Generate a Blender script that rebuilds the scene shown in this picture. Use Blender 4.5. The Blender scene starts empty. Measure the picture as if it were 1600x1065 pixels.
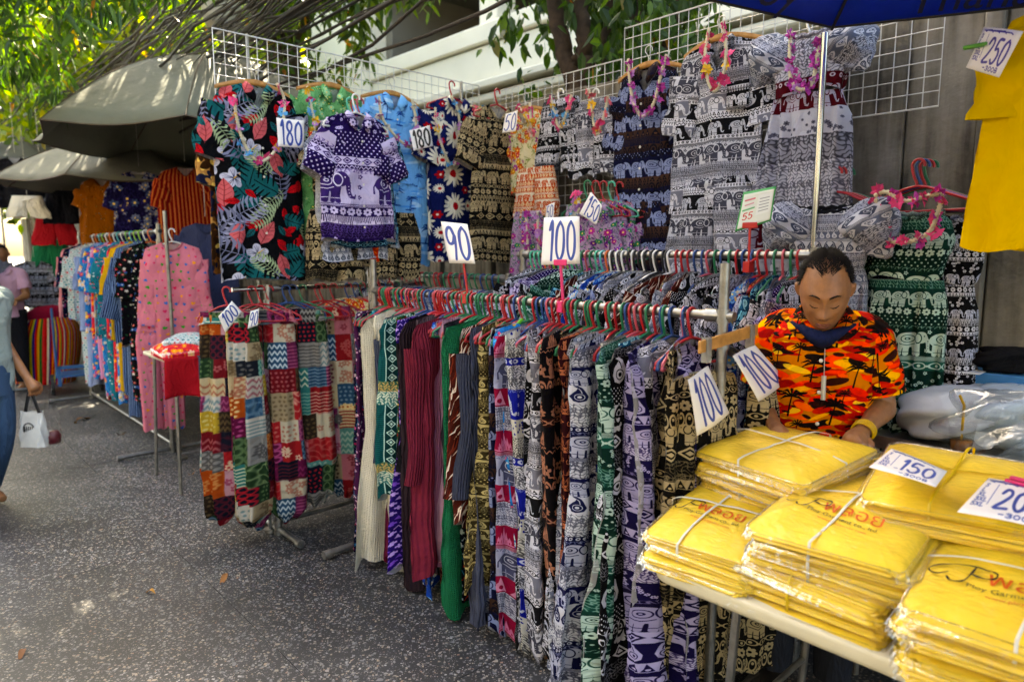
import bpy, math, random
import numpy as np
from mathutils import Vector, Matrix
sc = bpy.context.scene
col = sc.collection
R_ = math.radians
# ------------------------------------------------------------------ camera, sky, sun, exposure
H_EYE, F_PX, PITCH = 1.65, 1062.0, R_(7.3)
cam_d = bpy.data.cameras.new('camera'); cam = bpy.data.objects.new('camera', cam_d); col.objects.link(cam)
cam.location = (0, 0, H_EYE); cam.rotation_euler = (math.pi/2-PITCH, 0, 0)
cam_d.sensor_width = 36; cam_d.lens = F_PX/1600*36; cam_d.clip_start = .05; cam_d.clip_end = 2000
cam_d.dof.use_dof = True; cam_d.dof.focus_distance = 2.7; cam_d.dof.aperture_fstop = 2.2
sc.camera = cam
SUN_AZ, SUN_EL = R_(-4), R_(47)          # azimuth measured from straight ahead (+Y), positive to the right
sd = Vector((math.sin(SUN_AZ)*math.cos(SUN_EL), math.cos(SUN_AZ)*math.cos(SUN_EL), math.sin(SUN_EL)))
w = bpy.data.worlds.new('World'); sc.world = w; w.use_nodes = True
nt = w.node_tree; nt.nodes.clear()
sky = nt.nodes.new('ShaderNodeTexSky'); sky.sky_type = 'NISHITA'; sky.sun_disc = False
sky.sun_elevation = SUN_EL; sky.sun_rotation = SUN_AZ; sky.air_density = 1.0; sky.dust_density = 5.0; sky.ozone_density = .6; sky.altitude = 20
bgn = nt.nodes.new('ShaderNodeBackground'); bgn.inputs['Strength'].default_value = .12
wo = nt.nodes.new('ShaderNodeOutputWorld'); nt.links.new(sky.outputs[0], bgn.inputs[0]); nt.links.new(bgn.outputs[0], wo.inputs[0])
sun_d = bpy.data.lights.new('sun', 'SUN'); sun_d.energy = 4.2; sun_d.angle = R_(.5); sun_d.color = (1, .93, .82)
sun = bpy.data.objects.new('sun', sun_d); col.objects.link(sun); sun.location = sd*40
sun.rotation_euler = sd.to_track_quat('Z', 'Y').to_euler()
vs = sc.view_settings; vs.view_transform = 'Standard'; vs.look = 'None'; vs.gamma = 1; vs.use_curve_mapping = False; vs.exposure = 3.55; vs.use_white_balance = True; vs.white_balance_temperature = 8100; vs.white_balance_tint = 6
sc.render.engine = 'CYCLES'; cy = sc.cycles
cy.use_denoising = True; cy.max_bounces = 7; cy.diffuse_bounces = 3; cy.glossy_bounces = 3; cy.transmission_bounces = 6; cy.transparent_max_bounces = 8
cy.use_adaptive_sampling = True; cy.adaptive_threshold = .02; cy.sample_clamp_indirect = 6; cy.caustics_reflective = False; cy.caustics_refractive = False

# ------------------------------------------------------------------ street frame: U runs up the street, V runs from the street to the wall
A43 = R_(43)
U = np.array([-math.sin(A43), math.cos(A43), 0.]); V = np.array([math.cos(A43), math.sin(A43), 0.]); Z = np.array([0, 0, 1.])
CP, SP = math.cos(PITCH), math.sin(PITCH)
def ray(px, py):
    a, b = (px-800)/F_PX, (532.5-py)/F_PX
    return np.array([a, CP+b*SP, -SP+b*CP])
EYE = np.array([0, 0, H_EYE])
def at_y(px, py, y): d = ray(px, py); return EYE+d*(y/d[1])
def on_d(px, py, D): d = ray(px, py); return EYE+d*(D/(d@V))
def on_u(px, py, u): d = ray(px, py); return EYE+d*(u/(d@U))
def on_z(px, py, z=0.): d = ray(px, py); return EYE+d*((z-H_EYE)/d[2])
def uv(u, d, z=0.): return U*u+V*d+Z*z
ROT_U = math.atan2(V[1], V[0])            # turns local x onto V: a garment turned like this shows its front (-y) towards -U
ROT_V = math.atan2(-U[1], -U[0])          # local x onto -U: its front (-y) looks out at the street

# ------------------------------------------------------------------ objects
def tag(o, label=None, cat=None, group=None, kind=None):
    if label: o['label'] = label
    if cat: o['category'] = cat
    if group: o['group'] = group
    if kind: o['kind'] = kind
    return o
def thing(name, label, cat, loc=(0, 0, 0), rz=0, group=None, rot=None):
    o = bpy.data.objects.new(name, None); col.objects.link(o); o.empty_display_size = .05
    o.location = Vector(loc); o.rotation_euler = rot if rot is not None else (0, 0, rz)
    return tag(o, label, cat, group)
def link(name, me, parent=None, loc=None, rz=None, rot=None, scale=None):
    o = bpy.data.objects.new(name, me); col.objects.link(o)
    if parent is not None: o.parent = parent
    if loc is not None: o.location = Vector(loc)
    if rz is not None: o.rotation_euler = (0, 0, rz)
    if rot is not None: o.rotation_euler = rot
    if scale is not None: o.scale = scale
    return o
class MB:
    """collects vertices, faces and uvs for one mesh"""
    def __init__(s): s.v = []; s.f = []; s.uv = []; s.n = 0; s.fm = []
    def add(s, P, F, UV=None, mi=0):
        P = np.asarray(P, float).reshape(-1, 3)
        s.v.append(P); s.uv.append(np.zeros((len(P), 2)) if UV is None else np.asarray(UV, float).reshape(-1, 2))
        n = s.n
        for f in F: s.f.append(tuple(int(i)+n for i in f)); s.fm.append(mi)
        s.n += len(P); return s
    def grid(s, P, UV=None, mi=0, flip=False):
        r, c = P.shape[:2]; i = np.arange(r*c).reshape(r, c)
        q = np.stack([i[:-1, :-1], i[:-1, 1:], i[1:, 1:], i[1:, :-1]], -1).reshape(-1, 4)
        if flip: q = q[:, ::-1]
        return s.add(P.reshape(-1, 3), q.tolist(), None if UV is None else UV.reshape(-1, 2), mi)
    def box(s, x0, x1, y0, y1, z0, z1, mi=0, M=None):
        P = np.array([[x, y, z] for z in (z0, z1) for y in (y0, y1) for x in (x0, x1)], float)
        if M is not None: P = P@np.asarray(M)[:3, :3].T+np.asarray(M)[:3, 3]
        return s.add(P, [(0, 2, 3, 1), (4, 5, 7, 6), (0, 1, 5, 4), (2, 6, 7, 3), (0, 4, 6, 2), (1, 3, 7, 5)], np.tile([[0, 0], [1, 0], [0, 1], [1, 1]], (2, 1)), mi)
    def tube(s, pts, r, n=8, cap=True, mi=0, up=None):
        pts = np.asarray(pts, float); m = len(pts); r = np.broadcast_to(np.asarray(r, float), (m,))
        T = np.gradient(pts, axis=0); T /= np.linalg.norm(T, axis=1)[:, None]+1e-12
        a = np.array([0, 0, 1.]) if up is None else np.asarray(up, float)
        if abs(T[0]@a) > .9: a = np.array([1., 0, 0])
        N = np.cross(T[0], a); N /= np.linalg.norm(N); Ns = []
        for k in range(m):
            N = N-T[k]*(N@T[k]); N /= np.linalg.norm(N)+1e-12; Ns.append(N.copy())
        Ns = np.array(Ns); B = np.cross(T, Ns); an = np.linspace(0, 2*math.pi, n+1)
        P = pts[:, None]+r[:, None, None]*(np.cos(an)[None, :, None]*Ns[:, None]+np.sin(an)[None, :, None]*B[:, None])
        L = np.concatenate([[0], np.cumsum(np.linalg.norm(np.diff(pts, axis=0), axis=1))])
        UVs = np.stack(np.broadcast_arrays(an[None]/(2*math.pi), L[:, None]), -1)
        s.grid(P, UVs, mi)
        if cap:
            for k, o in ((0, 1), (m-1, -1)):
                ring = P[k][:-1]; s.add(ring, [tuple(range(n))[::o]], None, mi)
        return s
    def lathe(s, prof, n=16, c=(0, 0, 0), mi=0):
        prof = np.asarray(prof, float); an = np.linspace(0, 2*math.pi, n+1)
        P = np.stack([prof[:, 0][:, None]*np.cos(an)+c[0], prof[:, 0][:, None]*np.sin(an)+c[1], np.broadcast_to(prof[:, 1][:, None]+c[2], (len(prof), n+1))], -1)
        return s.grid(P, np.stack(np.broadcast_arrays(an[None]/(2*math.pi), np.linspace(0, 1, len(prof))[:, None]), -1), mi)
    def mesh(s, name, mats, smooth=True):
        me = bpy.data.meshes.new(name); Vv = np.concatenate(s.v); Uv = np.concatenate(s.uv)
        me.from_pydata(Vv.tolist(), [], s.f)
        ul = me.uv_layers.new(name='UVMap'); li = np.empty(len(me.loops), np.int32); me.loops.foreach_get('vertex_index', li)
        ul.data.foreach_set('uv', Uv[li].astype(np.float32).ravel())
        for m in (mats if isinstance(mats, (list, tuple)) else [mats]): me.materials.append(m)
        if any(s.fm): me.polygons.foreach_set('material_index', np.array(s.fm, np.int32))
        me.polygons.foreach_set('use_smooth', np.full(len(me.polygons), smooth)); me.update()
        return me
    def build(s, name, mats, parent=None, smooth=True, loc=None, rz=None, rot=None):
        return link(name, s.mesh(name, mats, smooth), parent, loc, rz, rot)
def spline(pts, n):
    """Catmull-Rom through pts"""
    p = np.asarray(pts, float); p = np.vstack([2*p[0]-p[1], p, 2*p[-1]-p[-2]]); m = len(p)-3; out = []
    for t in np.linspace(0, m-1e-6, n):
        k = int(t); q = t-k; a, b, c, d = p[k:k+4]
        out.append(.5*((2*b)+(-a+c)*q+(2*a-5*b+4*c-d)*q*q+(-a+3*b-3*c+d)*q**3))
    return np.array(out)
def bevel(o, wd=.004, seg=2):
    m = o.modifiers.new('bevel', 'BEVEL'); m.width = wd; m.segments = seg; m.limit_method = 'ANGLE'; return o

# ------------------------------------------------------------------ materials
MATS = {}
def nodes_mat(name):
    m = bpy.data.materials.new(name); m.use_nodes = True; nt = m.node_tree
    return m, nt, nt.nodes['Principled BSDF']
def lin(c):
    c = C_(c); return tuple(float(x/12.92 if x <= .04045 else ((x+.055)/1.055)**2.4) for x in c)
def N_(nt, t, **kw):
    n = nt.nodes.new(t)
    for k, v in kw.items(): setattr(n, k, v)
    return n
def mat(name, c, rough=.6, metal=0., var=.12, vscale=8., bump=0., bscale=60., coat=0., sheen=0., trans=0., spec=.5, c2=None, coord='Object', alpha=1.):
    """plain surface: colour mottled by noise, fine relief"""
    if name in MATS: return MATS[name]
    m, nt, b = nodes_mat(name); L = nt.links.new; c = lin(c) if isinstance(c, str) else tuple(c)
    tc = N_(nt, 'ShaderNodeTexCoord'); nz = N_(nt, 'ShaderNodeTexNoise'); nz.inputs['Scale'].default_value = vscale; nz.inputs['Detail'].default_value = 6; nz.inputs['Roughness'].default_value = .6
    L(tc.outputs[coord], nz.inputs['Vector'])
    mx = N_(nt, 'ShaderNodeMix', data_type='RGBA'); lo = tuple(x*(1-var) for x in c); hi = tuple(min(1, x*(1+var)) for x in c)
    if c2 is not None: hi = lin(c2) if isinstance(c2, str) else tuple(c2)
    mr = N_(nt, 'ShaderNodeMapRange'); mr.inputs[1].default_value = .32; mr.inputs[2].default_value = .68; L(nz.outputs[0], mr.inputs[0]); L(mr.outputs[0], mx.inputs[0])
    mx.inputs[6].default_value = (*lo, 1); mx.inputs[7].default_value = (*hi, 1); L(mx.outputs[2], b.inputs['Base Color'])
    b.inputs['Roughness'].default_value = rough; b.inputs['Metallic'].default_value = metal; b.inputs['Specular IOR Level'].default_value = spec
    b.inputs['Coat Weight'].default_value = coat; b.inputs['Coat Roughness'].default_value = .12; b.inputs['Sheen Weight'].default_value = sheen
    b.inputs['Transmission Weight'].default_value = trans
    if alpha < 1: b.inputs['Alpha'].default_value = alpha
    if bump:
        n2 = N_(nt, 'ShaderNodeTexNoise'); n2.inputs['Scale'].default_value = bscale; n2.inputs['Detail'].default_value = 4; L(tc.outputs[coord], n2.inputs['Vector'])
        bp = N_(nt, 'ShaderNodeBump'); bp.inputs['Strength'].default_value = bump; bp.inputs['Distance'].default_value = .01; L(n2.outputs[0], bp.inputs['Height']); L(bp.outputs[0], b.inputs['Normal'])
    MATS[name] = m; return m
def make_image(name, a):
    h, wd = a.shape[:2]; im = bpy.data.images.new(name, wd, h); px = np.ones((h, wd, 4), np.float32); px[..., :3] = np.clip(a, 0, 1)
    im.pixels.foreach_set(px.ravel()); im.pack(); return im
def cloth_finish(nt, b, uvout, rib=0., knit=0., wr=.35):
    L = nt.links.new
    n1 = N_(nt, 'ShaderNodeTexNoise'); n1.inputs['Scale'].default_value = 11; n1.inputs['Detail'].default_value = 6; n1.inputs['Roughness'].default_value = .5; n1.inputs['Distortion'].default_value = 1.6
    mpw = N_(nt, 'ShaderNodeMapping'); mpw.inputs['Scale'].default_value = (1.3, .7, 1); L(uvout, mpw.inputs['Vector']); L(mpw.outputs[0], n1.inputs['Vector'])
    bp = N_(nt, 'ShaderNodeBump'); bp.inputs['Strength'].default_value = wr*1.7; bp.inputs['Distance'].default_value = .04; L(n1.outputs[0], bp.inputs['Height'])
    last = bp
    if rib or knit:
        wv = N_(nt, 'ShaderNodeTexWave', wave_type='BANDS', bands_direction='X'); wv.inputs['Scale'].default_value = (rib or knit); wv.inputs['Distortion'].default_value = .6; L(uvout, wv.inputs['Vector']); hsrc = wv.outputs[1]
        if knit:
            w2 = N_(nt, 'ShaderNodeTexWave', wave_type='BANDS', bands_direction='Y'); w2.inputs['Scale'].default_value = knit; L(uvout, w2.inputs['Vector'])
            mm = N_(nt, 'ShaderNodeMath', operation='MULTIPLY'); L(wv.outputs[1], mm.inputs[0]); L(w2.outputs[1], mm.inputs[1]); hsrc = mm.outputs[0]
        b2 = N_(nt, 'ShaderNodeBump'); b2.inputs['Strength'].default_value = .8; b2.inputs['Distance'].default_value = .012; L(hsrc, b2.inputs['Height']); L(bp.outputs[0], b2.inputs['Normal']); last = b2
    L(last.outputs[0], b.inputs['Normal'])
    b.inputs['Roughness'].default_value = .88; b.inputs['Specular IOR Level'].default_value = .1
def deepen_print(a):
    # prints darkened and saturated: scene contrast put into their colours
    g = a.mean(-1, keepdims=True); a = np.clip(g+(a-g)*1.22, 0, 1); return a**1.42
def fabric(pname, off=None, wid=None):
    """printed cloth; off fixes where the print sits, else every garment is cut differently from the bolt"""
    key = pname if off is None else '%s_%s' % (pname, off)
    if key in MATS: return MATS[key]
    a, w0 = PRINTS[pname]; wid = wid or w0; asp = a.shape[0]/a.shape[1]
    m, nt, b = nodes_mat('cloth_'+pname); L = nt.links.new
    uvn = N_(nt, 'ShaderNodeUVMap'); mp = N_(nt, 'ShaderNodeMapping'); mp.inputs['Scale'].default_value = (1/wid, 1/(wid*asp), 1); L(uvn.outputs[0], mp.inputs['Vector'])
    oi = N_(nt, 'ShaderNodeObjectInfo'); cx = N_(nt, 'ShaderNodeCombineXYZ'); ml = N_(nt, 'ShaderNodeMath', operation='MULTIPLY'); ml.inputs[1].default_value = 7.3
    L(oi.outputs['Random'], ml.inputs[0]); L(ml.outputs[0], cx.inputs[0]); L(oi.outputs['Random'], cx.inputs[1])
    if off is None: L(cx.outputs[0], mp.inputs['Location'])
    else: mp.inputs['Location'].default_value = (*off, 0)
    ti = N_(nt, 'ShaderNodeTexImage', interpolation='Cubic'); ti.image = bpy.data.images.get(pname) or make_image(pname, deepen_print(a)); L(mp.outputs[0], ti.inputs[0])
    # printed cotton is paler on its reverse
    ge = N_(nt, 'ShaderNodeNewGeometry'); bk = N_(nt, 'ShaderNodeMath', operation='MULTIPLY'); bk.inputs[1].default_value = .55; L(ge.outputs['Backfacing'], bk.inputs[0])
    mx = N_(nt, 'ShaderNodeMix', data_type='RGBA'); L(bk.outputs[0], mx.inputs[0]); L(ti.outputs[0], mx.inputs[6]); mx.inputs[7].default_value = (.42, .41, .4, 1); L(mx.outputs[2], b.inputs['Base Color'])
    cloth_finish(nt, b, uvn.outputs[0]); MATS[key] = m; return m
def plain(c, rib=0., knit=0., name=None, wr=.35):
    """plain dyed cloth, ribbed or waffle knit if asked"""
    k = name or 'cloth_%s_%d_%d' % (c.lstrip('#'), rib, knit)
    if k in MATS: return MATS[k]
    m, nt, b = nodes_mat(k); L = nt.links.new; uvn = N_(nt, 'ShaderNodeUVMap'); cc = lin(c)
    nz = N_(nt, 'ShaderNodeTexNoise'); nz.inputs['Scale'].default_value = 9; nz.inputs['Detail'].default_value = 8; L(uvn.outputs[0], nz.inputs['Vector'])
    mx = N_(nt, 'ShaderNodeMix', data_type='RGBA'); mx.inputs[6].default_value = (*[x*.86 for x in cc], 1); mx.inputs[7].default_value = (*[min(1, x*1.12) for x in cc], 1); L(nz.outputs[0], mx.inputs[0]); L(mx.outputs[2], b.inputs['Base Color'])
    cloth_finish(nt, b, uvn.outputs[0], rib, knit, wr); MATS[k] = m; return m
# ------------------------------------------------------------------ cloth prints, computed stroke by stroke
def hexc(h):
    h = h.lstrip('#'); return np.array([int(h[i:i+2], 16)/255.0 for i in (0, 2, 4)], np.float32)
def C_(c): return hexc(c) if isinstance(c, str) else np.asarray(c, np.float32)
class Canvas:
    """A tile of cloth, unit square, wraps at its edges; x right, y up."""
    def __init__(s, N, bg, M=None, wrap=True):
        s.N = N; s.M = M or N; s.wrap = wrap
        s.asp = s.M/s.N                      # height of the tile when its width is 1
        s.a = np.empty((s.M, N, 3), np.float32); s.a[:] = C_(bg)
    def _draw(s, fn, x0, y0, x1, y1, col, alpha=1.0, soft=1.0):
        N, M = s.N, s.M; col = C_(col)
        pad = 2.0/N; x0 -= pad; y0 -= pad; x1 += pad; y1 += pad
        xs = (-1, 0, 1) if s.wrap else (0,); ys = xs
        for ox in xs:
            if x1+ox < 0 or x0+ox > 1: continue
            for oy in ys:
                oyy = oy*s.asp
                if y1+oyy < 0 or y0+oyy > s.asp: continue
                i0 = max(0, int((x0+ox)*N)); i1 = min(N, int((x1+ox)*N)+1)
                j0 = max(0, int((y0+oyy)*N)); j1 = min(M, int((y1+oyy)*N)+1)
                if i1 <= i0 or j1 <= j0: continue
                X = (np.arange(i0, i1, dtype=np.float32)+.5)/N-ox
                Y = (np.arange(j0, j1, dtype=np.float32)+.5)/N-oyy
                X, Y = np.meshgrid(X, Y)
                d = fn(X, Y)
                cov = (np.clip(.5-d*N/soft, 0, 1)*alpha)[..., None]
                R = s.a[j0:j1, i0:i1]
                R *= (1-cov); R += cov*col
    def ell(s, x, y, rx, ry, col, ang=0, alpha=1):
        r = max(rx, ry); ca, sa = math.cos(ang), math.sin(ang)
        def f(X, Y):
            u = (X-x)*ca+(Y-y)*sa; v = -(X-x)*sa+(Y-y)*ca
            return (np.sqrt((u/rx)**2+(v/ry)**2)-1)*min(rx, ry)
        s._draw(f, x-r, y-r, x+r, y+r, col, alpha)
    def ring(s, x, y, rx, ry, w, col, ang=0):
        r = max(rx, ry)+w; ca, sa = math.cos(ang), math.sin(ang)
        def f(X, Y):
            u = (X-x)*ca+(Y-y)*sa; v = -(X-x)*sa+(Y-y)*ca
            return abs((np.sqrt((u/rx)**2+(v/ry)**2)-1)*min(rx, ry))-w/2
        s._draw(f, x-r, y-r, x+r, y+r, col)
    def stroke(s, pts, w, col, alpha=1):
        pts = np.asarray(pts, np.float32); ws = np.broadcast_to(np.asarray(w, np.float32), (len(pts),))
        m = ws.max()
        def f(X, Y):
            D = None
            for k in range(len(pts)-1):
                a, b = pts[k], pts[k+1]; bx, by = b-a; L = bx*bx+by*by+1e-9
                t = np.clip(((X-a[0])*bx+(Y-a[1])*by)/L, 0, 1)
                d = np.hypot(X-a[0]-t*bx, Y-a[1]-t*by)-(ws[k]+(ws[k+1]-ws[k])*t)/2
                D = d if D is None else np.minimum(D, d)
            return D
        s._draw(f, pts[:, 0].min()-m, pts[:, 1].min()-m, pts[:, 0].max()+m, pts[:, 1].max()+m, col, alpha)
    def poly(s, pts, col, alpha=1):
        pts = np.asarray(pts, np.float32)
        def f(X, Y):
            ins = np.zeros(X.shape, bool); D = np.full(X.shape, 1e9, np.float32)
            for k in range(len(pts)):
                a, b = pts[k-1], pts[k]; bx, by = b-a; L = bx*bx+by*by+1e-9
                t = np.clip(((X-a[0])*bx+(Y-a[1])*by)/L, 0, 1)
                D = np.minimum(D, np.hypot(X-a[0]-t*bx, Y-a[1]-t*by))
                c = ((a[1] > Y) != (b[1] > Y)) & (X < (b[0]-a[0])*(Y-a[1])/((b[1]-a[1]) if abs(b[1]-a[1]) > 1e-9 else 1e-9)+a[0])
                ins ^= c
            return np.where(ins, -D, D)
        s._draw(f, pts[:, 0].min(), pts[:, 1].min(), pts[:, 0].max(), pts[:, 1].max(), col, alpha)
    def rect(s, x0, y0, x1, y1, col, alpha=1):
        s._draw(lambda X, Y: np.maximum(abs(X-(x0+x1)/2)-(x1-x0)/2, abs(Y-(y0+y1)/2)-(y1-y0)/2), x0, y0, x1, y1, col, alpha)
    def field(s, fn, x0, y0, x1, y1, col, soft=3):
        """fn(X,Y) in roughly [-1,1]; ink where it is negative"""
        s._draw(lambda X, Y: np.maximum(fn(X, Y)*.01, np.maximum(abs(X-(x0+x1)/2)-(x1-x0)/2, abs(Y-(y0+y1)/2)-(y1-y0)/2)), x0, y0, x1, y1, col, 1, soft)

def xf(pts, x, y, s, flip=1, ang=0):
    ca, sa = math.cos(ang), math.sin(ang)
    return [(x+(px*flip*ca-py*sa)*s, y+(px*flip*sa+py*ca)*s) for px, py in pts]
def elephant(c, x, y, s, flip, fill, line, rich=True):
    e = lambda a, b, rx, ry, col, ang=0: c.ell(x+a*s*flip, y+b*s, rx*s, ry*s, col, ang*flip)
    S = lambda pts, w, col: c.stroke(xf(pts, x, y, s, flip), np.asarray(w)*s, col)
    for lx in (-.3, -.13, .09, .24):
        S([(lx*.9, .42), (lx, .22), (lx*1.03, .05)], [.2, .15, .15], fill)
    e(-.06, .56, .4, .27, fill); e(.34, .66, .2, .21, fill)
    S([(.46, .66), (.56, .48), (.57, .3), (.6, .17), (.69, .14), (.74, .22)], [.2, .13, .1, .085, .07, .05], fill)
    S([(-.42, .62), (-.5, .48), (-.5, .3)], [.05, .035, .05], fill)
    if rich:
        c.ring(x+.23*s*flip, y+.63*s, .12*s, .17*s, .03*s, line)
        e(.43, .71, .022, .022, line)
        S([(.5, .55), (.62, .56)], [.05, .02], fill)
        c.ring(x-.1*s*flip, y+.6*s, .17*s, .13*s, .022*s, line); e(-.1, .6, .07, .05, line); e(-.1, .6, .035, .025, fill)
        S([(-.33, .42), (-.1, .36), (.1, .42)], .022, line)
        for lx in (-.3, -.13, .09, .24): S([(lx-.06, .12), (lx+.06, .12)], .02, line)
        for k in range(4): e(.57+.005*k, .46-.09*k, .018, .012, line)
def flower(c, x, y, r, n, col, mid, ang=0, w=.42):
    for k in range(n):
        a = ang+2*math.pi*k/n
        c.ell(x+math.cos(a)*r*.6, y+math.sin(a)*r*.6, r*.42, r*w*.75, col, a)
    c.ell(x, y, r*.26, r*.26, mid)
def paisley(c, x, y, s, flip, fill, line):
    pts = [(0, -.5), (.28, -.42), (.4, -.15), (.3, .1), (.12, .28), (.02, .46), (.2, .56), (.05, .62), (-.14, .48), (-.26, .2), (-.38, -.1), (-.3, -.38)]
    c.poly(xf(pts, x, y, s, flip), fill)
    c.ring(x, y-.14*s, .2*s, .2*s, .04*s, line); c.ell(x, y-.14*s, .09*s, .09*s, line)
    c.stroke(xf([(-.1, .12), (-.06, .32), (.0, .42)], x, y, s, flip), .04*s, line)
def castle(c, x, y, s, col, line):
    for dx, h, w in ((-.3, .45, .13), (-.16, .7, .14), (0, 1, .17), (.16, .7, .14), (.3, .45, .13)):
        c.rect(x+(dx-w/2)*s, y, x+(dx+w/2)*s, y+h*.45*s, col)
        c.poly([(x+(dx-w*.62)*s, y+h*.42*s), (x+(dx+w*.62)*s, y+h*.42*s), (x+dx*s, y+h*s)], col)
        c.stroke([(x+dx*s, y), (x+dx*s, y+h*.34*s)], .035*s, line)
    c.rect(x-.48*s, y, x+.48*s, y+.07*s, col)
def cat(c, x, y, s, flip, col, line):
    c.ell(x, y+.3*s, .22*s, .32*s, col); c.ell(x, y+.72*s, .24*s, .19*s, col)
    for k in (-1, 1):
        c.poly([(x+k*.08*s, y+.82*s), (x+k*.24*s, y+.76*s), (x+k*.23*s, y+1.06*s)], col)
        c.ell(x+k*.09*s, y+.74*s, .035*s, .03*s, line)
        c.ell(x+k*.16*s, y+.05*s, .1*s, .06*s, col)
    c.stroke([(x-.05*s, y+.63*s), (x, y+.66*s), (x+.05*s, y+.63*s)], .025*s, line)
    c.stroke(xf([(.2, .1), (.42, .12), (.46, .4), (.36, .5)], x, y, s, flip), .07*s, col)
    c.stroke([(x, y+.1*s), (x, y+.4*s)], .03*s, line)
def palmleaf(c, x, y, s, ang, col, n=9, w=.34, stem=None):
    d = np.array([math.cos(ang), math.sin(ang)]); q = np.array([-d[1], d[0]]); o = np.array([x, y])
    for k in range(n):
        t = -.45+.95*k/(n-1); L = w*s*math.sqrt(max(.05, 1-(t/.56)**2))*1.15
        for sd in (-1, 1):
            a = o+d*s*t; b = a+(q*sd*.9+d*.55)*L; m = a+(q*sd*.55+d*.15)*L
            c.stroke([a, m, b], [.014*s, .085*s, .014*s], col)
    c.stroke([o-d*s*.55, o+d*s*.5], [.03*s, .014*s], stem or col)
def broadleaf(c, x, y, s, ang, col, vein, w=.26):
    d = np.array([math.cos(ang), math.sin(ang)]); q = np.array([-d[1], d[0]]); o = np.array([x, y])
    prof = [(-.5, .02), (-.3, .75), (-.05, 1), (.2, .75), (.4, .3), (.52, .0)]
    pts = [o+d*s*t+q*s*w*k for t, k in prof]+[o+d*s*t-q*s*w*k for t, k in prof[::-1]]
    c.poly(pts, col)
    c.stroke([o-d*s*.55, o+d*s*.48], .025*s, vein)
    for t in (-.3, -.12, .06, .22):
        for sd in (-1, 1): c.stroke([o+d*s*t, o+d*s*(t+.14)+q*sd*s*w*.7], .014*s, vein)
def monstera(c, x, y, s, ang, col, bg):
    d = np.array([math.cos(ang), math.sin(ang)]); q = np.array([-d[1], d[0]]); o = np.array([x, y])
    c.ell(x, y, .5*s, .4*s, col, ang)
    for sd in (-1, 1):
        for t in (-.25, -.05, .15, .32):
            c.stroke([o+d*s*t+q*sd*s*.14, o+d*s*(t+.12)+q*sd*s*.48], [.03*s, .1*s], bg)
    c.stroke([o-d*s*.7, o+d*s*.4], .03*s, bg)
def hibiscus(c, x, y, r, col, line, mid):
    for k in range(5):
        a = .4+2*math.pi*k/5
        c.ell(x+math.cos(a)*r*.55, y+math.sin(a)*r*.55, r*.48, r*.36, col, a)
    for k in range(5):
        a = .4+2*math.pi*k/5
        for da in (-.25, 0, .25): c.stroke([(x, y), (x+math.cos(a+da)*r*.8, y+math.sin(a+da)*r*.8)], [.06*r, .015*r], line)
    c.stroke([(x, y), (x+r*.6, y+r*.5)], [.1*r, .05*r], mid)
def palmtree(c, x, y, s, col):
    c.stroke([(x, y), (x+.04*s, y+.35*s), (x+.1*s, y+.7*s)], [.06*s, .045*s, .035*s], col)
    tx, ty = x+.1*s, y+.7*s
    for a in (-.3, .25, .9, 1.6, 2.3, 2.95, 3.5):
        ex, ey = math.cos(a), math.sin(a)
        c.stroke([(tx, ty), (tx+ex*.2*s, ty+ey*.2*s+.05*s), (tx+ex*.4*s, ty+ey*.28*s-.06*s)], [.03*s, .08*s, .01*s], col)
def heart(c, x, y, s, col, ang=0):
    pts = [(0, -.5), (.42, -.02), (.46, .26), (.3, .44), (.12, .42), (0, .24), (-.12, .42), (-.3, .44), (-.46, .26), (-.42, -.02)]
    c.poly(xf(pts, x, y, s, 1, ang), col)
def scroll(c, x0, y0, x1, y1, col, k=1.0, ph=0.0):
    w = 2*math.pi
    def f(X, Y):
        a = np.sin(w*4*k*X+2.2*np.sin(w*3*k*Y+ph)+ph); b = np.sin(w*5*k*Y+2.0*np.sin(w*4*k*X-ph))
        return abs(a+b*.9+.35*np.sin(w*9*k*(X+Y)))-.42
    c.field(f, x0, y0, x1, y1, col, soft=4)
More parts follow.
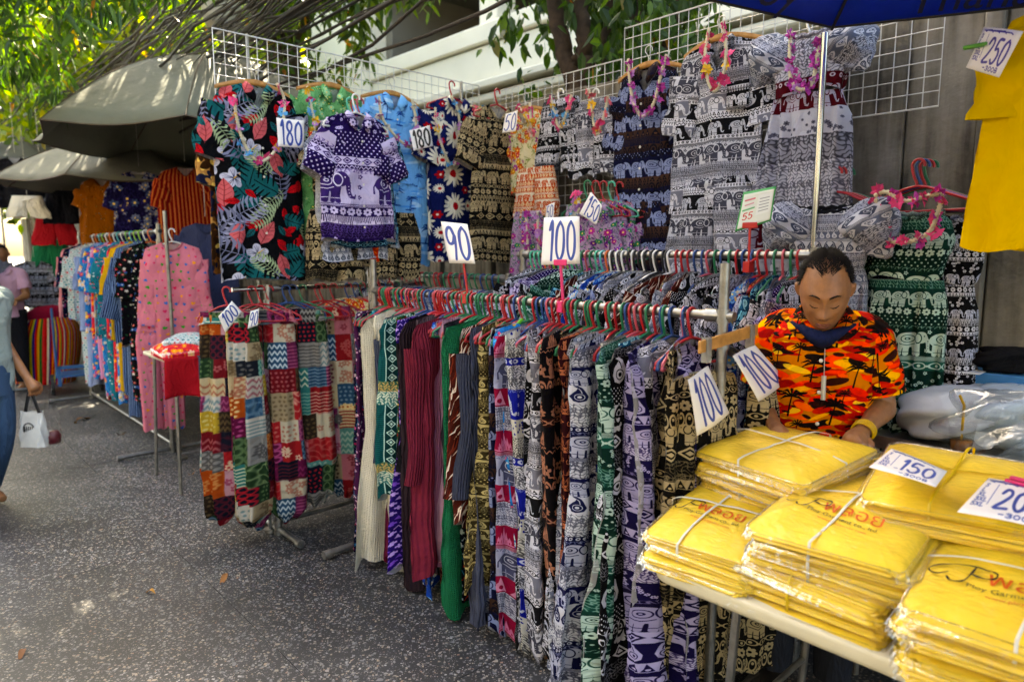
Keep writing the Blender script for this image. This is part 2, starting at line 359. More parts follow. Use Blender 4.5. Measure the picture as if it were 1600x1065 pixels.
def bands(N, spec, seed=0, M=None):
    """horizontal bands from the hem up; spec: (motif, share of height, ground, ink, second ink)"""
    rnd = random.Random(seed); c = Canvas(N, spec[0][2], M); H = c.asp
    tot = sum(b[1] for b in spec); y = 0.0
    for b in spec:
        kind, sh, bg, ink = b[:4]; ink2 = b[4] if len(b) > 4 else bg
        h = sh/tot*H; y1 = y+h
        c.rect(0, y, 1, y1, bg)
        if kind in ('ele', 'elebig', 'elepair'):
            s = h*(.95 if kind != 'elebig' else 1.02); n = max(1, round(1/(s*1.22)))
            for k in range(n):
                fl = 1 if kind != 'elepair' or k % 2 else -1
                elephant(c, (k+.45)/n, y+h*.02, s*min(1, 1/(n*s*1.2)+.1), fl, ink, ink2)
                if kind == 'elebig':
                    for q in range(3): flower(c, (k+.98)/n+.015*(q-1), y+h*(.2+.3*q), h*.07, 5, ink, ink2)
            if kind == 'elebig': scroll(c, 0, y+h*.9, 1, y1, ink, 2)
        elif kind == 'dots':
            n = max(2, round(1/(h*1.0)))
            for k in range(n): c.ell((k+.5)/n, y+h/2, h*.32, h*.32, ink); c.ell((k+.5)/n, y+h/2, h*.13, h*.13, ink2)
        elif kind == 'spots':
            nr = max(2, int(h/.045)); n = 11
            for r in range(nr):
                for k in range(n): c.ell((k+.5*(r % 2)+.25)/n, y+(r+.5)/nr*h, .014, .014, ink)
        elif kind == 'tri':
            n = max(3, round(1/(h*.8)))
            for k in range(n):
                c.poly([((k+.08)/n, y+h*.08), ((k+.92)/n, y+h*.08), ((k+.5)/n, y+h*.92)], ink)
                c.ell((k+.5)/n, y+h*.32, h*.13, h*.13, ink2)
        elif kind == 'zig':
            n = max(4, round(1/h)); p = []
            for k in range(2*n+1): p.append((k/(2*n), y+h*(.2 if k % 2 else .8)))
            c.stroke(p, h*.2, ink)
        elif kind == 'dia':
            n = max(3, round(1/(h*1.3)))
            for k in range(n):
                for sc, col in ((1, ink), (.66, ink2), (.38, ink)):
                    c.poly([((k+.5)/n-.46/n*sc, y+h/2), ((k+.5)/n, y+h/2+h*.44*sc), ((k+.5)/n+.46/n*sc, y+h/2), ((k+.5)/n, y+h/2-h*.44*sc)], col)
        elif kind == 'line':
            c.rect(0, y+h*.3, 1, y+h*.7, ink)
        elif kind == 'lines':
            n = max(2, int(h/.02))
            for k in range(n): c.rect(0, y+h*(k+.3)/n, 1, y+h*(k+.7)/n, ink)
        elif kind == 'flow':
            n = max(2, round(1/(h*1.05)))
            for k in range(n): flower(c, (k+.5)/n, y+h/2, h*.44, 7, ink, ink2, k)
        elif kind == 'flows':
            for k in range(int(26*h/.3)): flower(c, rnd.random(), y+h*rnd.uniform(.1, .9), rnd.uniform(.02, .04), 6, ink, ink2, k)
        elif kind == 'pais':
            n = max(2, round(1/(h*.8)))
            for k in range(n): paisley(c, (k+.5)/n, y+h/2, h*.82, 1 if k % 2 else -1, ink, ink2)
        elif kind == 'chain':
            n = max(2, round(1/(h*1.5)))
            for k in range(n):
                c.ring((k+.5)/n, y+h/2, .4/n, h*.32, h*.1, ink); c.ell((k+.5)/n, y+h/2, h*.16, h*.16, ink); c.ell(k/n, y+h/2, h*.12, h*.12, ink)
        elif kind == 'scroll': scroll(c, 0, y, 1, y1, ink, .55/max(.18, h) if h < .4 else 2.0, seed)
        elif kind == 'castle':
            n = max(2, round(1/(h*1.1)))
            for k in range(n): castle(c, (k+.5)/n, y+h*.04, h*.9, ink, bg)
        elif kind == 'cat':
            n = max(2, round(1/(h*1.3)))
            for k in range(n):
                cat(c, (k+.32)/n, y+h*.05, h*.8, 1 if k % 2 else -1, ink, bg); flower(c, (k+.83)/n, y+h*.4, h*.2, 5, ink, bg)
        elif kind == 'arch':
            n = max(3, round(1/(h*.8)))
            for k in range(n):
                c.ring((k+.5)/n, y, .4/n, h*.8, h*.13, ink); c.ell((k+.5)/n, y+h*.25, h*.14, h*.22, ink)
        elif kind == 'fringe':
            for k in range(46): c.stroke([(k/46, y1), (k/46+.004, y1-h*rnd.uniform(.5, 1))], .009, ink)
        y = y1
    return c.a
def ditsy(N, bg, cols, n, r=(.02, .05), leaf=None, seed=1):
    rnd = random.Random(seed); c = Canvas(N, bg)
    for k in range(n):
        x, y = rnd.random(), rnd.random(); q = rnd.uniform(*r)
        if leaf and k % 2:
            a = rnd.uniform(0, 6.3); c.ell(x, y, q*.9, q*.32, rnd.choice(leaf), a)
        else: flower(c, x, y, q, rnd.choice((5, 6)), rnd.choice(cols), rnd.choice(('#f4e9a0', '#ffffff', bg)), rnd.uniform(0, 6))
    return c.a
def vstripes(N, cols, seed=0, n=None):
    rnd = random.Random(seed); c = Canvas(N, cols[0]); x = 0; k = 0
    n = n or 24
    for k in range(n): c.rect(k/n, 0, (k+1)/n, 1, cols[k % len(cols)])
    return c.a
def p_tropical(N):
    c = Canvas(N, '#0d0f16'); rnd = random.Random(5)
    W, G, T, R, K, Y = '#c9cad6', '#aebba0', '#0b6f72', '#b51f33', '#c77c80', '#e4e2e6'
    spots = []
    for k in range(60):
        for tr in range(30):
            p = (rnd.random(), rnd.random())
            if all(math.hypot((p[0]-q[0]+.5) % 1-.5, (p[1]-q[1]+.5) % 1-.5) > .14 for q in spots): spots.append(p); break
    for i, (x, y) in enumerate(spots):
        a = rnd.uniform(0, 6.28)
        m = i % 7
        if m == 0: palmleaf(c, x, y, .34, a, ('#8d8fa3', '#a9abbc')[i % 2], 8, .38)
        elif m == 3: broadleaf(c, x, y, .17, a, R, '#5d0f18'); monstera(c, x+.08, y-.05, .2, a+1, T, '#0d0f16')
        elif m == 1: monstera(c, x, y, .26, a, T, '#0d0f16')
        elif m == 2: broadleaf(c, x, y, .15, a, R, '#5d0f18'); broadleaf(c, x+.06, y+.03, .13, a+.9, R, '#5d0f18')
        elif m == 4: hibiscus(c, x, y, .1, W, '#55566a', '#d8b040')
        elif m == 5: broadleaf(c, x, y, .26, a, K, '#8f4a50')
        else: palmleaf(c, x, y, .26, a, G)
    for k in range(9): broadleaf(c, rnd.random(), rnd.random(), .12, rnd.uniform(0, 6.3), rnd.choice((R, R, T)), '#400c14')
    return c.a
def p_daisy(N):
    c = Canvas(N, '#15295f'); rnd = random.Random(3)
    for (x, y, r) in ((.25, .2, .21), (.75, .42, .2), (.22, .66, .2), (.72, .88, .2), (.52, .05, .09), (.02, .44, .09), (.5, .66, .07)):
        for k in range(15):
            a = 2*math.pi*k/15+x*7; c.ell(x+math.cos(a)*r*.6, y+math.sin(a)*r*.6, r*.4, r*.115, '#e6e2d6', a)
        c.ell(x, y, r*.28, r*.28, '#a3172a')
        for k in range(8): c.ell(x+math.cos(k)*r*.17, y+math.sin(k)*r*.17, r*.03, r*.03, '#d85a60')
    for x, y in ((.48, .3), (.95, .1), (.5, .85), (.95, .66)): flower(c, x, y, .06, 6, '#a3172a', '#e6e2d6')
    return c.a
def p_skypalm(N):
    c = Canvas(N, '#8fc0e4'); rnd = random.Random(8)
    for k in range(16):
        x, y = rnd.random(), rnd.random(); c.ell(x, y, rnd.uniform(.1, .2), rnd.uniform(.015, .04), '#c9e2f4', rnd.uniform(-.2, .2), .8)
    for k in range(8): c.ell(rnd.random(), rnd.random(), rnd.uniform(.1, .16), .016, '#5da7dc', 0, .8)
    for x, y, s in ((.12, .1, .3), (.34, .05, .22), (.6, .52, .32), (.83, .46, .22), (.1, .6, .2), (.7, .03, .18)): palmtree(c, x, y, s, '#1f5f9c'); c.ell(x, y, .1*s/.3, .012, '#1f5f9c')
    return c.a
def p_sunset(N):
    c = Canvas(N, '#c98a14'); rnd = random.Random(12)
    cols = ['#d8371c', '#f0c02c', '#b81a14', '#ef7d16', '#f2d45a', '#2a120c', '#ee5a18']
    for k in range(110):
        x, y = rnd.random(), rnd.random(); c.ell(x, y, rnd.uniform(.05, .17), rnd.uniform(.018, .05), (cols+['#a01010', '#1c0d0a', '#c02a14', '#3a140c'])[k % 11], rnd.uniform(-.5, .5), .92)
    for x, y, s in ((.1, .05, .36), (.3, .55, .34), (.62, .12, .38), (.85, .6, .34), (.48, .78, .26), (.97, .3, .24), (.2, .32, .2), (.72, .85, .24)): palmtree(c, x, y, s, '#160a08')
    for k in range(14):
        x, y = rnd.random(), rnd.random(); c.ell(x, y, .05, .012, '#1c0d0a', rnd.uniform(-.3, .3))
    return c.a
def p_hearts(N):
    c = Canvas(N, '#cf93a0'); rnd = random.Random(4); cols = ['#2a7fb8', '#d0366f', '#3f9a44', '#d9a23a', '#2a7fb8', '#c84a78']
    for j in range(8):
        for i in range(8):
            heart(c, (i+.5+.25*(j % 2)+rnd.uniform(-.15, .15))/8, (j+.5+rnd.uniform(-.15, .15))/8, rnd.choice((.045, .055, .035)), rnd.choice(cols), rnd.uniform(-.5, .5))
    return c.a
SUB = [('#2f3540', '#d8cfc0'), ('#7c1f55', '#c46a9a'), ('#b9a98c', '#6e5a44'), ('#3f6a86', '#dbe3e6'), ('#8c2230', '#e8c9c0'), ('#c9c3b8', '#a03a50'), ('#3c5a3c', '#b8c79a'),
       ('#c2672a', '#f0d9a8'), ('#d3a9b2', '#9a2850'), ('#23263a', '#c3384a'), ('#6fa39a', '#f0ead8'), ('#cbb24e', '#f3efe0'), ('#a9a6a0', '#4a4648'), ('#4b3c2e', '#b09a70'), ('#d7d2c8', '#4d7f8c'), ('#8e3a6a', '#e3a3b8'), ('#b9343c', '#e8d0b8'), ('#d8c8a8', '#a84a3a'), ('#3f8f8a', '#e0e0c8'), ('#cf8a94', '#8a2a3a'), ('#a52a34', '#d8b0a0'), ('#d6cdb8', '#b05a4a'), ('#c9b8a0', '#8a4a50')]
def patchfill(c, x0, y0, x1, y1, rnd):
    a, b = rnd.choice(SUB); b = C_(a)*.5+C_(b)*.5 if rnd.random() < .75 else C_(b); mute = lambda q: (C_(q)*.85+C_(q).mean()*.15)*.92; a, b = mute(a), mute(b); c.rect(x0, y0, x1, y1, a); k = rnd.randrange(6); w, h = x1-x0, y1-y0
    if k == 0:
        for i in range(int(h/.022)): c.rect(x0, y0+i*.022, x1, y0+i*.022+.009, b)
    elif k == 1:
        for i in range(int(w/.028)):
            for j in range(int(h/.028)): c.ell(x0+.014+i*.028+.007*(j % 2), y0+.014+j*.028, .008, .008, b)
    elif k == 2: scroll(c, x0, y0, x1, y1, b, 2.2, x0*30)
    elif k == 3:
        for i in range(7): flower(c, x0+w*rnd.uniform(.12, .88), y0+h*rnd.uniform(.1, .9), .022, 5, b, a, i)
    elif k == 4:
        for i in range(int(h/.04)):
            p = [(x0+w*q/8, y0+.02+i*.04+(.012 if q % 2 else -.012)) for q in range(9)]; c.stroke(p, .009, b)
    else:
        for i in range(3):
            for j in range(3): c.ring(x0+w*(i+.5)/3, y0+h*(j+.5)/3, w*.13, h*.13, .01, b)
def p_patch(N, seed):
    rnd = random.Random(seed); c = Canvas(N, '#888888'); ys = [0]
    while ys[-1] < 1: ys.append(min(1, ys[-1]+rnd.uniform(.11, .19)))
    for y0, y1 in zip(ys, ys[1:]):
        x = 0.0; ph = rnd.uniform(.08, .2)
        while x < 1:
            x1 = min(1, x+rnd.uniform(.09, .17)); patchfill(c, x, y0, x1, y1, rnd); x = x1
    return c.a
def p_batik(N):
    c = Canvas(N, '#0c5a5c'); L = '#cfe3dc'
    for k in range(40): c.rect(0, k/40, 1, k/40+.006, '#16797a')
    for x in (.12, .62):
        c.rect(x, 0, x+.14, 1, '#0a4648'); c.rect(x-.012, 0, x, 1, L); c.rect(x+.14, 0, x+.152, 1, L)
        for j in range(9):
            y = (j+.5)/9
            for sc, col in ((1, L), (.7, '#0a4648'), (.4, L)): c.poly([(x+.07-.06*sc, y), (x+.07, y+.05*sc), (x+.07+.06*sc, y), (x+.07, y-.05*sc)], col)
    c.rect(0, 0, 1, .12, '#cdb98a'); scroll(c, 0, 0, 1, .12, '#0c5a5c', 3)
    c.rect(0, .84, 1, 1, '#d9dfd2'); scroll(c, 0, .84, 1, 1, '#0c5a5c', 3)
    return c.a
def p_ikat(N):
    c = Canvas(N, '#5a2a1e'); rnd = random.Random(2)
    for k in range(150):
        x, y = rnd.random(), rnd.random(); q = rnd.uniform(.1, .3); col = rnd.choice(('#e8ddd2', '#3a1712', '#8a4a36', '#e8ddd2'))
        c.stroke([(x, y), (x+.02, y+q*.5), (x+.1, y+q)], [.004, .02, .003], col)
    return c.a
def p_geo(N, bg, cols, seed):
    c = Canvas(N, bg); rnd = random.Random(seed)
    for j in range(8):
        for i in range(6):
            x, y = (i+.5*(j % 2))/6, (j+.5)/8; col = rnd.choice(cols)
            k = rnd.randrange(3)
            if k == 0: c.poly([(x-.06, y-.04), (x+.06, y-.04), (x, y+.05)], col)
            elif k == 1: c.rect(x-.06, y-.02, x+.06, y+.02, col); c.rect(x-.02, y-.05, x+.02, y+.05, col)
            else: c.stroke([(x-.06, y-.03), (x, y+.03), (x+.06, y-.03)], .02, col)
    return c.a
def p_floral(N, bg, cols, leaf, seed, big=.09):
    c = Canvas(N, bg); rnd = random.Random(seed)
    for k in range(70):
        c.stroke([(x := rnd.random(), y := rnd.random()), (x+rnd.uniform(-.08, .08), y+.07), (x+rnd.uniform(-.1, .1), y+.13)], .008, rnd.choice(leaf))
    for k in range(46):
        a = rnd.uniform(0, 6.3); c.ell(rnd.random(), rnd.random(), .035, .013, rnd.choice(leaf), a)
    for k in range(34): flower(c, rnd.random(), rnd.random(), rnd.uniform(.4, 1)*big, rnd.choice((5, 6, 8)), rnd.choice(cols), '#f0d890', k, .36)
    return c.a
BW = ('#17171b', '#d2d2d8')
def ele_classic(N, dk, lt, seed, second=None):
    """the usual wide-leg trouser print: elephants, lattices, flowers"""
    s2 = second or dk
    return bands(N, [('scroll', .5, dk, lt), ('lines', .12, lt, dk), ('ele', 1.1, s2, lt, dk), ('dots', .22, dk, lt, dk), ('tri', .3, lt, dk, lt), ('flows', .9, dk, lt, dk), ('chain', .32, lt, dk),
                     ('elebig', 1.45, s2, lt, dk), ('zig', .2, dk, lt), ('pais', .7, lt, dk, lt), ('dia', .4, dk, lt, dk), ('lines', .15, lt, dk), ('scroll', .7, dk, lt)], seed, N*2)
PRINTS = {}
FINE = .48
def build_prints():
    P = PRINTS; N = 320
    P['blackwhite_elephant'] = (ele_classic(N, *BW, 1), .42)
    P['white_elephant'] = (bands(N, [('scroll', .5, '#b9bac2', '#2a2a30'), ('elebig', 1.2, '#cfd0d6', '#5c5d68', '#d6d6da'), ('lines', .16, '#1b1b20', '#c8c8d0'), ('dots', .22, '#d8d8de', '#1b1b20', '#d8d8de'),
                                     ('ele', .95, '#1b1b20', '#c3c4cc', '#1b1b20'), ('zig', .2, '#d8d8de', '#1b1b20'), ('tri', .26, '#d8d8de', '#1b1b20', '#d8d8de'), ('ele', 1.0, '#8d8e98', '#d6d6dc', '#1b1b20'), ('chain', .3, '#d8d8de', '#1b1b20'), ('scroll', .5, '#d0d0d6', '#55555f'), ('lines', .15, '#1b1b20', '#c8c8d0')], 4, N*2), .44)
    P['purple_elephant'] = (bands(N, [('scroll', .6, '#2c1648', '#8d7ab0'), ('fringe', .35, '#d6cfe0', '#2c1648'), ('flow', .4, '#34195a', '#d3cbe0', '#34195a'), ('lines', .14, '#d3cbe0', '#34195a'), ('elebig', 1.5, '#cfc8de', '#55407c', '#e6e2ee'), ('zig', .18, '#34195a', '#d3cbe0'), ('dia', .35, '#d3cbe0', '#43266c', '#d3cbe0'), ('spots', 1.1, '#31165a', '#d8d0e6'), ('flows', .9, '#31165a', '#cfc6e0', '#31165a')], 3, N*2), .5)
    P['navy_brown_elephant'] = (bands(N, [('fringe', .4, '#15193a', '#4a3a34'), ('tri', .4, '#4f3c34', '#1a1b30', '#6c5648'), ('ele', 1.0, '#161a40', '#9aa2bb', '#2a3158'), ('arch', .3, '#4f3c34', '#1d1a28'), ('tri', .3, '#5a463a', '#1d1a28', '#5a463a'), ('ele', 1.0, '#161a40', '#98a0b8', '#2a3158'), ('spots', .3, '#161a40', '#98a0b8'), ('arch', .35, '#4f3c34', '#1d1a28')], 6, N*2), .42)
    P['beige_black_elephant'] = (bands(N, [('chain', .3, '#17140f', '#b3a78e'), ('ele', .9, '#17140f', '#b3a78e', '#17140f'), ('tri', .3, '#b3a78e', '#17140f', '#b3a78e'), ('scroll', .6, '#17140f', '#a2977f'), ('dia', .5, '#17140f', '#b3a78e', '#17140f'), ('elepair', .8, '#17140f', '#b3a78e', '#17140f'), ('arch', .25, '#17140f', '#b3a78e'), ('flow', .4, '#17140f', '#b3a78e', '#17140f')], 7, N*2), .44)
    P['maroon_white_elephant'] = (bands(N, [('ele', .6, '#5c0f24', '#b9b6c2', '#5c0f24'), ('dots', .16, '#5c0f24', '#c6c0c8', '#5c0f24'), ('scroll', 1.3, '#c6c6ce', '#55555f'), ('scroll', .6, '#a9a9b2', '#3a3a42'), ('flows', .6, '#c6c6ce', '#777784', '#444450')], 9, N*2), .6)
    P['grey_white_paisley'] = (bands(N, [('scroll', .6, '#b4b7c2', '#4d515f'), ('pais', .7, '#c9cbd2', '#5c6272', '#c9cbd2'), ('lines', .2, '#c9cbd2', '#3c404c'), ('pais', .5, '#7b8190', '#d4d6dc', '#5c6272'), ('scroll', .6, '#c2c4cc', '#31343e')], 12, N), .3)
    P['green_white_elephant'] = (bands(N, [('flows', .8, '#0f3b33', '#b9c9c2', '#0f3b33'), ('chain', .4, '#2f6a5e', '#c3d2ca'), ('lines', .2, '#c3d2ca', '#0f3b33'), ('elebig', 1.3, '#0f3b33', '#c3d2ca', '#2a5a50'), ('spots', .4, '#0f3b33', '#b9c9c2'), ('flow', .35, '#0f3b33', '#c3d2ca', '#0f3b33'), ('ele', .8, '#16483f', '#b9c9c2', '#0f3b33'), ('scroll', .7, '#1d564b', '#b9c9c2')], 10, N*2), .46)
    P['purple_white_elephant'] = (bands(N, [('scroll', .5, '#c7c2d4', '#241848'), ('ele', .9, '#22164a', '#b9b3cc', '#22164a'), ('tri', .35, '#b9b3cc', '#22164a', '#b9b3cc'), ('pais', .7, '#22164a', '#b9b3cc', '#22164a'), ('dia', .45, '#b9b3cc', '#22164a', '#b9b3cc'), ('elebig', 1.2, '#1c123c', '#a9a4bc', '#22164a'), ('flows', .7, '#22164a', '#b9b3cc', '#22164a')], 11, N*2), .42)
    P['navy_white_elephant'] = (bands(N, [('scroll', .7, '#c8c9d0', '#3b3d4c'), ('lines', .14, '#141b46', '#c8c9d0'), ('elebig', 1.0, '#141b46', '#b7b9c6', '#141b46'), ('dots', .2, '#141b46', '#c8c9d0', '#141b46'), ('scroll', .9, '#cdced4', '#50525f'), ('pais', .7, '#c8c9d0', '#1b2350', '#c8c9d0'), ('ele', .7, '#1a2152', '#b7b9c6', '#141b46')], 13, N*2), .42)
    P['blue_white_elephant'] = (bands(N, [('elebig', 1.0, '#1b2f8c', '#c5c8d4', '#1b2f8c'), ('scroll', .8, '#cfcfd2', '#33343c'), ('dots', .25, '#1b2f8c', '#c5c8d4', '#1b2f8c'), ('scroll', .7, '#c9c7c0', '#2d2d33'), ('flows', .6, '#c9c7c0', '#1b2f8c', '#33343c')], 14, N*2), .42)
    P['magenta_grey_elephant'] = (bands(N, [('tri', .6, '#8c1b4b', '#c99ab0', '#8c1b4b'), ('elebig', 1.0, '#a9abbc', '#5d6076', '#c3c5d0'), ('lines', .12, '#8c1b4b', '#c3b3bd'), ('castle', .7, '#8c1b4b', '#c48aa4'), ('scroll', .8, '#b9bac6', '#4c4e60')], 15, N*2), .42)
    P['red_white_elephant'] = (bands(N, [('scroll', .6, '#a3152f', '#d6c3c6'), ('ele', .8, '#a3152f', '#d6c9cc', '#a3152f'), ('lines', .15, '#1c1a20', '#d6c9cc'), ('flows', .6, '#cfc6c4', '#a3152f', '#1c1a20'), ('dia', .4, '#a3152f', '#d6c9cc', '#a3152f')], 16, N), .3)
    P['olive_cream_elephant'] = (bands(N, [('scroll', .6, '#4b432a', '#c6bc98'), ('ele', .9, '#c1b690', '#4b432a', '#c1b690'), ('pais', .7, '#4b432a', '#c1b690', '#4b432a'), ('lines', .2, '#c1b690', '#4b432a'), ('spots', .5, '#4b432a', '#c1b690')], 17, N), .32)
    P['peach_black_cat'] = (bands(N, [('arch', .3, '#151014', '#ac8674'), ('cat', 1.0, '#151014', '#ac8674'), ('zig', .18, '#151014', '#ac8674'), ('castle', .85, '#151014', '#ac8674'), ('chain', .3, '#3a1e18', '#ac8674'), ('flow', .4, '#151014', '#ac8674', '#151014'), ('castle', .7, '#151014', '#ac8674')], 18, N*2), .4)
    P['maroon_peach_cat'] = (bands(N, [('castle', .7, '#3d1018', '#b98468'), ('cat', .9, '#3d1018', '#b98468'), ('dia', .4, '#b98468', '#3d1018', '#b98468'), ('ele', .7, '#3d1018', '#b98468', '#3d1018')], 19, N), .3)
    P['green_peach_cat'] = (bands(N, [('cat', .9, '#0f2f2a', '#a98468'), ('castle', .8, '#0f2f2a', '#a98468'), ('lines', .2, '#0f2f2a', '#a98468')], 20, N), .3)
    P['black_white_paisley'] = (bands(N, [('spots', .5, '#131316', '#cfcfd4'), ('pais', .9, '#131316', '#cfcfd4', '#131316'), ('scroll', .5, '#131316', '#b9b9c0'), ('dia', .45, '#131316', '#cfcfd4', '#131316'), ('flow', .5, '#131316', '#cfcfd4', '#131316'), ('arch', .3, '#cfcfd4', '#131316')], 21, N*2), .4)
    P['black_white_flower'] = (bands(N, [('ele', .9, '#17171c', '#c4c6d2', '#17171c'), ('flows', .9, '#111114', '#d2d2d8', '#111114'), ('tri', .3, '#d2d2d8', '#111114', '#d2d2d8'), ('flow', .5, '#111114', '#d2d2d8', '#111114'), ('scroll', .6, '#d2d2d8', '#111114')], 22, N), .3)
    P['orange_elephant'] = (bands(N, [('ele', .9, '#d9d3c6', '#b5602a', '#d9d3c6'), ('lines', .14, '#b5602a', '#d9d3c6'), ('flow', .4, '#b5602a', '#d9c9ae', '#b5602a'), ('zig', .2, '#d9d3c6', '#b5602a'), ('pais', .6, '#b5602a', '#d9c9ae', '#b5602a')], 23, N), .26)
    P['teal_mandala'] = (bands(N, [('flow', .8, '#124a63', '#7fb0bd', '#124a63'), ('chain', .4, '#0d3550', '#8bb7c4'), ('pais', .7, '#1a6078', '#a9ccd2', '#124a63')], 24, N), .26)
    P['black_lace'] = (bands(N, [('scroll', 1, '#0c0c10', '#2c2c34'), ('flow', .4, '#0c0c10', '#34343c', '#0c0c10')], 25, N), .3)
    P['tropical_leaf'] = (p_tropical(420), .52)
    P['daisy'] = (p_daisy(N), .46)
    P['sky_palm'] = (p_skypalm(N), .42)
    P['sunset_palm'] = (p_sunset(N), .42)
    P['hearts'] = (p_hearts(N), .5)
    for k in range(4): P['patchwork%d' % k] = (p_patch(N, 31+k), .72)
    P['teal_batik'] = (p_batik(N), .42)
    P['brown_ikat'] = (p_ikat(N), .34)
    P['red_cream_geo'] = (p_geo(256, '#6c1220', ('#a98a74', '#b89c86'), 1), .17)
    P['teal_black_geo'] = (p_geo(256, '#10202c', ('#2f7f94', '#b9c6c8', '#a3481f'), 2), .24)
    P['green_gold_geo'] = (p_geo(256, '#2f5a3a', ('#c9a94c', '#e2d6b0', '#7b2a2a'), 3), .2)
    P['purple_print'] = (p_geo(256, '#3a2272', ('#8f6ac0', '#c9b3e0'), 4), .2)
    P['orange_print'] = (p_geo(256, '#b5441a', ('#e0863c', '#f0cf9a'), 5), .2)
    P['navy_ditsy'] = (ditsy(256, '#171c3c', ('#b93a6a', '#d27aa0', '#4f8fb0', '#d8c8c8'), 90, (.02, .05), ('#3f7a5a', '#5a6aa0'), 1), .22)
    P['pink_ditsy'] = (ditsy(256, '#5a3058', ('#d7b0c4', '#3a7a94', '#e0d2d6'), 80, (.02, .05), ('#2f5a6a', '#6a2a4a'), 2), .2)
    P['teal_ditsy'] = (ditsy(256, '#1f8f9c', ('#d5e4e2', '#d06a8c', '#1a4f5c'), 70, (.02, .05), ('#156a70',), 3), .2)
    P['black_red_ditsy'] = (ditsy(256, '#14141c', ('#b82a3c', '#c96a78', '#4f7ab0', '#d8d2c8'), 80, (.02, .055), ('#3f6a4a',), 4), .24)
    P['blue_floral'] = (p_floral(256, '#23589c', ('#cfd8e2', '#8fb8dc', '#d8dde2'), ('#123a70', '#6a9ac8'), 5), .26)
    P['sky_floral'] = (p_floral(256, '#2a8fc0', ('#e0dde0', '#e9c86a', '#d86a90'), ('#1a5f90', '#7fc0d8'), 6), .3)
    P['coral_floral'] = (p_floral(256, '#d04a5c', ('#e9c8b0', '#e9a83a', '#e6dcd8'), ('#a32a4a', '#e07a4a'), 7), .3)
    P['cream_floral'] = (p_floral(256, '#d9d3bc', ('#c9702a', '#a85aa0', '#c99a3a', '#c24a6a'), ('#6a7a3a', '#8a9a5a'), 8, .1), .26)
    P['purple_paisley'] = (p_floral(256, '#b9a6b8', ('#8a3aa0', '#b04a9a', '#3a8a6a', '#7a3a90'), ('#6a3a80', '#3a7a5a'), 9, .1), .22)
    P['green_check'] = (p_floral(256, '#7fae84', ('#a9cfae', '#5f9468'), ('#5f9468',), 10), .2)
    P['brown_leaf'] = (p_floral(256, '#8a6438', ('#c2a070', '#2a2f4a', '#4f3820'), ('#2a2f4a', '#c2a070'), 11, .2), .4)
    P['red_stripe'] = (vstripes(256, ('#8a2a20', '#8a2a20', '#c98a5a'), 0, 42), .5)
    P['blue_stripe'] = (vstripes(256, ('#8fa3bd', '#26365c'), 0, 36), .26)
    P['multi_stripe'] = (vstripes(256, ('#a51f1c', '#d98c1c', '#a51f1c', '#d6c93a', '#2f3f8c', '#c9351c', '#e0b040', '#2f7a3c', '#d0484c', '#b0201c', '#e2d8c0', '#6a2a7a'), 0, 24), .3)
    P['check_blue'] = (p_geo(256, '#d0d6d6', ('#3f8a90', '#6aa0a8', '#c25a6a'), 8), .2)
    P['ele_navy_violet'] = (p_floral(256, '#1f1646', ('#5a6a8c', '#8a90a8', '#3f3a70'), ('#3f3a70',), 13, .12), .4)
    P['mustard_ditsy'] = (ditsy(256, '#8a5c0e', ('#5a3a0a', '#a87a2a', '#3f2a0a'), 24, (.015, .03), None, 6), .3)
    for k in list(P):
        if any(q in k for q in ('elephant', 'paisley', 'cat', 'mandala', 'flower', 'lace')) and k != 'purple_paisley': P[k] = (P[k][0], P[k][1]*FINE)
    for k in range(4): P['patchwork%d' % k] = (P['patchwork%d' % k][0], .9)
    P['sunset_palm'] = (P['sunset_palm'][0], .27); P['tropical_leaf'] = (P['tropical_leaf'][0], .56)
build_prints()
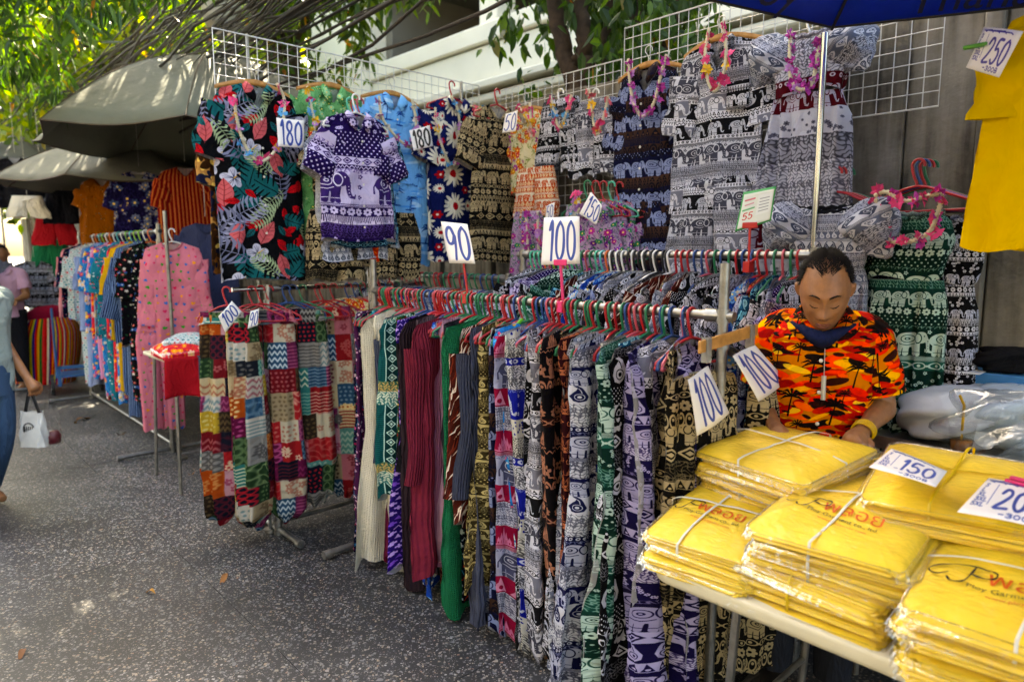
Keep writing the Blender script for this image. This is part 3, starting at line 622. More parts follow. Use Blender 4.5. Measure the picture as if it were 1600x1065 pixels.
# ------------------------------------------------------------------ ground
def ground_material():
    m, nt, b = nodes_mat('exposed_aggregate'); L = nt.links.new
    tc = N_(nt, 'ShaderNodeTexCoord'); base = N_(nt, 'ShaderNodeTexNoise'); base.inputs['Scale'].default_value = 1.1; base.inputs['Detail'].default_value = 7; base.inputs['Roughness'].default_value = .65; L(tc.outputs['Object'], base.inputs['Vector'])
    fine = N_(nt, 'ShaderNodeTexNoise'); fine.inputs['Scale'].default_value = 140; fine.inputs['Detail'].default_value = 3; L(tc.outputs['Object'], fine.inputs['Vector'])
    rr = N_(nt, 'ShaderNodeValToRGB'); rr.color_ramp.elements[0].position = .3; rr.color_ramp.elements[1].position = .75
    rr.color_ramp.elements[0].color = (.022, .022, .025, 1); rr.color_ramp.elements[1].color = (.046, .046, .048, 1); L(base.outputs[0], rr.inputs[0])
    cur = rr.outputs[0]; hts = None
    warp = N_(nt, 'ShaderNodeTexNoise'); warp.inputs['Scale'].default_value = 30; L(tc.outputs['Object'], warp.inputs['Vector'])
    wv = N_(nt, 'ShaderNodeVectorMath', operation='SCALE'); wv.inputs['Scale'].default_value = .022; L(warp.outputs['Color'], wv.inputs[0])
    va = N_(nt, 'ShaderNodeVectorMath', operation='ADD'); L(tc.outputs['Object'], va.inputs[0]); L(wv.outputs[0], va.inputs[1])
    for sc_, lo, hi, thr in ((48, .24, .36, .54), (74, .26, .36, .62), (120, .28, .4, .66)):
        vo = N_(nt, 'ShaderNodeTexVoronoi', feature='F1', distance='CHEBYCHEV' if sc_ != 120 else 'EUCLIDEAN'); vo.inputs['Scale'].default_value = sc_; vo.inputs['Randomness'].default_value = 1; L(va.outputs[0], vo.inputs['Vector'])
        sp = N_(nt, 'ShaderNodeSeparateColor'); L(vo.outputs['Color'], sp.inputs[0])
        # radius of each stone differs; some cells have none, fewer where the slab is worn or tarred over
        dens = N_(nt, 'ShaderNodeMath', operation='MULTIPLY_ADD'); L(base.outputs[0], dens.inputs[0]); dens.inputs[1].default_value = 1.1; dens.inputs[2].default_value = thr-.62
        has = N_(nt, 'ShaderNodeMath', operation='LESS_THAN'); L(sp.outputs[0], has.inputs[0]); L(dens.outputs[0], has.inputs[1])
        rad = N_(nt, 'ShaderNodeMapRange'); L(sp.outputs[1], rad.inputs[0]); rad.inputs[3].default_value = lo*.6; rad.inputs[4].default_value = hi
        ins = N_(nt, 'ShaderNodeMath', operation='LESS_THAN'); L(vo.outputs['Distance'], ins.inputs[0]); L(rad.outputs[0], ins.inputs[1])
        mk = N_(nt, 'ShaderNodeMath', operation='MULTIPLY'); L(has.outputs[0], mk.inputs[0]); L(ins.outputs[0], mk.inputs[1])
        cr = N_(nt, 'ShaderNodeValToRGB'); e = cr.color_ramp.elements; e[0].color = (.14, .14, .145, 1); e[1].color = (.5, .485, .46, 1)
        q = e.new(.55); q.color = (.25, .248, .25, 1); q = e.new(.86); q.color = (.43, .35, .25, 1); q = e.new(.9); q.color = (.36, .2, .13, 1); q = e.new(.93); q.color = (.42, .41, .4, 1); L(sp.outputs[2], cr.inputs[0])
        mx = N_(nt, 'ShaderNodeMix', data_type='RGBA'); L(mk.outputs[0], mx.inputs[0]); L(cur, mx.inputs[6]); L(cr.outputs[0], mx.inputs[7]); cur = mx.outputs[2]
        if hts is None: hts = mk.outputs[0]
    dirt = N_(nt, 'ShaderNodeTexNoise'); dirt.inputs['Scale'].default_value = .55; dirt.inputs['Detail'].default_value = 5; L(tc.outputs['Object'], dirt.inputs['Vector'])
    dr = N_(nt, 'ShaderNodeMapRange'); dr.inputs[1].default_value = .38; dr.inputs[2].default_value = .62; dr.inputs[3].default_value = .42; dr.inputs[4].default_value = 1.15; L(dirt.outputs[0], dr.inputs[0])
    mm = N_(nt, 'ShaderNodeMix', data_type='RGBA', blend_type='MULTIPLY'); mm.inputs[0].default_value = 1; L(cur, mm.inputs[6]); L(dr.outputs[0], mm.inputs[7]); L(mm.outputs[2], b.inputs['Base Color'])
    b.inputs['Roughness'].default_value = .5
    h2 = N_(nt, 'ShaderNodeMath', operation='MULTIPLY_ADD'); L(fine.outputs[0], h2.inputs[0]); h2.inputs[1].default_value = .6; L(hts, h2.inputs[2])
    bp = N_(nt, 'ShaderNodeBump'); bp.inputs['Strength'].default_value = .35; bp.inputs['Distance'].default_value = .006; L(h2.outputs[0], bp.inputs['Height']); L(bp.outputs[0], b.inputs['Normal'])
    return m
GROUND = ground_material()
# the pavement is cast in big slabs; narrow sunk joints between them
base = MB(); base.box(-400, 400, -400, 400, -.6, -.03); tag(base.build('ground', mat('joint_earth', '#241f1c', .9, bump=.4)), kind='structure')
pav = bpy.data.objects.new('pavement', None); col.objects.link(pav); tag(pav, kind='structure')
j = .0015
SLU, SLV = 2.05, 2.05
us = np.arange(-4.2, 12.5, SLU); ds = np.arange(-5.05, 3.15, SLV)
for a in us:
    for d in ds:
        s = MB(); P = [uv(a+j, d+j), uv(a+SLU-j, d+j), uv(a+SLU-j, min(d+SLV, 6)-j), uv(a+j, d+SLV-j)]
        P = [p*np.array([1, 1, 0]) for p in P]; s.add(P+[p+np.array([0, 0, -.08]) for p in P], [(3, 2, 1, 0), (0, 1, 5, 4), (1, 2, 6, 5), (2, 3, 7, 6), (3, 0, 4, 7)])
        s.build('paving_slab', GROUND, pav, smooth=False)
far = MB()
u0, u1, d0, d1 = us[0], us[-1]+SLU, ds[0], ds[-1]+SLV; BIG = 300
for a0, a1, b0, b1 in ((u1, BIG, -BIG, BIG), (-BIG, u0, -BIG, BIG), (u0, u1, -BIG, d0), (u0, u1, d1, BIG)):
    far.add([uv(a0, b0, -.004), uv(a1, b0, -.004), uv(a1, b1, -.004), uv(a0, b1, -.004)], [(3, 2, 1, 0)])
tag(far.build('street', GROUND, smooth=False), kind='structure')

# ------------------------------------------------------------------ concrete fence behind the stall
def concrete():
    m, nt, b = nodes_mat('stained_concrete'); L = nt.links.new; tc = N_(nt, 'ShaderNodeTexCoord')
    a = N_(nt, 'ShaderNodeTexNoise'); a.inputs['Scale'].default_value = 3.2; a.inputs['Detail'].default_value = 9; a.inputs['Roughness'].default_value = .68; L(tc.outputs['Object'], a.inputs['Vector'])
    mp = N_(nt, 'ShaderNodeMapping'); mp.inputs['Scale'].default_value = (9, 9, .9); L(tc.outputs['Object'], mp.inputs['Vector'])
    st = N_(nt, 'ShaderNodeTexNoise'); st.inputs['Scale'].default_value = 2; st.inputs['Detail'].default_value = 6; L(mp.outputs[0], st.inputs['Vector'])
    r = N_(nt, 'ShaderNodeValToRGB'); e = r.color_ramp.elements; e[0].position = .40; e[0].color = (.05, .042, .032, 1); e[1].position = .66; e[1].color = (.27, .245, .2, 1); q = e.new(.5); q.color = (.155, .137, .105, 1)
    ad = N_(nt, 'ShaderNodeMath', operation='MULTIPLY_ADD'); L(st.outputs[0], ad.inputs[0]); ad.inputs[1].default_value = .55; 
    a2 = N_(nt, 'ShaderNodeMath', operation='MULTIPLY'); L(a.outputs[0], a2.inputs[0]); a2.inputs[1].default_value = .5; L(a2.outputs[0], ad.inputs[2]); L(ad.outputs[0], r.inputs[0]); L(r.outputs[0], b.inputs['Base Color'])
    b.inputs['Roughness'].default_value = .9
    n3 = N_(nt, 'ShaderNodeTexNoise'); n3.inputs['Scale'].default_value = 45; n3.inputs['Detail'].default_value = 6; L(tc.outputs['Object'], n3.inputs['Vector'])
    bp = N_(nt, 'ShaderNodeBump'); bp.inputs['Strength'].default_value = .5; bp.inputs['Distance'].default_value = .01; L(n3.outputs[0], bp.inputs['Height']); L(bp.outputs[0], b.inputs['Normal'])
    return m
CONC = concrete(); CREAM = mat('cream_render', '#e2dbc6', .75, var=.06, vscale=1.2, bump=.08, bscale=30)
WD = 3.24
fence = thing('concrete_fence', 'weathered brown-grey concrete fence of upright planks behind the clothes', 'fence', uv(2, WD), 0)
rnd = random.Random(1)
def local_box(parent_loc, a0, a1, b0, b1, z0, z1):
    s = MB(); P = [uv(a, b, z)-np.asarray(parent_loc) for z in (z0, z1) for b in (b0, b1) for a in (a0, a1)]
    s.add(P, [(0, 1, 3, 2), (4, 6, 7, 5), (0, 4, 5, 1), (2, 3, 7, 6), (0, 2, 6, 4), (1, 5, 7, 3)]); return s
a = -2.6; k = 0; pl = uv(2, WD)
while a < 24:
    wd = rnd.choice((.235, .25, .265))*(1 if a < 9.5 else 2.4); off = rnd.uniform(0, .012)
    rib = k % 3 == 2
    if rib: wd = .07; off = -.03
    o = local_box(pl, a+.003, a+wd-.003, WD+off, WD+.12, 0, 2.66+rnd.uniform(-.008, .008)).build('post' if rib else 'plank', CONC, fence, smooth=False); bevel(o, .006, 1)
    a += wd; k += 1
local_box(pl, -2.6, 24, WD+.03, WD+.1, 0, 2.6).build('backing', CONC, fence, smooth=False)

# ------------------------------------------------------------------ the pale building beyond the fence
BD = 7.0; bl = uv(4, BD)
bld = thing('building', 'cream rendered building with a deep shaded balcony beyond the fence', 'building', bl)
def bpart(name, a0, a1, b0, b1, z0, z1, m=CREAM): return bevel(local_box(bl, a0, a1, b0, b1, z0, z1).build(name, m, bld, smooth=False), .02, 1)
DIM = mat('shade_darkened_plaster', '#6f6a5e', .8, var=.08, vscale=2)  # plaster colour darkened to deepen the shade inside the balcony
bpart('wall', -8, 11.3, BD, BD+.3, 0, 4.76); bpart('parapet', -8, 11.3, BD-.07, BD+.25, 4.78, 5.05)
bpart('ledge', -8, 11.3, BD-.28, BD-.003, 4.05, 4.17); bpart('ledge', -8, 11.3, BD-.2, BD-.003, 3.88, 3.99); bpart('ledge', -8, 11.3, BD-.12, BD-.003, 3.6, 3.75)
bpart('column', 11.32, 13.1, BD-.3, BD+1.4, 0, 10); bpart('column', 7.9, 8.3, BD+.05, BD+.45, 5.06, 6.5); bpart('column', 3.2, 3.6, BD+.05, BD+.45, 5.06, 6.5)
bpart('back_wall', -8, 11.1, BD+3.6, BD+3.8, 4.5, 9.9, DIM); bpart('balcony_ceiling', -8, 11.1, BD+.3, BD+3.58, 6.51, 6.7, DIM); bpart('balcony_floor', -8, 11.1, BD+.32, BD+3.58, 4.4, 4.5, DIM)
bpart('sun_block_wall', -8, 11.3, BD-.05, BD+.28, 6.52, 11); bpart('sun_block_roof', -8, 11.4, BD-.4, BD+6, 11.02, 11.2); bpart('end_wall', 11.1, 11.3, BD+.32, BD+6, 0, 11, DIM)  # wall above the balcony and its top slab: unseen, added to block the sun
for a0 in (8.2, 3.6): 
    f = bpart('window', a0, a0+1.4, BD+3.54, BD+3.59, 4.9, 6.2, mat('window_frame', '#4a4640', .5)); local_box(bl, a0+.08, a0+1.32, BD+3.52, BD+3.536, 4.98, 6.12).build('pane', mat('dark_glass', '#1c2226', .08, spec=.8), f, smooth=False)

# ------------------------------------------------------------------ unseen shophouses across the street, added behind the camera to cut low sky light
for k, (a0, a1, h, c_) in enumerate(((-14, -4.2, 9.5, '#b3a890'), (-4, 5.4, 8.2, '#9c9a92'), (5.6, 15, 10.2, '#a89c86'))):
    ol = uv((a0+a1)/2, -8.5); ob_ = thing('unseen_shophouse', ('ochre', 'grey', 'tan')[k]+' row house added unseen behind the camera to cut low sky light', 'building', ol); mm_ = mat('render_%d' % k, c_, .85, var=.1, vscale=1)
    local_box(ol, a0, a1, -12, -8.5, 0, h).build('wall', mm_, ob_, smooth=False); local_box(ol, a0-.05, a1+.05, -8.49, -8.1, h-.3, h).build('cornice', mm_, ob_, smooth=False)
    for q in np.arange(a0+.8, a1-1.4, 2.2):
        for z in (3.4, 6.2): local_box(ol, q, q+1.2, -8.495, -8.46, z, z+1.5).build('window', mat('dark_glass', '#1c2226', .08, spec=.8), ob_, smooth=False)
        local_box(ol, q-.3, q+1.5, -8.495, -8.44, .1, 2.6).build('shutter', mat('shutter_grey', '#6f706c', .6), ob_, smooth=False)
    local_box(ol, a0+.1, a1-.1, -8.49, -6.6, 2.85, 2.93).build('awning', mat('awning_cloth', '#4a5a50', .8), ob_, smooth=False)
# ------------------------------------------------------------------ trees
def leaf_mat(name, c1, c2, c3, tr=.45):
    m, nt, b = nodes_mat(name); L = nt.links.new; g = N_(nt, 'ShaderNodeNewGeometry'); r = N_(nt, 'ShaderNodeValToRGB'); e = r.color_ramp.elements
    e[0].color = (*lin(c1), 1); e[1].color = (*lin(c3), 1); q = e.new(.5); q.color = (*lin(c2), 1); q = e.new(.97); q.color = (*lin(c3), 1); e[-1].color = (*lin('#b0702a'), 1)
    L(g.outputs['Random Per Island'], r.inputs[0]); L(r.outputs[0], b.inputs['Base Color']); b.inputs['Roughness'].default_value = .42
    t = N_(nt, 'ShaderNodeBsdfTranslucent'); hs = N_(nt, 'ShaderNodeHueSaturation'); hs.inputs['Saturation'].default_value = 1.15; hs.inputs['Value'].default_value = 1.9; hs.inputs['Hue'].default_value = .485
    L(r.outputs[0], hs.inputs['Color']); L(hs.outputs[0], t.inputs[0]); ms = N_(nt, 'ShaderNodeMixShader'); ms.inputs[0].default_value = tr
    out = nt.nodes['Material Output']; L(b.outputs[0], ms.inputs[1]); L(t.outputs[0], ms.inputs[2]); L(ms.outputs[0], out.inputs[0]); return m
LEAF_A = leaf_mat('leaf_green', '#263e10', '#3f5e18', '#64801f'); LEAF_B = leaf_mat('leaf_yellowgreen', '#3f5e18', '#688422', '#98a034'); LEAF_C = leaf_mat('leaf_deep', '#26401a', '#35561e', '#587a2a', .35)
BARK = mat('bark', '#4a3a2c', .9, var=.4, vscale=14, bump=.8, bscale=25)
def leaves(npr, centers, dirs, size, wid=.34, droop=.3):
    """one six-vertex folded leaf at every centre"""
    n = len(centers); d = dirs/np.linalg.norm(dirs, axis=1)[:, None]
    r = npr.normal(size=(n, 3)); s = np.cross(d, r); s /= np.linalg.norm(s, axis=1)[:, None]+1e-9; up = np.cross(s, d)
    L = (size*npr.uniform(.65, 1.25, n))[:, None]; W = L*wid; c = centers
    P = np.stack([c, c+d*L*.3+s*W*.5-up*W*.1, c+d*L*.65+s*W*.42-up*W*.12-Z*droop*L*.12, c+d*L-Z*droop*L*.35, c+d*L*.65-s*W*.42-up*W*.12-Z*droop*L*.12, c+d*L*.3-s*W*.5-up*W*.1], 1)
    P[:, 0] -= 0; F = []
    for k in range(n): o = 6*k; F.append((o, o+1, o+2, o+3)); F.append((o, o+3, o+4, o+5))
    return P.reshape(-1, 3), F
def crown(name, seed, blobs, n, size, m, parent, origin, wid=.34, hang=.6, cluster=7):
    npr = np.random.default_rng(seed); bl_ = np.array([b[:3] for b in blobs], float); rad = np.array([b[3:6] if len(b) > 4 else (b[3],)*3 for b in blobs], float)
    wt = rad.prod(1)**.8; pick = npr.choice(len(blobs), n//cluster, p=wt/wt.sum())
    v = npr.normal(size=(n//cluster, 3)); v /= np.linalg.norm(v, axis=1)[:, None]; rr = npr.uniform(.2, 1, n//cluster)**.45
    cl = bl_[pick]+v*rr[:, None]*rad[pick]
    c = np.repeat(cl, cluster, 0)+npr.normal(size=(n//cluster*cluster, 3))*size*.45
    d = npr.normal(size=c.shape); d[:, 2] -= hang*1.4
    P, F = leaves(npr, c, d, size, wid); s = MB(); s.add(P-np.asarray(origin), F); return s.build(name, m, parent, smooth=False)
def limb(s, pts, r0, r1, n=26, wob=.03, seed=0):
    npr = np.random.default_rng(seed); p = spline(pts, n); p[1:-1] += npr.normal(size=(n-2, 3))*wob*.4; s.tube(p, np.linspace(r0, r1, n), 9)
def tree(name, label, base, limbs, blobs, n, size, m, seed, wid=.34, hang=.6):
    t = thing(name, label, 'tree', base); s = MB()
    for pts, r0, r1 in limbs: limb(s, np.asarray(pts)-base, r0, r1, seed=seed)
    s.build('trunk', BARK, t); crown('crown', seed, blobs, n, size, m, t, base, wid, hang); return t
# forked tree far up the street
b1 = at_y(195, 330, 10.5)*np.array([1, 1, 0]); f1 = at_y(186, 118, 10.5); g1 = at_y(232, 20, 10.8); g2 = at_y(130, 60, 10.2)
tree('street_tree', 'forked street tree with sunlit yellow-green leaves above the far umbrellas', b1, [([b1, at_y(200, 200, 10.5), f1], .22, .17), ([f1, at_y(200, 70, 10.6), g1, g1+np.array([.5, .2, 1.6])], .16, .08), ([f1, at_y(150, 90, 10.4), g2, g2+np.array([-.8, 0, 1.2])], .11, .05)],
     [(*at_y(90, 60, 10.5), 2.3, 2, 1.5), (*at_y(250, 10, 11.5), 2, 2, 1.2), (*at_y(20, 190, 12.5), 2.2, 1.5, .9), (*at_y(180, 170, 12.5), 1.8, 1.2, .9), (*at_y(-80, -80, 9.5), 2.5, 2.5, 1.5), (*at_y(330, 60, 12.5), 1.4, 1.2, .9)], 11500, .17, LEAF_B, 11, .42)
# dark trunk in the middle, against the building
b2 = at_y(455, 330, 8.6)*np.array([1, 1, 0])
tree('street_tree', 'tree with a thick dark leaning trunk beside the white column', b2, [([b2, at_y(452, 230, 8.6), at_y(444, 90, 8.6), at_y(420, 0, 8.4), at_y(380, -120, 8.2)], .24, .16), ([at_y(446, 90, 8.6), at_y(476, 40, 8.5), at_y(500, -40, 8.4), at_y(520, -120, 8.4)], .07, .03), ([at_y(440, 60, 8.6), at_y(395, 10, 8.8), at_y(350, -60, 9)], .09, .04)],
     [(*at_y(500, 40, 8.2), .62, .6, .75), (*at_y(560, -20, 8), .7, .6, .35), (*at_y(420, -130, 7.6), 1.7, 1.5, .8), (*at_y(470, 105, 8.5), .42, .4, .35), (*at_y(590, -110, 7.5), 1.2, 1.2, .6), (*at_y(350, 20, 9.5), 1., .8, .7), (*at_y(330, 90, 10.2), .7, .6, .4)], 4300, .19, LEAF_A, 12, .26, 1.1)
# twin-stemmed tree right behind the fence
D4 = 4.0; b3 = on_d(905, 330, D4)*np.array([1, 1, 0]); k3 = on_d(905, 190, D4)
tree('fence_tree', 'twin-stemmed tree with big glossy leaves rising behind the fence', b3, [([b3, k3, on_d(890, 120, D4), on_d(872, 40, D4), on_d(858, -40, D4), on_d(850, -140, D4)], .085, .05), ([k3, on_d(914, 90, D4), on_d(908, 0, D4), on_d(925, -110, D4)], .07, .045), ([on_d(890, 110, D4), on_d(905, 60, D4), on_d(880, -30, D4)], .03, .02), ([on_d(950, 190, D4+.3), on_d(945, 80, D4+.3), on_d(960, -60, D4+.3)], .045, .03)],
     [(*on_d(830, 80, 3.95), .32, .3, .33), (*on_d(800, 15, 3.95), .26, .25, .22), (*on_d(965, 40, 3.9), .3, .25, .38), (*on_d(890, 20, 4.5), .55, .5, .35), (*on_d(1000, 70, 3.9), .25, .2, .32), (*on_d(1050, 40, 4.1), .4, .35, .3), (*on_d(850, -120, 4), .9, .8, .5), (*on_d(1000, -90, 4), .9, .8, .45)], 1700, .135, LEAF_C, 13, .42, 1.3)
b4 = on_d(1005, 330, 4.4)*np.array([1, 1, 0])
tree('fence_tree', 'slender dark tree behind the wire grid beside the elephant-print shirts', b4, [([b4, on_d(1005, 150, 4.4), on_d(992, 40, 4.4), on_d(985, -60, 4.4)], .1, .07), ([on_d(1002, 130, 4.4), on_d(1050, 50, 4.4), on_d(1075, -30, 4.4)], .05, .03)], [(*on_d(1010, 45, 4.7), .5, .4, .4), (*on_d(1080, 70, 4.8), .35, .3, .3), (*on_d(940, 150, 4.9), .3, .25, .22), (*on_d(1030, -70, 4.6), .8, .7, .4)], 900, .15, LEAF_A, 14, .42, 1.0)
# bough hanging into the picture at top left
b5 = uv(5.2, -3.6)*np.array([1, 1, 0])
tree('street_tree', 'leafy bough of long narrow leaves hanging in at the top left corner', b5, [([b5, b5+Z*3.2, at_y(-120, -60, 5.6), at_y(60, -80, 5.6), at_y(200, -110, 5.8)], .2, .05)],
     [(*at_y(40, 20, 5.4), .62, .5, .33), (*at_y(100, -25, 5.3), .5, .45, .3), (*at_y(-20, 70, 5.6), .4, .4, .4), (*at_y(55, 105, 5.8), .26, .25, .26), (*at_y(200, -90, 5.5), .7, .6, .28), (*at_y(-220, -120, 5.0), 1.4, 1.2, .6)], 3300, .17, LEAF_C, 15, .2, 1.2)
# tall trees closing the street off
for i, (px, py, y, r, lab) in enumerate(((40, 150, 19, 3.4, 'hazy sunlit tree closing the far left end of the street'), (200, 120, 17, 3.2, 'tall pale green tree beyond the forked street tree'), (330, 90, 15, 2.4, 'yellow-green tree beyond the cables left of the white column'), (-120, 120, 17, 3.6, 'tall tree past the left edge at the street end'))):
    c = at_y(px, py, y); bb = c*np.array([1, 1, 0])
    tree('background_tree', lab, bb, [([bb, bb+Z*2, c, c+Z*2], .25, .12), ([c-Z*.5, c+np.array([.8, 0, 1.5])], .1, .05)], [(*c, r, r*.7, r*.62), (*(c+np.array([r*.5, 0, 2.4])), r*.9, r*.7, r*.6), (*(c+np.array([-r*.6, 0, 1.8])), r*.8, r*.6, r*.6), (*(c+np.array([0, 0, -1.9])), r*.95, r*.6, r*.4)], 6500, .3, (LEAF_B, LEAF_A)[i % 2], 40+i, .5)
# ------------------------------------------------------------------ overhead cables along the street
npr = np.random.default_rng(77); s = MB(); t = np.linspace(0, 1, 34)
for k in range(104):
    tight = k < 56
    h0, dd = (npr.normal(3.7, .22), npr.normal(2.45, .24)) if tight else (npr.uniform(3.7, 4.9), npr.uniform(1.7, 3.3))
    sag = npr.uniform(.15, .6); ph, am = npr.uniform(0, 6.3), npr.uniform(.01, .06); am2 = npr.uniform(.0, .09)
    uu = np.linspace(-3, 17.5, 34); hump = (h0+npr.normal(0, .15)-3.4)*0
    zz = h0+hump-sag*4*((uu-3)/20*(1-(uu-3)/20))*.6+am*1.6*np.sin(uu*1.7+ph)+am*.7*np.sin(uu*4.1+ph*3)+npr.normal(0, .2)*((uu-6)/10)
    D = dd+am2*np.sin(uu*.9+ph*2)+npr.normal(0, .35)*((uu-6)/10)
    s.tube(np.stack([uv(a, d, z) for a, d, z in zip(uu, D, zz)]), npr.choice((.005, .007, .009, .013)), 5, cap=False)
for k in range(9):                                   # slack loops and drops
    a0, a1 = npr.uniform(7, 11), npr.uniform(11.5, 16); h = npr.uniform(3.0, 3.8); q = np.linspace(0, 1, 24)
    s.tube(np.stack([uv(a0+(a1-a0)*x, npr.uniform(2.2, 2.3)+.3*math.sin(6*x), h-1.5*x*(1-x)*npr.uniform(.9, 1)) for x in q]), .006, 5, cap=False)
tag(s.build('overhead_cable', mat('cable_sheath', '#2f2822', .6, var=.35, vscale=2)), 'dense bundle of dark overhead cables sagging along the street', 'cables', kind='stuff')
bx = thing('cable_junction', 'pale round cable housing hanging under the wires at top', 'junction box', at_y(346, 12, 7.6))
s = MB(); s.lathe([(0, .32), (.12, .31), (.19, .22), (.2, -.1), (.15, -.24), (0, -.26)], 20); s.build('housing', mat('grey_plastic', '#b9b4a6', .5), bx)
s = MB(); s.tube([(0, 0, .3), (0, .02, .5), (.02, 0, .75)], .008, 6); s.build('strap', MATS['cable_sheath'], bx)

# ------------------------------------------------------------------ market umbrellas
def canvas_mat(name, c, c2, tr=.3, rough=.8):
    m, nt, b = nodes_mat(name); L = nt.links.new; tc = N_(nt, 'ShaderNodeTexCoord'); n = N_(nt, 'ShaderNodeTexNoise'); n.inputs['Scale'].default_value = 2.5; n.inputs['Detail'].default_value = 7; L(tc.outputs['Object'], n.inputs['Vector'])
    mx = N_(nt, 'ShaderNodeMix', data_type='RGBA'); mx.inputs[6].default_value = (*lin(c), 1); mx.inputs[7].default_value = (*lin(c2), 1); L(n.outputs[0], mx.inputs[0]); L(mx.outputs[2], b.inputs['Base Color']); b.inputs['Roughness'].default_value = rough
    n2 = N_(nt, 'ShaderNodeTexNoise'); n2.inputs['Scale'].default_value = 7; n2.inputs['Detail'].default_value = 4; L(tc.outputs['Object'], n2.inputs['Vector']); bp = N_(nt, 'ShaderNodeBump'); bp.inputs['Strength'].default_value = .3; bp.inputs['Distance'].default_value = .05; L(n2.outputs[0], bp.inputs['Height']); L(bp.outputs[0], b.inputs['Normal'])
    t = N_(nt, 'ShaderNodeBsdfTranslucent'); L(mx.outputs[2], t.inputs[0]); ms = N_(nt, 'ShaderNodeMixShader'); ms.inputs[0].default_value = tr; L(b.outputs[0], ms.inputs[1]); L(t.outputs[0], ms.inputs[2]); L(ms.outputs[0], nt.nodes['Material Output'].inputs[0]); return m
STEEL = mat('galvanised_steel', '#8f8d88', .38, metal=.9, var=.25, vscale=20, bump=.1); CHROME = mat('chrome', '#b5b3ae', .18, metal=1, var=.1); RUST = mat('brown_metal', '#4b3a2a', .5, metal=.5, var=.3)
def umbrella(name, label, rim_c, R, rise, m, n=8, tilt=(0, 0), rot=0., sag=.05, pole=True, ribs=True, rm=RUST, foot=None):
    """canopy of n panels; rim_c = centre of the rim circle"""
    t = thing(name, label, 'umbrella', rim_c, rot=(tilt[0], tilt[1], 0)); nr, per = 12, 8; s = MB()
    an = np.linspace(0, 2*math.pi, n*per+1); rr = np.linspace(.03, 1, nr)
    P = np.zeros((nr, len(an), 3))
    for i, q in enumerate(rr):
        for jj, a in enumerate(an):
            f = (jj % per)/per; chord = math.cos(math.pi/n)/math.cos((f-.5)*2*math.pi/n); dip = sag*math.sin(math.pi*f)*q
            rad = R*q*(chord*(1-.03*math.sin(math.pi*f)*q)); P[i, jj] = (rad*math.cos(a+rot), rad*math.sin(a+rot), rise*(1-q**1.9)-dip*.7)
    s.grid(P, None, 0, True); can = s.build('canopy', m, t)
    sm = can.modifiers.new('solid', 'SOLIDIFY'); sm.thickness = .004
    for k in range(n): sm_ = MB(); sm_.tube(P[:, k*per]+Z*.004, .0035, 5); sm_.build('seam', rm, t)
    hem = MB(); hem.tube(np.vstack([P[-1], P[-1][:2]]), .007, 5, cap=False); hem.build('hem', rm, t)
    if ribs:
        for k in range(n):
            a = k*2*math.pi/n+rot; d = np.array([math.cos(a), math.sin(a), 0]); rb = MB()
            rb.tube([d*R*q+Z*(rise*(1-q**1.9)-.012) for q in np.linspace(.02, 1, 9)], .006, 5); rb.build('rib', rm, t)
            if True:
                st = MB(); st.tube([Z*(rise-.55), d*R*.55+Z*(rise*(1-.55**1.9)-.02)], .005, 5); st.build('strut', rm, t)
    if pole:
        p = MB(); p.tube([(0, 0, rise+.03), (0, 0, -rim_c[2])], .019, 10); p.build('pole', CHROME, t)
        f = MB(); f.lathe([(0, .06), (.03, .06), (.04, .05), (.22, .04), (.24, 0), (0, 0)], 24, (0, 0, -rim_c[2])); f.build('base', STEEL, t)
    return t
BEIGE = canvas_mat('sunbleached_canvas', '#575b4d', '#6c6f61', .04); BEIGE2 = canvas_mat('dirty_canvas', '#62635a', '#7c7b6e', .06); BLUE = canvas_mat('blue_nylon', '#0c3fb0', '#1148c0', .45, .45); GREYC = canvas_mat('grey_canvas', '#5f6268', '#74777c', .2)
c1 = at_y(345, 230, 6.9); umbrella('market_umbrella', 'large sun-bleached grey-green canvas umbrella behind the tropical shirt', c1, 1.62, .84, BEIGE, 8, rot=.25, sag=.07)
c2 = at_y(196, 292, 8.2); umbrella('market_umbrella', 'lower grey-green umbrella with sun spots over the far stall', c2, 1.3, .52, BEIGE2, 8, rot=.1, sag=.06)
c3 = at_y(-5, 258, 11); umbrella('market_umbrella', 'grey umbrella at the far left edge of the street', c3, 1.35, .5, GREYC, 8, rot=.3)
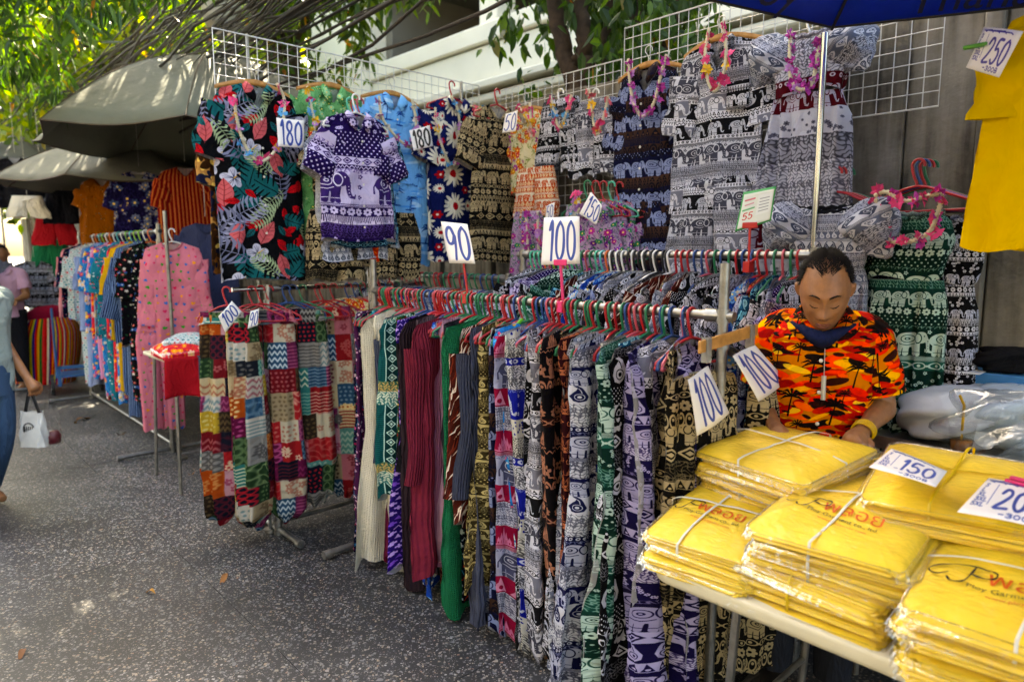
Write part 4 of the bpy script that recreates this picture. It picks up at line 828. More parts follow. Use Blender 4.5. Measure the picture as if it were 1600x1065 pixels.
# ------------------------------------------------------------------ cloth shapes.  local frame: x across, front looks to -y, z up, origin at the top of the hook
def sm_interp(rows, nr):
    rows = np.asarray(rows, float); t = np.linspace(0, 1, len(rows)); q = np.linspace(0, 1, nr)
    k = np.clip(np.searchsorted(t, q, 'right')-1, 0, len(rows)-2); f = (q-t[k])/(t[k+1]-t[k]); f = f*f*(3-2*f)*.6+f*.4
    return rows[k]*(1-f[:, None])+rows[k+1]*f[:, None]
def cloth_tube(rows, nr=26, n=36, seed=0, fold=.012, kf=5, drape=1.0, shoulder=None, crease=.0, hem=.006, sq=.75, twist=0.):
    """rows from hem to top: (z, half width, half thickness, x shift, y shift)"""
    rnd = np.random.default_rng(seed); rows = [tuple(r)+(0,)*(5-len(r)) for r in rows]
    Rw = sm_interp(rows, nr); an = np.linspace(0, 2*math.pi, n+1); ca, sa = np.cos(an), np.sin(an)
    ca = np.sign(ca)*abs(ca)**sq; sa = np.sign(sa)*abs(sa)**.9
    z = Rw[:, 0:1]+0*ca; x = Rw[:, 1:2]*ca[None]; y = Rw[:, 2:3]*sa[None]
    t = np.linspace(0, 1, nr)[:, None]; fade = (1-t)**.6*drape+.12*(1-drape*.5)
    f = 0
    for k in range(4):
        kk = kf*rnd.uniform(.6, 1.7); ph = rnd.uniform(0, 6.3); dr = rnd.uniform(-2.2, 2.2)
        f = f+np.sin(kk*x/max(.05, Rw[:, 1].mean())*2.2+ph+dr*t+.7*np.sin(5*t+ph))*rnd.uniform(.4, 1)
    y = y+f*fold*fade*.55
    g = 0
    for k in range(3):
        m_ = rnd.integers(2, 6); ph = rnd.uniform(0, 6.3); g = g+np.sin(m_*an[None]+ph+rnd.uniform(-4, 4)*t)*rnd.uniform(.3, 1)
    x = x*(1+.045*g*fade); y = y*(1+.16*g*fade)
    if twist: cw, sw = np.cos(twist*(1-t)), np.sin(twist*(1-t)); x, y = x*cw-y*sw, x*sw+y*cw
    x = x+Rw[:, 3:4]+.010*np.sin(t*5+rnd.uniform(0, 6))*(1-t); y = y+Rw[:, 4:5]
    z = z+hem*np.sin(an[None]*3+rnd.uniform(0, 6))*(1-t)**6*2
    if crease:                                        # slanting pull lines
        c = 0
        for k in range(5): c = c+np.sin(rnd.uniform(20, 60)*(z*rnd.uniform(.5, 1)+x*rnd.uniform(-1, 1))+rnd.uniform(0, 6))
        y = y+c*crease*np.sign(sa)[None]
    if shoulder is not None:
        slope, neck, df, db = shoulder; wgt = np.clip((t-.72)/.28, 0, 1)**1.3
        ax = abs(x-Rw[:, 3:4]); z = z-wgt*slope*np.maximum(0, ax-neck)
        dip = np.clip(1-ax/max(neck, 1e-3), 0, 1)          # the neckline cuts the front lower than the back
        zl = Rw[-1, 0]-np.where(sa[None] < 0, df, db)*dip+.004; cut = (z > zl) & (ax < neck)
        z = np.where(cut, zl, z)
    arc = np.concatenate([[0], np.cumsum(np.hypot(np.diff(Rw[:, 1].mean()*ca), np.diff(Rw[:, 2].mean()*sa)))])
    UVs = np.stack(np.broadcast_arrays(arc[None]+0*z, Rw[:, 0:1]+0*z), -1)
    return np.stack([x, y, z], -1), UVs
def sleeve_tube(p0, p1, r0, r1, th=.35, nr=12, n=18, seed=0, bend=0., puff=0., fold=.006):
    """p0 shoulder, p1 cuff (x,y,z); flattened across y"""
    rnd = np.random.default_rng(seed); p0, p1 = np.asarray(p0, float), np.asarray(p1, float); d = p1-p0; L = np.linalg.norm(d); d /= L
    q = np.cross(np.array([0, 1., 0]), d); q /= np.linalg.norm(q)+1e-9; yv = np.cross(d, q); t = np.linspace(0, 1, nr)[:, None]; an = np.linspace(0, 2*math.pi, n+1)[None]
    r = r0+(r1-r0)*t+puff*np.sin(math.pi*t**.8); g = 1+.1*np.sin(an*3+t*6+rnd.uniform(0, 6))+.07*np.sin(an*5-t*9+rnd.uniform(0, 6))
    if puff: g = g+.05*np.sin(an*11+rnd.uniform(0, 6)+2*np.sin(7*t))
    th_ = th+(.0 if not puff else .45*np.sin(math.pi*t))
    P = p0+d*L*t[..., None]+q*(bend*np.sin(math.pi*t))[..., None]+q*(r*np.cos(an)*g)[..., None]+yv*(r*th_*np.sin(an)*g+fold*np.sin(9*t+rnd.uniform(0, 6)))[..., None]
    UVs = np.stack(np.broadcast_arrays(an/(2*math.pi)*(2*math.pi*max(r0, r1)*.7)+.37, t*L+.21), -1)
    return P, UVs
def build_grid(name, PU, m, parent, solid=.0):
    s = MB(); s.grid(PU[0], PU[1]); return s.build(name, m, parent)
def collar(parent, m, w=.085, drop=.1, z0=-.07, y=-.03, spread=.5):
    """two turned-down points and the band behind the neck"""
    for sd in (-1, 1):
        pts = np.array([[[.012*sd, y*.9, z0-drop*.55], [.03*sd, y, z0-drop*.15], [w*.62*sd, y*.45, z0+.012], [w*.66*sd, y*-.4, z0+.022]],
                        [[.03*sd, y*1.4, z0-drop*.95], [.075*sd, y*1.5, z0-drop*.62], [w*1.02*sd, y*1.0, z0-.02], [w*.86*sd, y*-.2, z0+.002]]])
        mid = (pts[0]+pts[1])/2; mid[:, 1] -= .008; g = np.stack([pts[0], mid, pts[1]])
        g[..., 1] -= .006; g = np.stack([spline(r, 7) for r in g]); UVs = np.stack([g[..., 0]+.3, g[..., 2]+.9], -1); s = MB(); s.grid(g, UVs)
        o = s.build('collar', m, parent); md = o.modifiers.new('solid', 'SOLIDIFY'); md.thickness = .003
    a = np.linspace(0, math.pi, 13); g = np.stack([np.stack([w*.68*np.cos(a), .02+.03*np.sin(a), z0+.022+0*a], -1), np.stack([w*.8*np.cos(a), .028+.034*np.sin(a), z0-.03+0*a], -1)])
    s = MB(); s.grid(g, np.stack([g[..., 0], g[..., 2]], -1)); s.build('collar_band', m, parent)
def buttons(parent, n, z0, z1, y, c='#d8d4c8'):
    b = MB(); b.lathe([(0, .003), (.005, .003), (.0065, .0015), (.0065, 0), (0, 0)], 10); me = b.mesh('button', mat('button_plastic', c, .3))
    for k in range(n): link('button', me, parent, (0, y, z0+(z1-z0)*k/max(1, n-1)), rot=(math.pi/2, 0, 0))
def shirt(name, label, loc, rz, m, L=.72, W=.27, cat='shirt', seed=0, sl=.23, slr=.1, sang=38, has_collar=True, pocket=False, vneck=.1, nb=5, group=None, th=.03, tilt=0., fold=.022, m2=None, flare=1.04, top=-.11):
    t = thing(name, label, cat, loc, group=group, rot=(0, tilt, rz)); z0 = top
    th = min(th, .034)
    rows = [(z0-L, W*flare, th*1.0), (z0-L*.7, W*1.0, th*1.05), (z0-L*.4, W*.97, th*1.15), (z0-.17, W*.93, th*1.1), (z0-.07, W*.86, th*.8), (z0+.002, W*.8, th*.35)]
    build_grid('body', cloth_tube(rows, 30, 40, seed, fold, 4.5, shoulder=(.36, .082, vneck, .012), crease=.0032), m, t)
    for sd in (-1, 1):
        a = R_(min(83, sang+11)+(seed*7+sd*5) % 9-4); p0 = np.array([sd*W*.68, 0, z0-.135]); p1 = p0+np.array([sd*math.cos(a), -.02, -math.sin(a)])*(sl+.06)
        build_grid('sleeve', sleeve_tube(p0, p1, slr*1.0, slr*.86, .3, seed=seed+sd, fold=.01), m, t)
    if has_collar: collar(t, m2 or m, z0=z0, y=-th*.9)
    else:
        a = np.linspace(math.pi*1.02, math.pi*1.98, 15); s = MB(); s.tube(np.stack([.078*np.cos(a), -th*.45+.0*a+np.sin(a)*.012, z0+.012+vneck*np.sin(a)*.96], -1), .006, 6); s.build('neckband', m2 or m, t)
    if nb:
        g = np.array([[[-.013, -th-.012, z0-vneck*1.05], [.013, -th-.013, z0-vneck*1.05]], [[-.013, -th*1.25-.012, z0-L*.5], [.013, -th*1.25-.013, z0-L*.5]], [[-.013, -th*1.2-.012, z0-L*.97], [.013, -th*1.2-.013, z0-L*.97]]])
        buttons(t, nb, z0-vneck-.05, z0-L*.9, -th*1.25-.014)
    if pocket:
        g = np.array([[[.07+.11*i/4, -th*1.2-.012-.004*math.sin(i*.8), z0-.21-.12*jj/4] for i in range(5)] for jj in range(5)]); s = MB(); s.grid(g, np.stack([g[..., 0]+.7, g[..., 2]+.12], -1), 0, True); o = s.build('pocket', m2 or m, t); o.modifiers.new('solid', 'SOLIDIFY').thickness = .003
    return t
def shorts(name, label, loc, rz, m, L=.36, W=.2, seed=0, cat='shorts', group=None, flare=1.15, waist=None, th=.04, split=.14):
    t = thing(name, label, cat, loc, rz, group)
    split = min(split, L*.5)
    for sd in (-1, 1):
        rows = [(-L, W*.5*flare, th*.9, sd*W*.55*flare), (-L*.75, W*.52*flare, th, sd*W*.52*flare), (-split, W*.52, th*1.1, sd*W*.47), (-.05, W*.46, th*.9, sd*W*.43), (0, W*.42, th*.7, sd*W*.4)]
        build_grid('leg', cloth_tube(rows, 20, 30, seed+sd, .012, 4), m, t)
    rows = [(-.055, W*.86, th*.95), (-.03, W*.8, th*.9), (0, W*.8, th*.8)]
    build_grid('waistband', cloth_tube(rows, 8, 60, seed+9, .006, 16, sq=.9), waist or m, t)
    return t
def dress(name, label, loc, rz, m, L=1.1, W=.2, seed=0, flare=1.45, puff=True, cat='dress', m_waist=None, group=None, neckw=.1, waist=.3, th=.05, fold=.026, m_neck=None, m_sleeve=None):
    t = thing(name, label, cat, loc, rz, group); z0 = -.08
    rows = [(z0-L, W*flare, th*1.5), (z0-L*.7, W*(flare*.8+.2), th*1.5), (z0-waist-.1, W*1.02, th*1.3), (z0-waist, W*.86, th)]
    build_grid('skirt', cloth_tube(rows, 34, 64, seed, fold, 9), m, t)
    rows = [(z0-waist+.004, W*.865, th*1.02), (z0-waist*.6, W*.95, th*1.25), (z0-.1, W*.98, th*1.1), (z0-.03, W*.86, th*.7), (z0, W*.7, th*.6)]
    build_grid('bodice', cloth_tube(rows, 20, 48, seed+3, .008, 10, shoulder=(.1, neckw, .03, .0), crease=.0015), m, t)
    rows = [(z0-waist-.05, W*.91, th*1.1), (z0-waist, W*.89, th*1.06), (z0-waist+.06, W*.9, th*1.08)]
    if m_waist: build_grid('waistband', cloth_tube(rows, 8, 60, seed+5, .005, 14), m_waist, t)
    a = np.linspace(0, 2*math.pi, 61); s = MB(); s.tube(np.stack([W*.72*np.cos(a), th*.62*np.sin(a), z0+.004*np.sin(a*17)-.02*(np.sin(a) < 0)*abs(np.sin(a))], -1), .009, 6, cap=False); s.build('neck_elastic', m_neck or m, t)
    if puff:
        for sd in (-1, 1): build_grid('puff_sleeve', sleeve_tube((sd*W*.62, 0, z0-.0), (sd*(W*.9+.09), -.01, z0-.2), .045, .012, .6, 20, 40, seed+sd, 0, .07), m_sleeve or m, t)
    return t
def long_piece(name, label, loc, rz, m, L=1.2, W=.19, th=.03, seed=0, cat='dress', group=None, sleeves=False, slL=.55, m2=None, flare=1., fold=.014, yaw=0):
    """a long garment packed edge-on along a rail"""
    t = thing(name, label, cat, loc, rz, group); z0 = -.112; rs = random.Random(seed*7+1); sx, sy = rs.uniform(-.045, .03), rs.uniform(-.04, .04)
    rows = [(z0-L, W*flare, th*1.15, sx, sy), (z0-L*.75, W*(.35+.65*flare), th*1.2, sx*.8, sy*.7), (z0-L*.45, W*.9, th*1.15, sx*.3, sy*.3), (z0-.2, W*.92, th*1.05), (z0-.06, W*.94, th*.8), (z0+.01, W*.82, th*.3)]
    build_grid('body', cloth_tube(rows, 40, 44, seed, fold, 4.6, shoulder=(.2, .05, .03, .0), crease=.0026, sq=.62, twist=rs.uniform(-.55, .55), hem=.014), m, t)
    if sleeves:
        for sd in (-1, 1):
            rr = random.Random(seed+sd); p0 = (sd*W*.86, 0, z0-.12); p1 = (sd*(W*.98+rr.uniform(0, .05)), rr.uniform(-.03, .03), z0-.12-slL)
            build_grid('sleeve', sleeve_tube(p0, p1, .06, .048, .55, 20, 16, seed+sd, .02*sd, fold=.008), m2 or m, t)
    return t
def blouse_piece(name, label, loc, rz, m, L=.62, W=.2, th=.024, seed=0, cat='blouse', group=None, sl=.17):
    t = thing(name, label, cat, loc, rz, group); z0 = -.094
    rows = [(z0-L, W*1.05, th*1.2), (z0-L*.6, W*.96, th*1.2), (z0-.16, W*.95, th), (z0-.05, W*.92, th*.8), (z0+.008, W*.8, th*.3)]
    build_grid('body', cloth_tube(rows, 18, 26, seed, .012, 3.2, shoulder=(.4, .06, .03, 0), sq=.62), m, t)
    for sd in (-1, 1):
        rr = random.Random(seed*3+sd); build_grid('sleeve', sleeve_tube((sd*W*.8, 0, z0-.1), (sd*(W+.05), rr.uniform(-.03, .03), z0-.1-sl), .075, .07, .36, 7, 12, seed+sd), m, t)
    return t
def harem_pants(name, label, loc, rz, m, L=1.05, W=.17, seed=0, group=None, cuff=True):
    t = thing(name, label, 'pants', loc, rz, group); z0 = -.1; r = random.Random(seed)
    for sd in (-1, 1):
        q = L+r.uniform(-.03, .03)
        rows = [(z0-q, W*.22, .03, sd*W*.42, r.uniform(-.02, .02)), (z0-q+.07, W*.5, .07, sd*W*.48), (z0-q*.75, W*.6, .085, sd*W*.5), (z0-q*.45, W*.55, .07, sd*W*.47), (z0-.2, W*.5, .05, sd*W*.44), (z0-.03, W*.46, .035, sd*W*.4), (z0, W*.42, .03, sd*W*.4)]
        build_grid('leg', cloth_tube(rows, 36, 40, seed+sd*3, .034, 3.6, crease=.0025, sq=.85), m, t)
    rows = [(z0-.06, W*.95, .05), (z0-.03, W*.87, .045), (z0+.012, W*.85, .042)]
    build_grid('waistband', cloth_tube(rows, 8, 60, seed+7, .006, 18), m, t)
    return t
# ------------------------------------------------------------------ hangers
PL = {'red': mat('hanger_red', '#a3151f', .35, var=.08), 'green': mat('hanger_green', '#0d6b47', .35, var=.08), 'blue': mat('hanger_blue', '#173f78', .35, var=.08), 'mint': mat('hanger_mint', '#3fae8c', .35), 'pink': mat('hanger_pink', '#b04a58', .35),
      'black': mat('hanger_black', '#15151a', .4), 'white': mat('hanger_white', '#d8d8d4', .4), 'lime': mat('hanger_lime', '#7fb03a', .35), 'orange': mat('hanger_orange', '#d0602a', .35), 'aqua': mat('hanger_aqua', '#4aaeb0', .35)}
WOOD = mat('hanger_wood', '#b07a3a', .45, var=.2, vscale=30, c2='#c58f4c'); WIRE = mat('bright_wire', '#b9b7b2', .3, metal=.9)
HM = {}
def hanger_mesh(c, w=.195, rail=.017):
    k = ('h', c, w)
    if k in HM: return HM[k]
    r0 = rail+.0055; a = np.linspace(R_(-15), R_(195), 15)
    hook = np.stack([r0*np.cos(a), 0*a, r0*np.sin(a)-r0+.003], -1)          # across the rail: x spans the rail
    p = np.vstack([hook[::1], [[-r0*.8, 0, -.045], [-r0*.5, 0, -.066], [-.003, 0, -.082], [0, 0, -.1]]]); p[:, 2] += 0
    s = MB(); s.tube(spline(p, 28), .0052, 7)
    tri = spline([(0, 0, -.096), (.05, 0, -.108), (w*.6, 0, -.135), (w*.96, 0, -.164), (w, 0, -.18), (w*.95, 0, -.19), (0, 0, -.192), (-w*.95, 0, -.19), (-w, 0, -.18), (-w*.96, 0, -.164), (-w*.6, 0, -.135), (-.05, 0, -.108), (0, 0, -.096)], 40)
    s.tube(tri, .0054, 7); HM[k] = s.mesh('clothes_hanger', PL[c]); return HM[k]
def hanger(c, label, loc, rz, group=None, w=.175):
    o = link('clothes_hanger', hanger_mesh(c, w), None, loc, rz); return tag(o, label, 'hanger', group)
def wood_hanger(label, loc, rz, w=.21, group='wooden hangers'):
    t = thing('wooden_hanger', label, 'hanger', loc, rz, group)
    if 'wood' not in HM:
        x = np.linspace(-w, w, 25); zt = -.072-.055*(abs(x)/w)**1.6; h = .024+.012*(1-abs(x)/w); yb = .02*(x/w)**2
        ring = [np.stack([x, yb+dy, zt-h*dz], -1) for dy, dz in ((-.006, .1), (-.007, .5), (-.006, .95), (.006, .95), (.007, .5), (.006, .1), (-.006, .1))]
        s = MB(); s.grid(np.stack(ring), None, 0, True); HM['wood'] = s.mesh('bar', WOOD)
        a = np.linspace(R_(-30), R_(200), 16); s = MB(); s.tube(np.vstack([np.stack([.022*np.cos(a), 0*a, .022*np.sin(a)-.02], -1), [[-.006, 0, -.045], [0, 0, -.06], [0, 0, -.085]]]), .0022, 6); HM['woodhook'] = s.mesh('hook', WIRE)
    link('bar', HM['wood'], t); link('hook', HM['woodhook'], t); return t
# ------------------------------------------------------------------ flower garlands
PETAL = {k: mat('petal_'+k, c, .7, var=.1) for k, c in dict(pink='#d83a78', yellow='#dcae22', lilac='#b47ac0', white='#d8d4cc', magenta='#a8268c', blue='#3f93c8', coral='#d85a6a').items()}
ROPE = mat('garland_rope', '#cfc7a8', .8, bump=.8, bscale=120)
def flower_mesh(c):
    if ('fl', c) in HM: return HM[('fl', c)]
    s = MB(); rnd = np.random.default_rng(len(HM))
    for k in range(7):
        a = 2*math.pi*k/7+rnd.uniform(-.2, .2); e = rnd.uniform(-.5, .9); d = np.array([math.cos(a)*math.cos(e), math.sin(a)*math.cos(e), math.sin(e)]); q = np.cross(d, [0, 0, 1.]); q /= np.linalg.norm(q)+1e-6; n = np.cross(q, d); L = rnd.uniform(.02, .03)
        s.add([d*.002, d*L*.5+q*.0105+n*.003, d*L-n*.003, d*L*.5-q*.0105+n*.003], [(0, 1, 2, 3)])
    HM[('fl', c)] = s.mesh('flower', PETAL[c], False); return HM[('fl', c)]
def garland(label, pts, cols, n=10, parent_loc=None, r=.0085):
    """pts in world space, front of the garment"""
    pts = np.asarray(pts, float); o = pts[0]; t = thing('flower_garland', label, 'garland', o, group='flower garlands'); p = spline(pts, 60)-o
    L = np.concatenate([[0], np.cumsum(np.linalg.norm(np.diff(p, axis=0), axis=1))]); rnd = random.Random(int(abs(pts.sum()*1000)))
    m = max(20, int(L[-1]/.0065)); q = np.stack([np.interp(np.linspace(0, L[-1], m), L, p[:, k]) for k in range(3)], -1)
    s = MB(); s.tube(q, r*(.75+.4*np.abs(np.sin(np.arange(m)*1.57))), 7); s.build('rope', ROPE, t)
    for k in range(n):
        f = (k+.5)/n*L[-1]; c = np.array([np.interp(f, L, p[:, i]) for i in range(3)])
        for e in range(2): link('flower', flower_mesh(cols[(k+e*(k % 2)) % len(cols)]), t, c+np.array([rnd.uniform(-.012, .012), rnd.uniform(-.012, .004), rnd.uniform(-.012, .012)]), rot=(rnd.uniform(0, 6), rnd.uniform(0, 6), rnd.uniform(0, 6)), scale=(1.0+rnd.uniform(-.2, .3),)*3)
    return t
# ------------------------------------------------------------------ hand-lettered price cards
GL = {'0': [[(.5, 1), (.2, .82), (.12, .5), (.2, .18), (.5, 0), (.8, .18), (.88, .5), (.8, .82), (.5, 1)]], '1': [[(.3, .8), (.55, 1), (.55, 0)]], '2': [[(.15, .78), (.35, 1), (.7, .96), (.8, .72), (.5, .35), (.12, 0), (.9, .02)]],
      '5': [[(.85, 1), (.3, .98), (.22, .58), (.55, .62), (.85, .4), (.75, .1), (.4, 0), (.12, .14)]], '8': [[(.5, .54), (.22, .72), (.3, .94), (.6, 1), (.82, .84), (.7, .62), (.4, .48), (.15, .24), (.35, .02), (.68, .02), (.86, .24), (.7, .46), (.5, .54)]],
      '9': [[(.85, .7), (.6, .95), (.3, .92), (.15, .7), (.3, .48), (.65, .5), (.85, .72), (.84, .4), (.7, 0)]], '3': [[(.15, .85), (.45, 1), (.8, .85), (.75, .62), (.4, .52), (.8, .42), (.85, .15), (.5, 0), (.12, .14)]], '-': [[(.2, .5), (.8, .5)]], 'B': [[(.2, 0), (.2, 1), (.7, .95), (.75, .62), (.2, .52), (.8, .42), (.8, .08), (.2, 0)]], 'X': [[(.1, 1), (.9, 0)], [(.9, 1), (.1, 0)]], 'L': [[(.25, 1), (.2, 0), (.8, .02)]], 'S': [[(.85, .85), (.5, 1), (.2, .8), (.75, .3), (.5, 0), (.15, .12)]]}
def wr(c, txt, x, y, h, w, ink, lw, slant=0., gap=.12):
    for ch in txt:
        if ch in GL:
            for st in GL[ch]:
                p = spline(np.array([(x+a*w+slant*b*h, y+b*h, 0) for a, b in st]), 30)[:, :2]; c.stroke(p, lw*(1+.12*np.sin(np.arange(30)*.4)), ink)
        x += w*(1+gap) if ch != '1' else w*(.72+gap)
def card_tex(name, txt, asp=1.0, ink='#1d3f9c', slant=0., lw=.07, m=.06, small=False, h=.8, bg='#ebe7e4'):
    N = 220; M = int(N*asp); c = Canvas(N, bg, M, wrap=False); n = len(txt)-.28*txt.count('1'); w = (1-2*m-(.3 if small else 0))/(n+.12*(len(txt)-1)); x0 = m+(.26 if small else 0)
    y0 = asp*(1-h)/2+(asp*.1 if small else 0)
    wr(c, txt, x0, y0, asp*h*(.72 if small else 1), w, ink, lw, slant)
    if small:
        rnd = random.Random(3)
        for k in range(5): c.stroke([(.06+.03*k, asp*.93), (.08+.17*k, asp*(.93+.02*(k % 2))), (.13+.17*k, asp*.9)], .018, ink)
        for k in range(5): wr(c, ('S', 'L', 'XL', '3XL', '5XL')[k], .05, asp*(.75-.13*k), asp*.09, .05, ink, .014)
        wr(c, '-300B', .42, asp*.06, asp*.1, .08, ink, .016); wr(c, '-', .3, asp*.2, asp*.1, .08, ink, .016)
        c.stroke([(.22, asp*.85), (.24, asp*.3)], .01, ink)
    return card_mat(name, c.a)
def card_mat(name, a, rough=.5, coat=.25):
    if name in MATS: return MATS[name]
    m, nt, b = nodes_mat('card_'+name); L = nt.links.new; u = N_(nt, 'ShaderNodeUVMap'); ti = N_(nt, 'ShaderNodeTexImage', extension='EXTEND', interpolation='Cubic'); ti.image = make_image('card_'+name, a); L(u.outputs[0], ti.inputs[0]); L(ti.outputs[0], b.inputs['Base Color'])
    b.inputs['Roughness'].default_value = rough; b.inputs['Coat Weight'].default_value = coat; b.inputs['Coat Roughness'].default_value = .2; MATS[name] = m; return m
def card_mesh(w, h, curl=.006, seed=0):
    rnd = random.Random(seed); n = 9; s = MB(); P = np.zeros((n, n, 3)); UVs = np.zeros((n, n, 2)); a, b = rnd.uniform(-1, 1), rnd.uniform(0, 6)
    for i in range(n):
        for jj in range(n):
            x, z = jj/(n-1), i/(n-1); P[i, jj] = ((x-.5)*w, curl*(math.sin(x*3+b)+a*(x-.5)*(z-.5)*3), (z-1)*h); UVs[i, jj] = (x, z)
    s.grid(P, UVs); return s
def quad_card(name, label, cat, corners, m, group=None, parent=None, curl=.005, seed=0):
    """a card through four world points TL, TR, BR, BL"""
    tl, tr, br, bl_ = [np.asarray(p, float) for p in corners]; n = 9; P = np.zeros((n, n, 3)); UVs = np.zeros((n, n, 2)); nn = np.cross(tr-tl, bl_-tl); nn /= np.linalg.norm(nn); o = (tl+tr)/2; rnd = random.Random(seed); ph = rnd.uniform(0, 6)
    for i in range(n):
        for jj in range(n):
            x, z = jj/(n-1), i/(n-1); P[i, jj] = (bl_*(1-x)+br*x)*(1-z)+(tl*(1-x)+tr*x)*z+nn*curl*math.sin(x*2.6+z*1.3+ph)-o; UVs[i, jj] = (x, z)
    s = MB(); s.grid(P, UVs)
    if parent is not None:
        s.v[0] += o-np.asarray(parent.location); ob = s.build(name, m, parent)
    else:
        ob = s.build(name, m, None, loc=o); tag(ob, label, cat, group)
    ob.modifiers.new('solid', 'SOLIDIFY').thickness = .0012; return ob
# ------------------------------------------------------------------ racks
def tubeobj(name, pts, r, m, parent, o, n=10): s = MB(); s.tube(np.asarray(pts, float)-np.asarray(o), r, n); return s.build(name, m, parent)
def rack(label, a, b, h, posttop=.05, foot=.32, rail_m=STEEL, rr=.016, footdir=None, joints=True, wheel=False, ext=.04, foots=(1, 1)):
    """a, b: ground points under the two posts"""
    a, b = np.asarray(a, float)*[1, 1, 0], np.asarray(b, float)*[1, 1, 0]; d = (b-a)/np.linalg.norm(b-a); q = np.cross(Z, d) if footdir is None else np.asarray(footdir, float)
    t = thing('clothes_rack', label, 'clothes rack', a); tubeobj('rail', [a+Z*h-d*ext, b+Z*h+d*ext], rr, rail_m, t, a, 12)
    for p, on in ((a, foots[0]), (b, foots[1])):
        po = tubeobj('post', [p+Z*.05, p+Z*(h+posttop)], .017, STEEL, t, a, 12)
        if joints:
            for dz in (0, -.085): s = MB(); s.tube([p-a+Z*(h+dz-.022), p-a+Z*(h+dz+.022)], .0235, 12); s.build('joint', STEEL, po)
            s = MB(); s.tube([p-a+Z*h-d*.06*(1 if p is b else -1), p-a+Z*h], .022, 12); s.build('joint', STEEL, po)
        if on:
            f = tubeobj('foot', [p-q*foot+Z*.035, p+q*foot+Z*.035], .018, STEEL, t, a, 10)
            for sg in (-1, 1): tubeobj('end_cap', [p+q*sg*(foot-.01)+Z*.03, p+q*sg*(foot+.035)+Z*.03], .024, STEEL, f, a, 10)
            s = MB(); s.tube([p-a+Z*.0, p-a+Z*.09], .025, 12); s.build('joint', STEEL, po)
    tubeobj('stretcher', [a+Z*.075, b+Z*.075], .014, STEEL, t, a)
    return t
def ordinal(n): return '%d%s' % (n, 'th' if 10 <= n % 100 <= 20 else {1: 'st', 2: 'nd', 3: 'rd'}.get(n % 10, 'th'))
FD, FZ, FU0, FU1 = 2.0, 1.45, 1.14, 3.26
rack('long steel rack along the street carrying the dense front row of clothes', uv(FU0, FD), uv(FU1, FD), FZ, .17, footdir=V)
W_ = lambda c, **k: plain(c, **k)
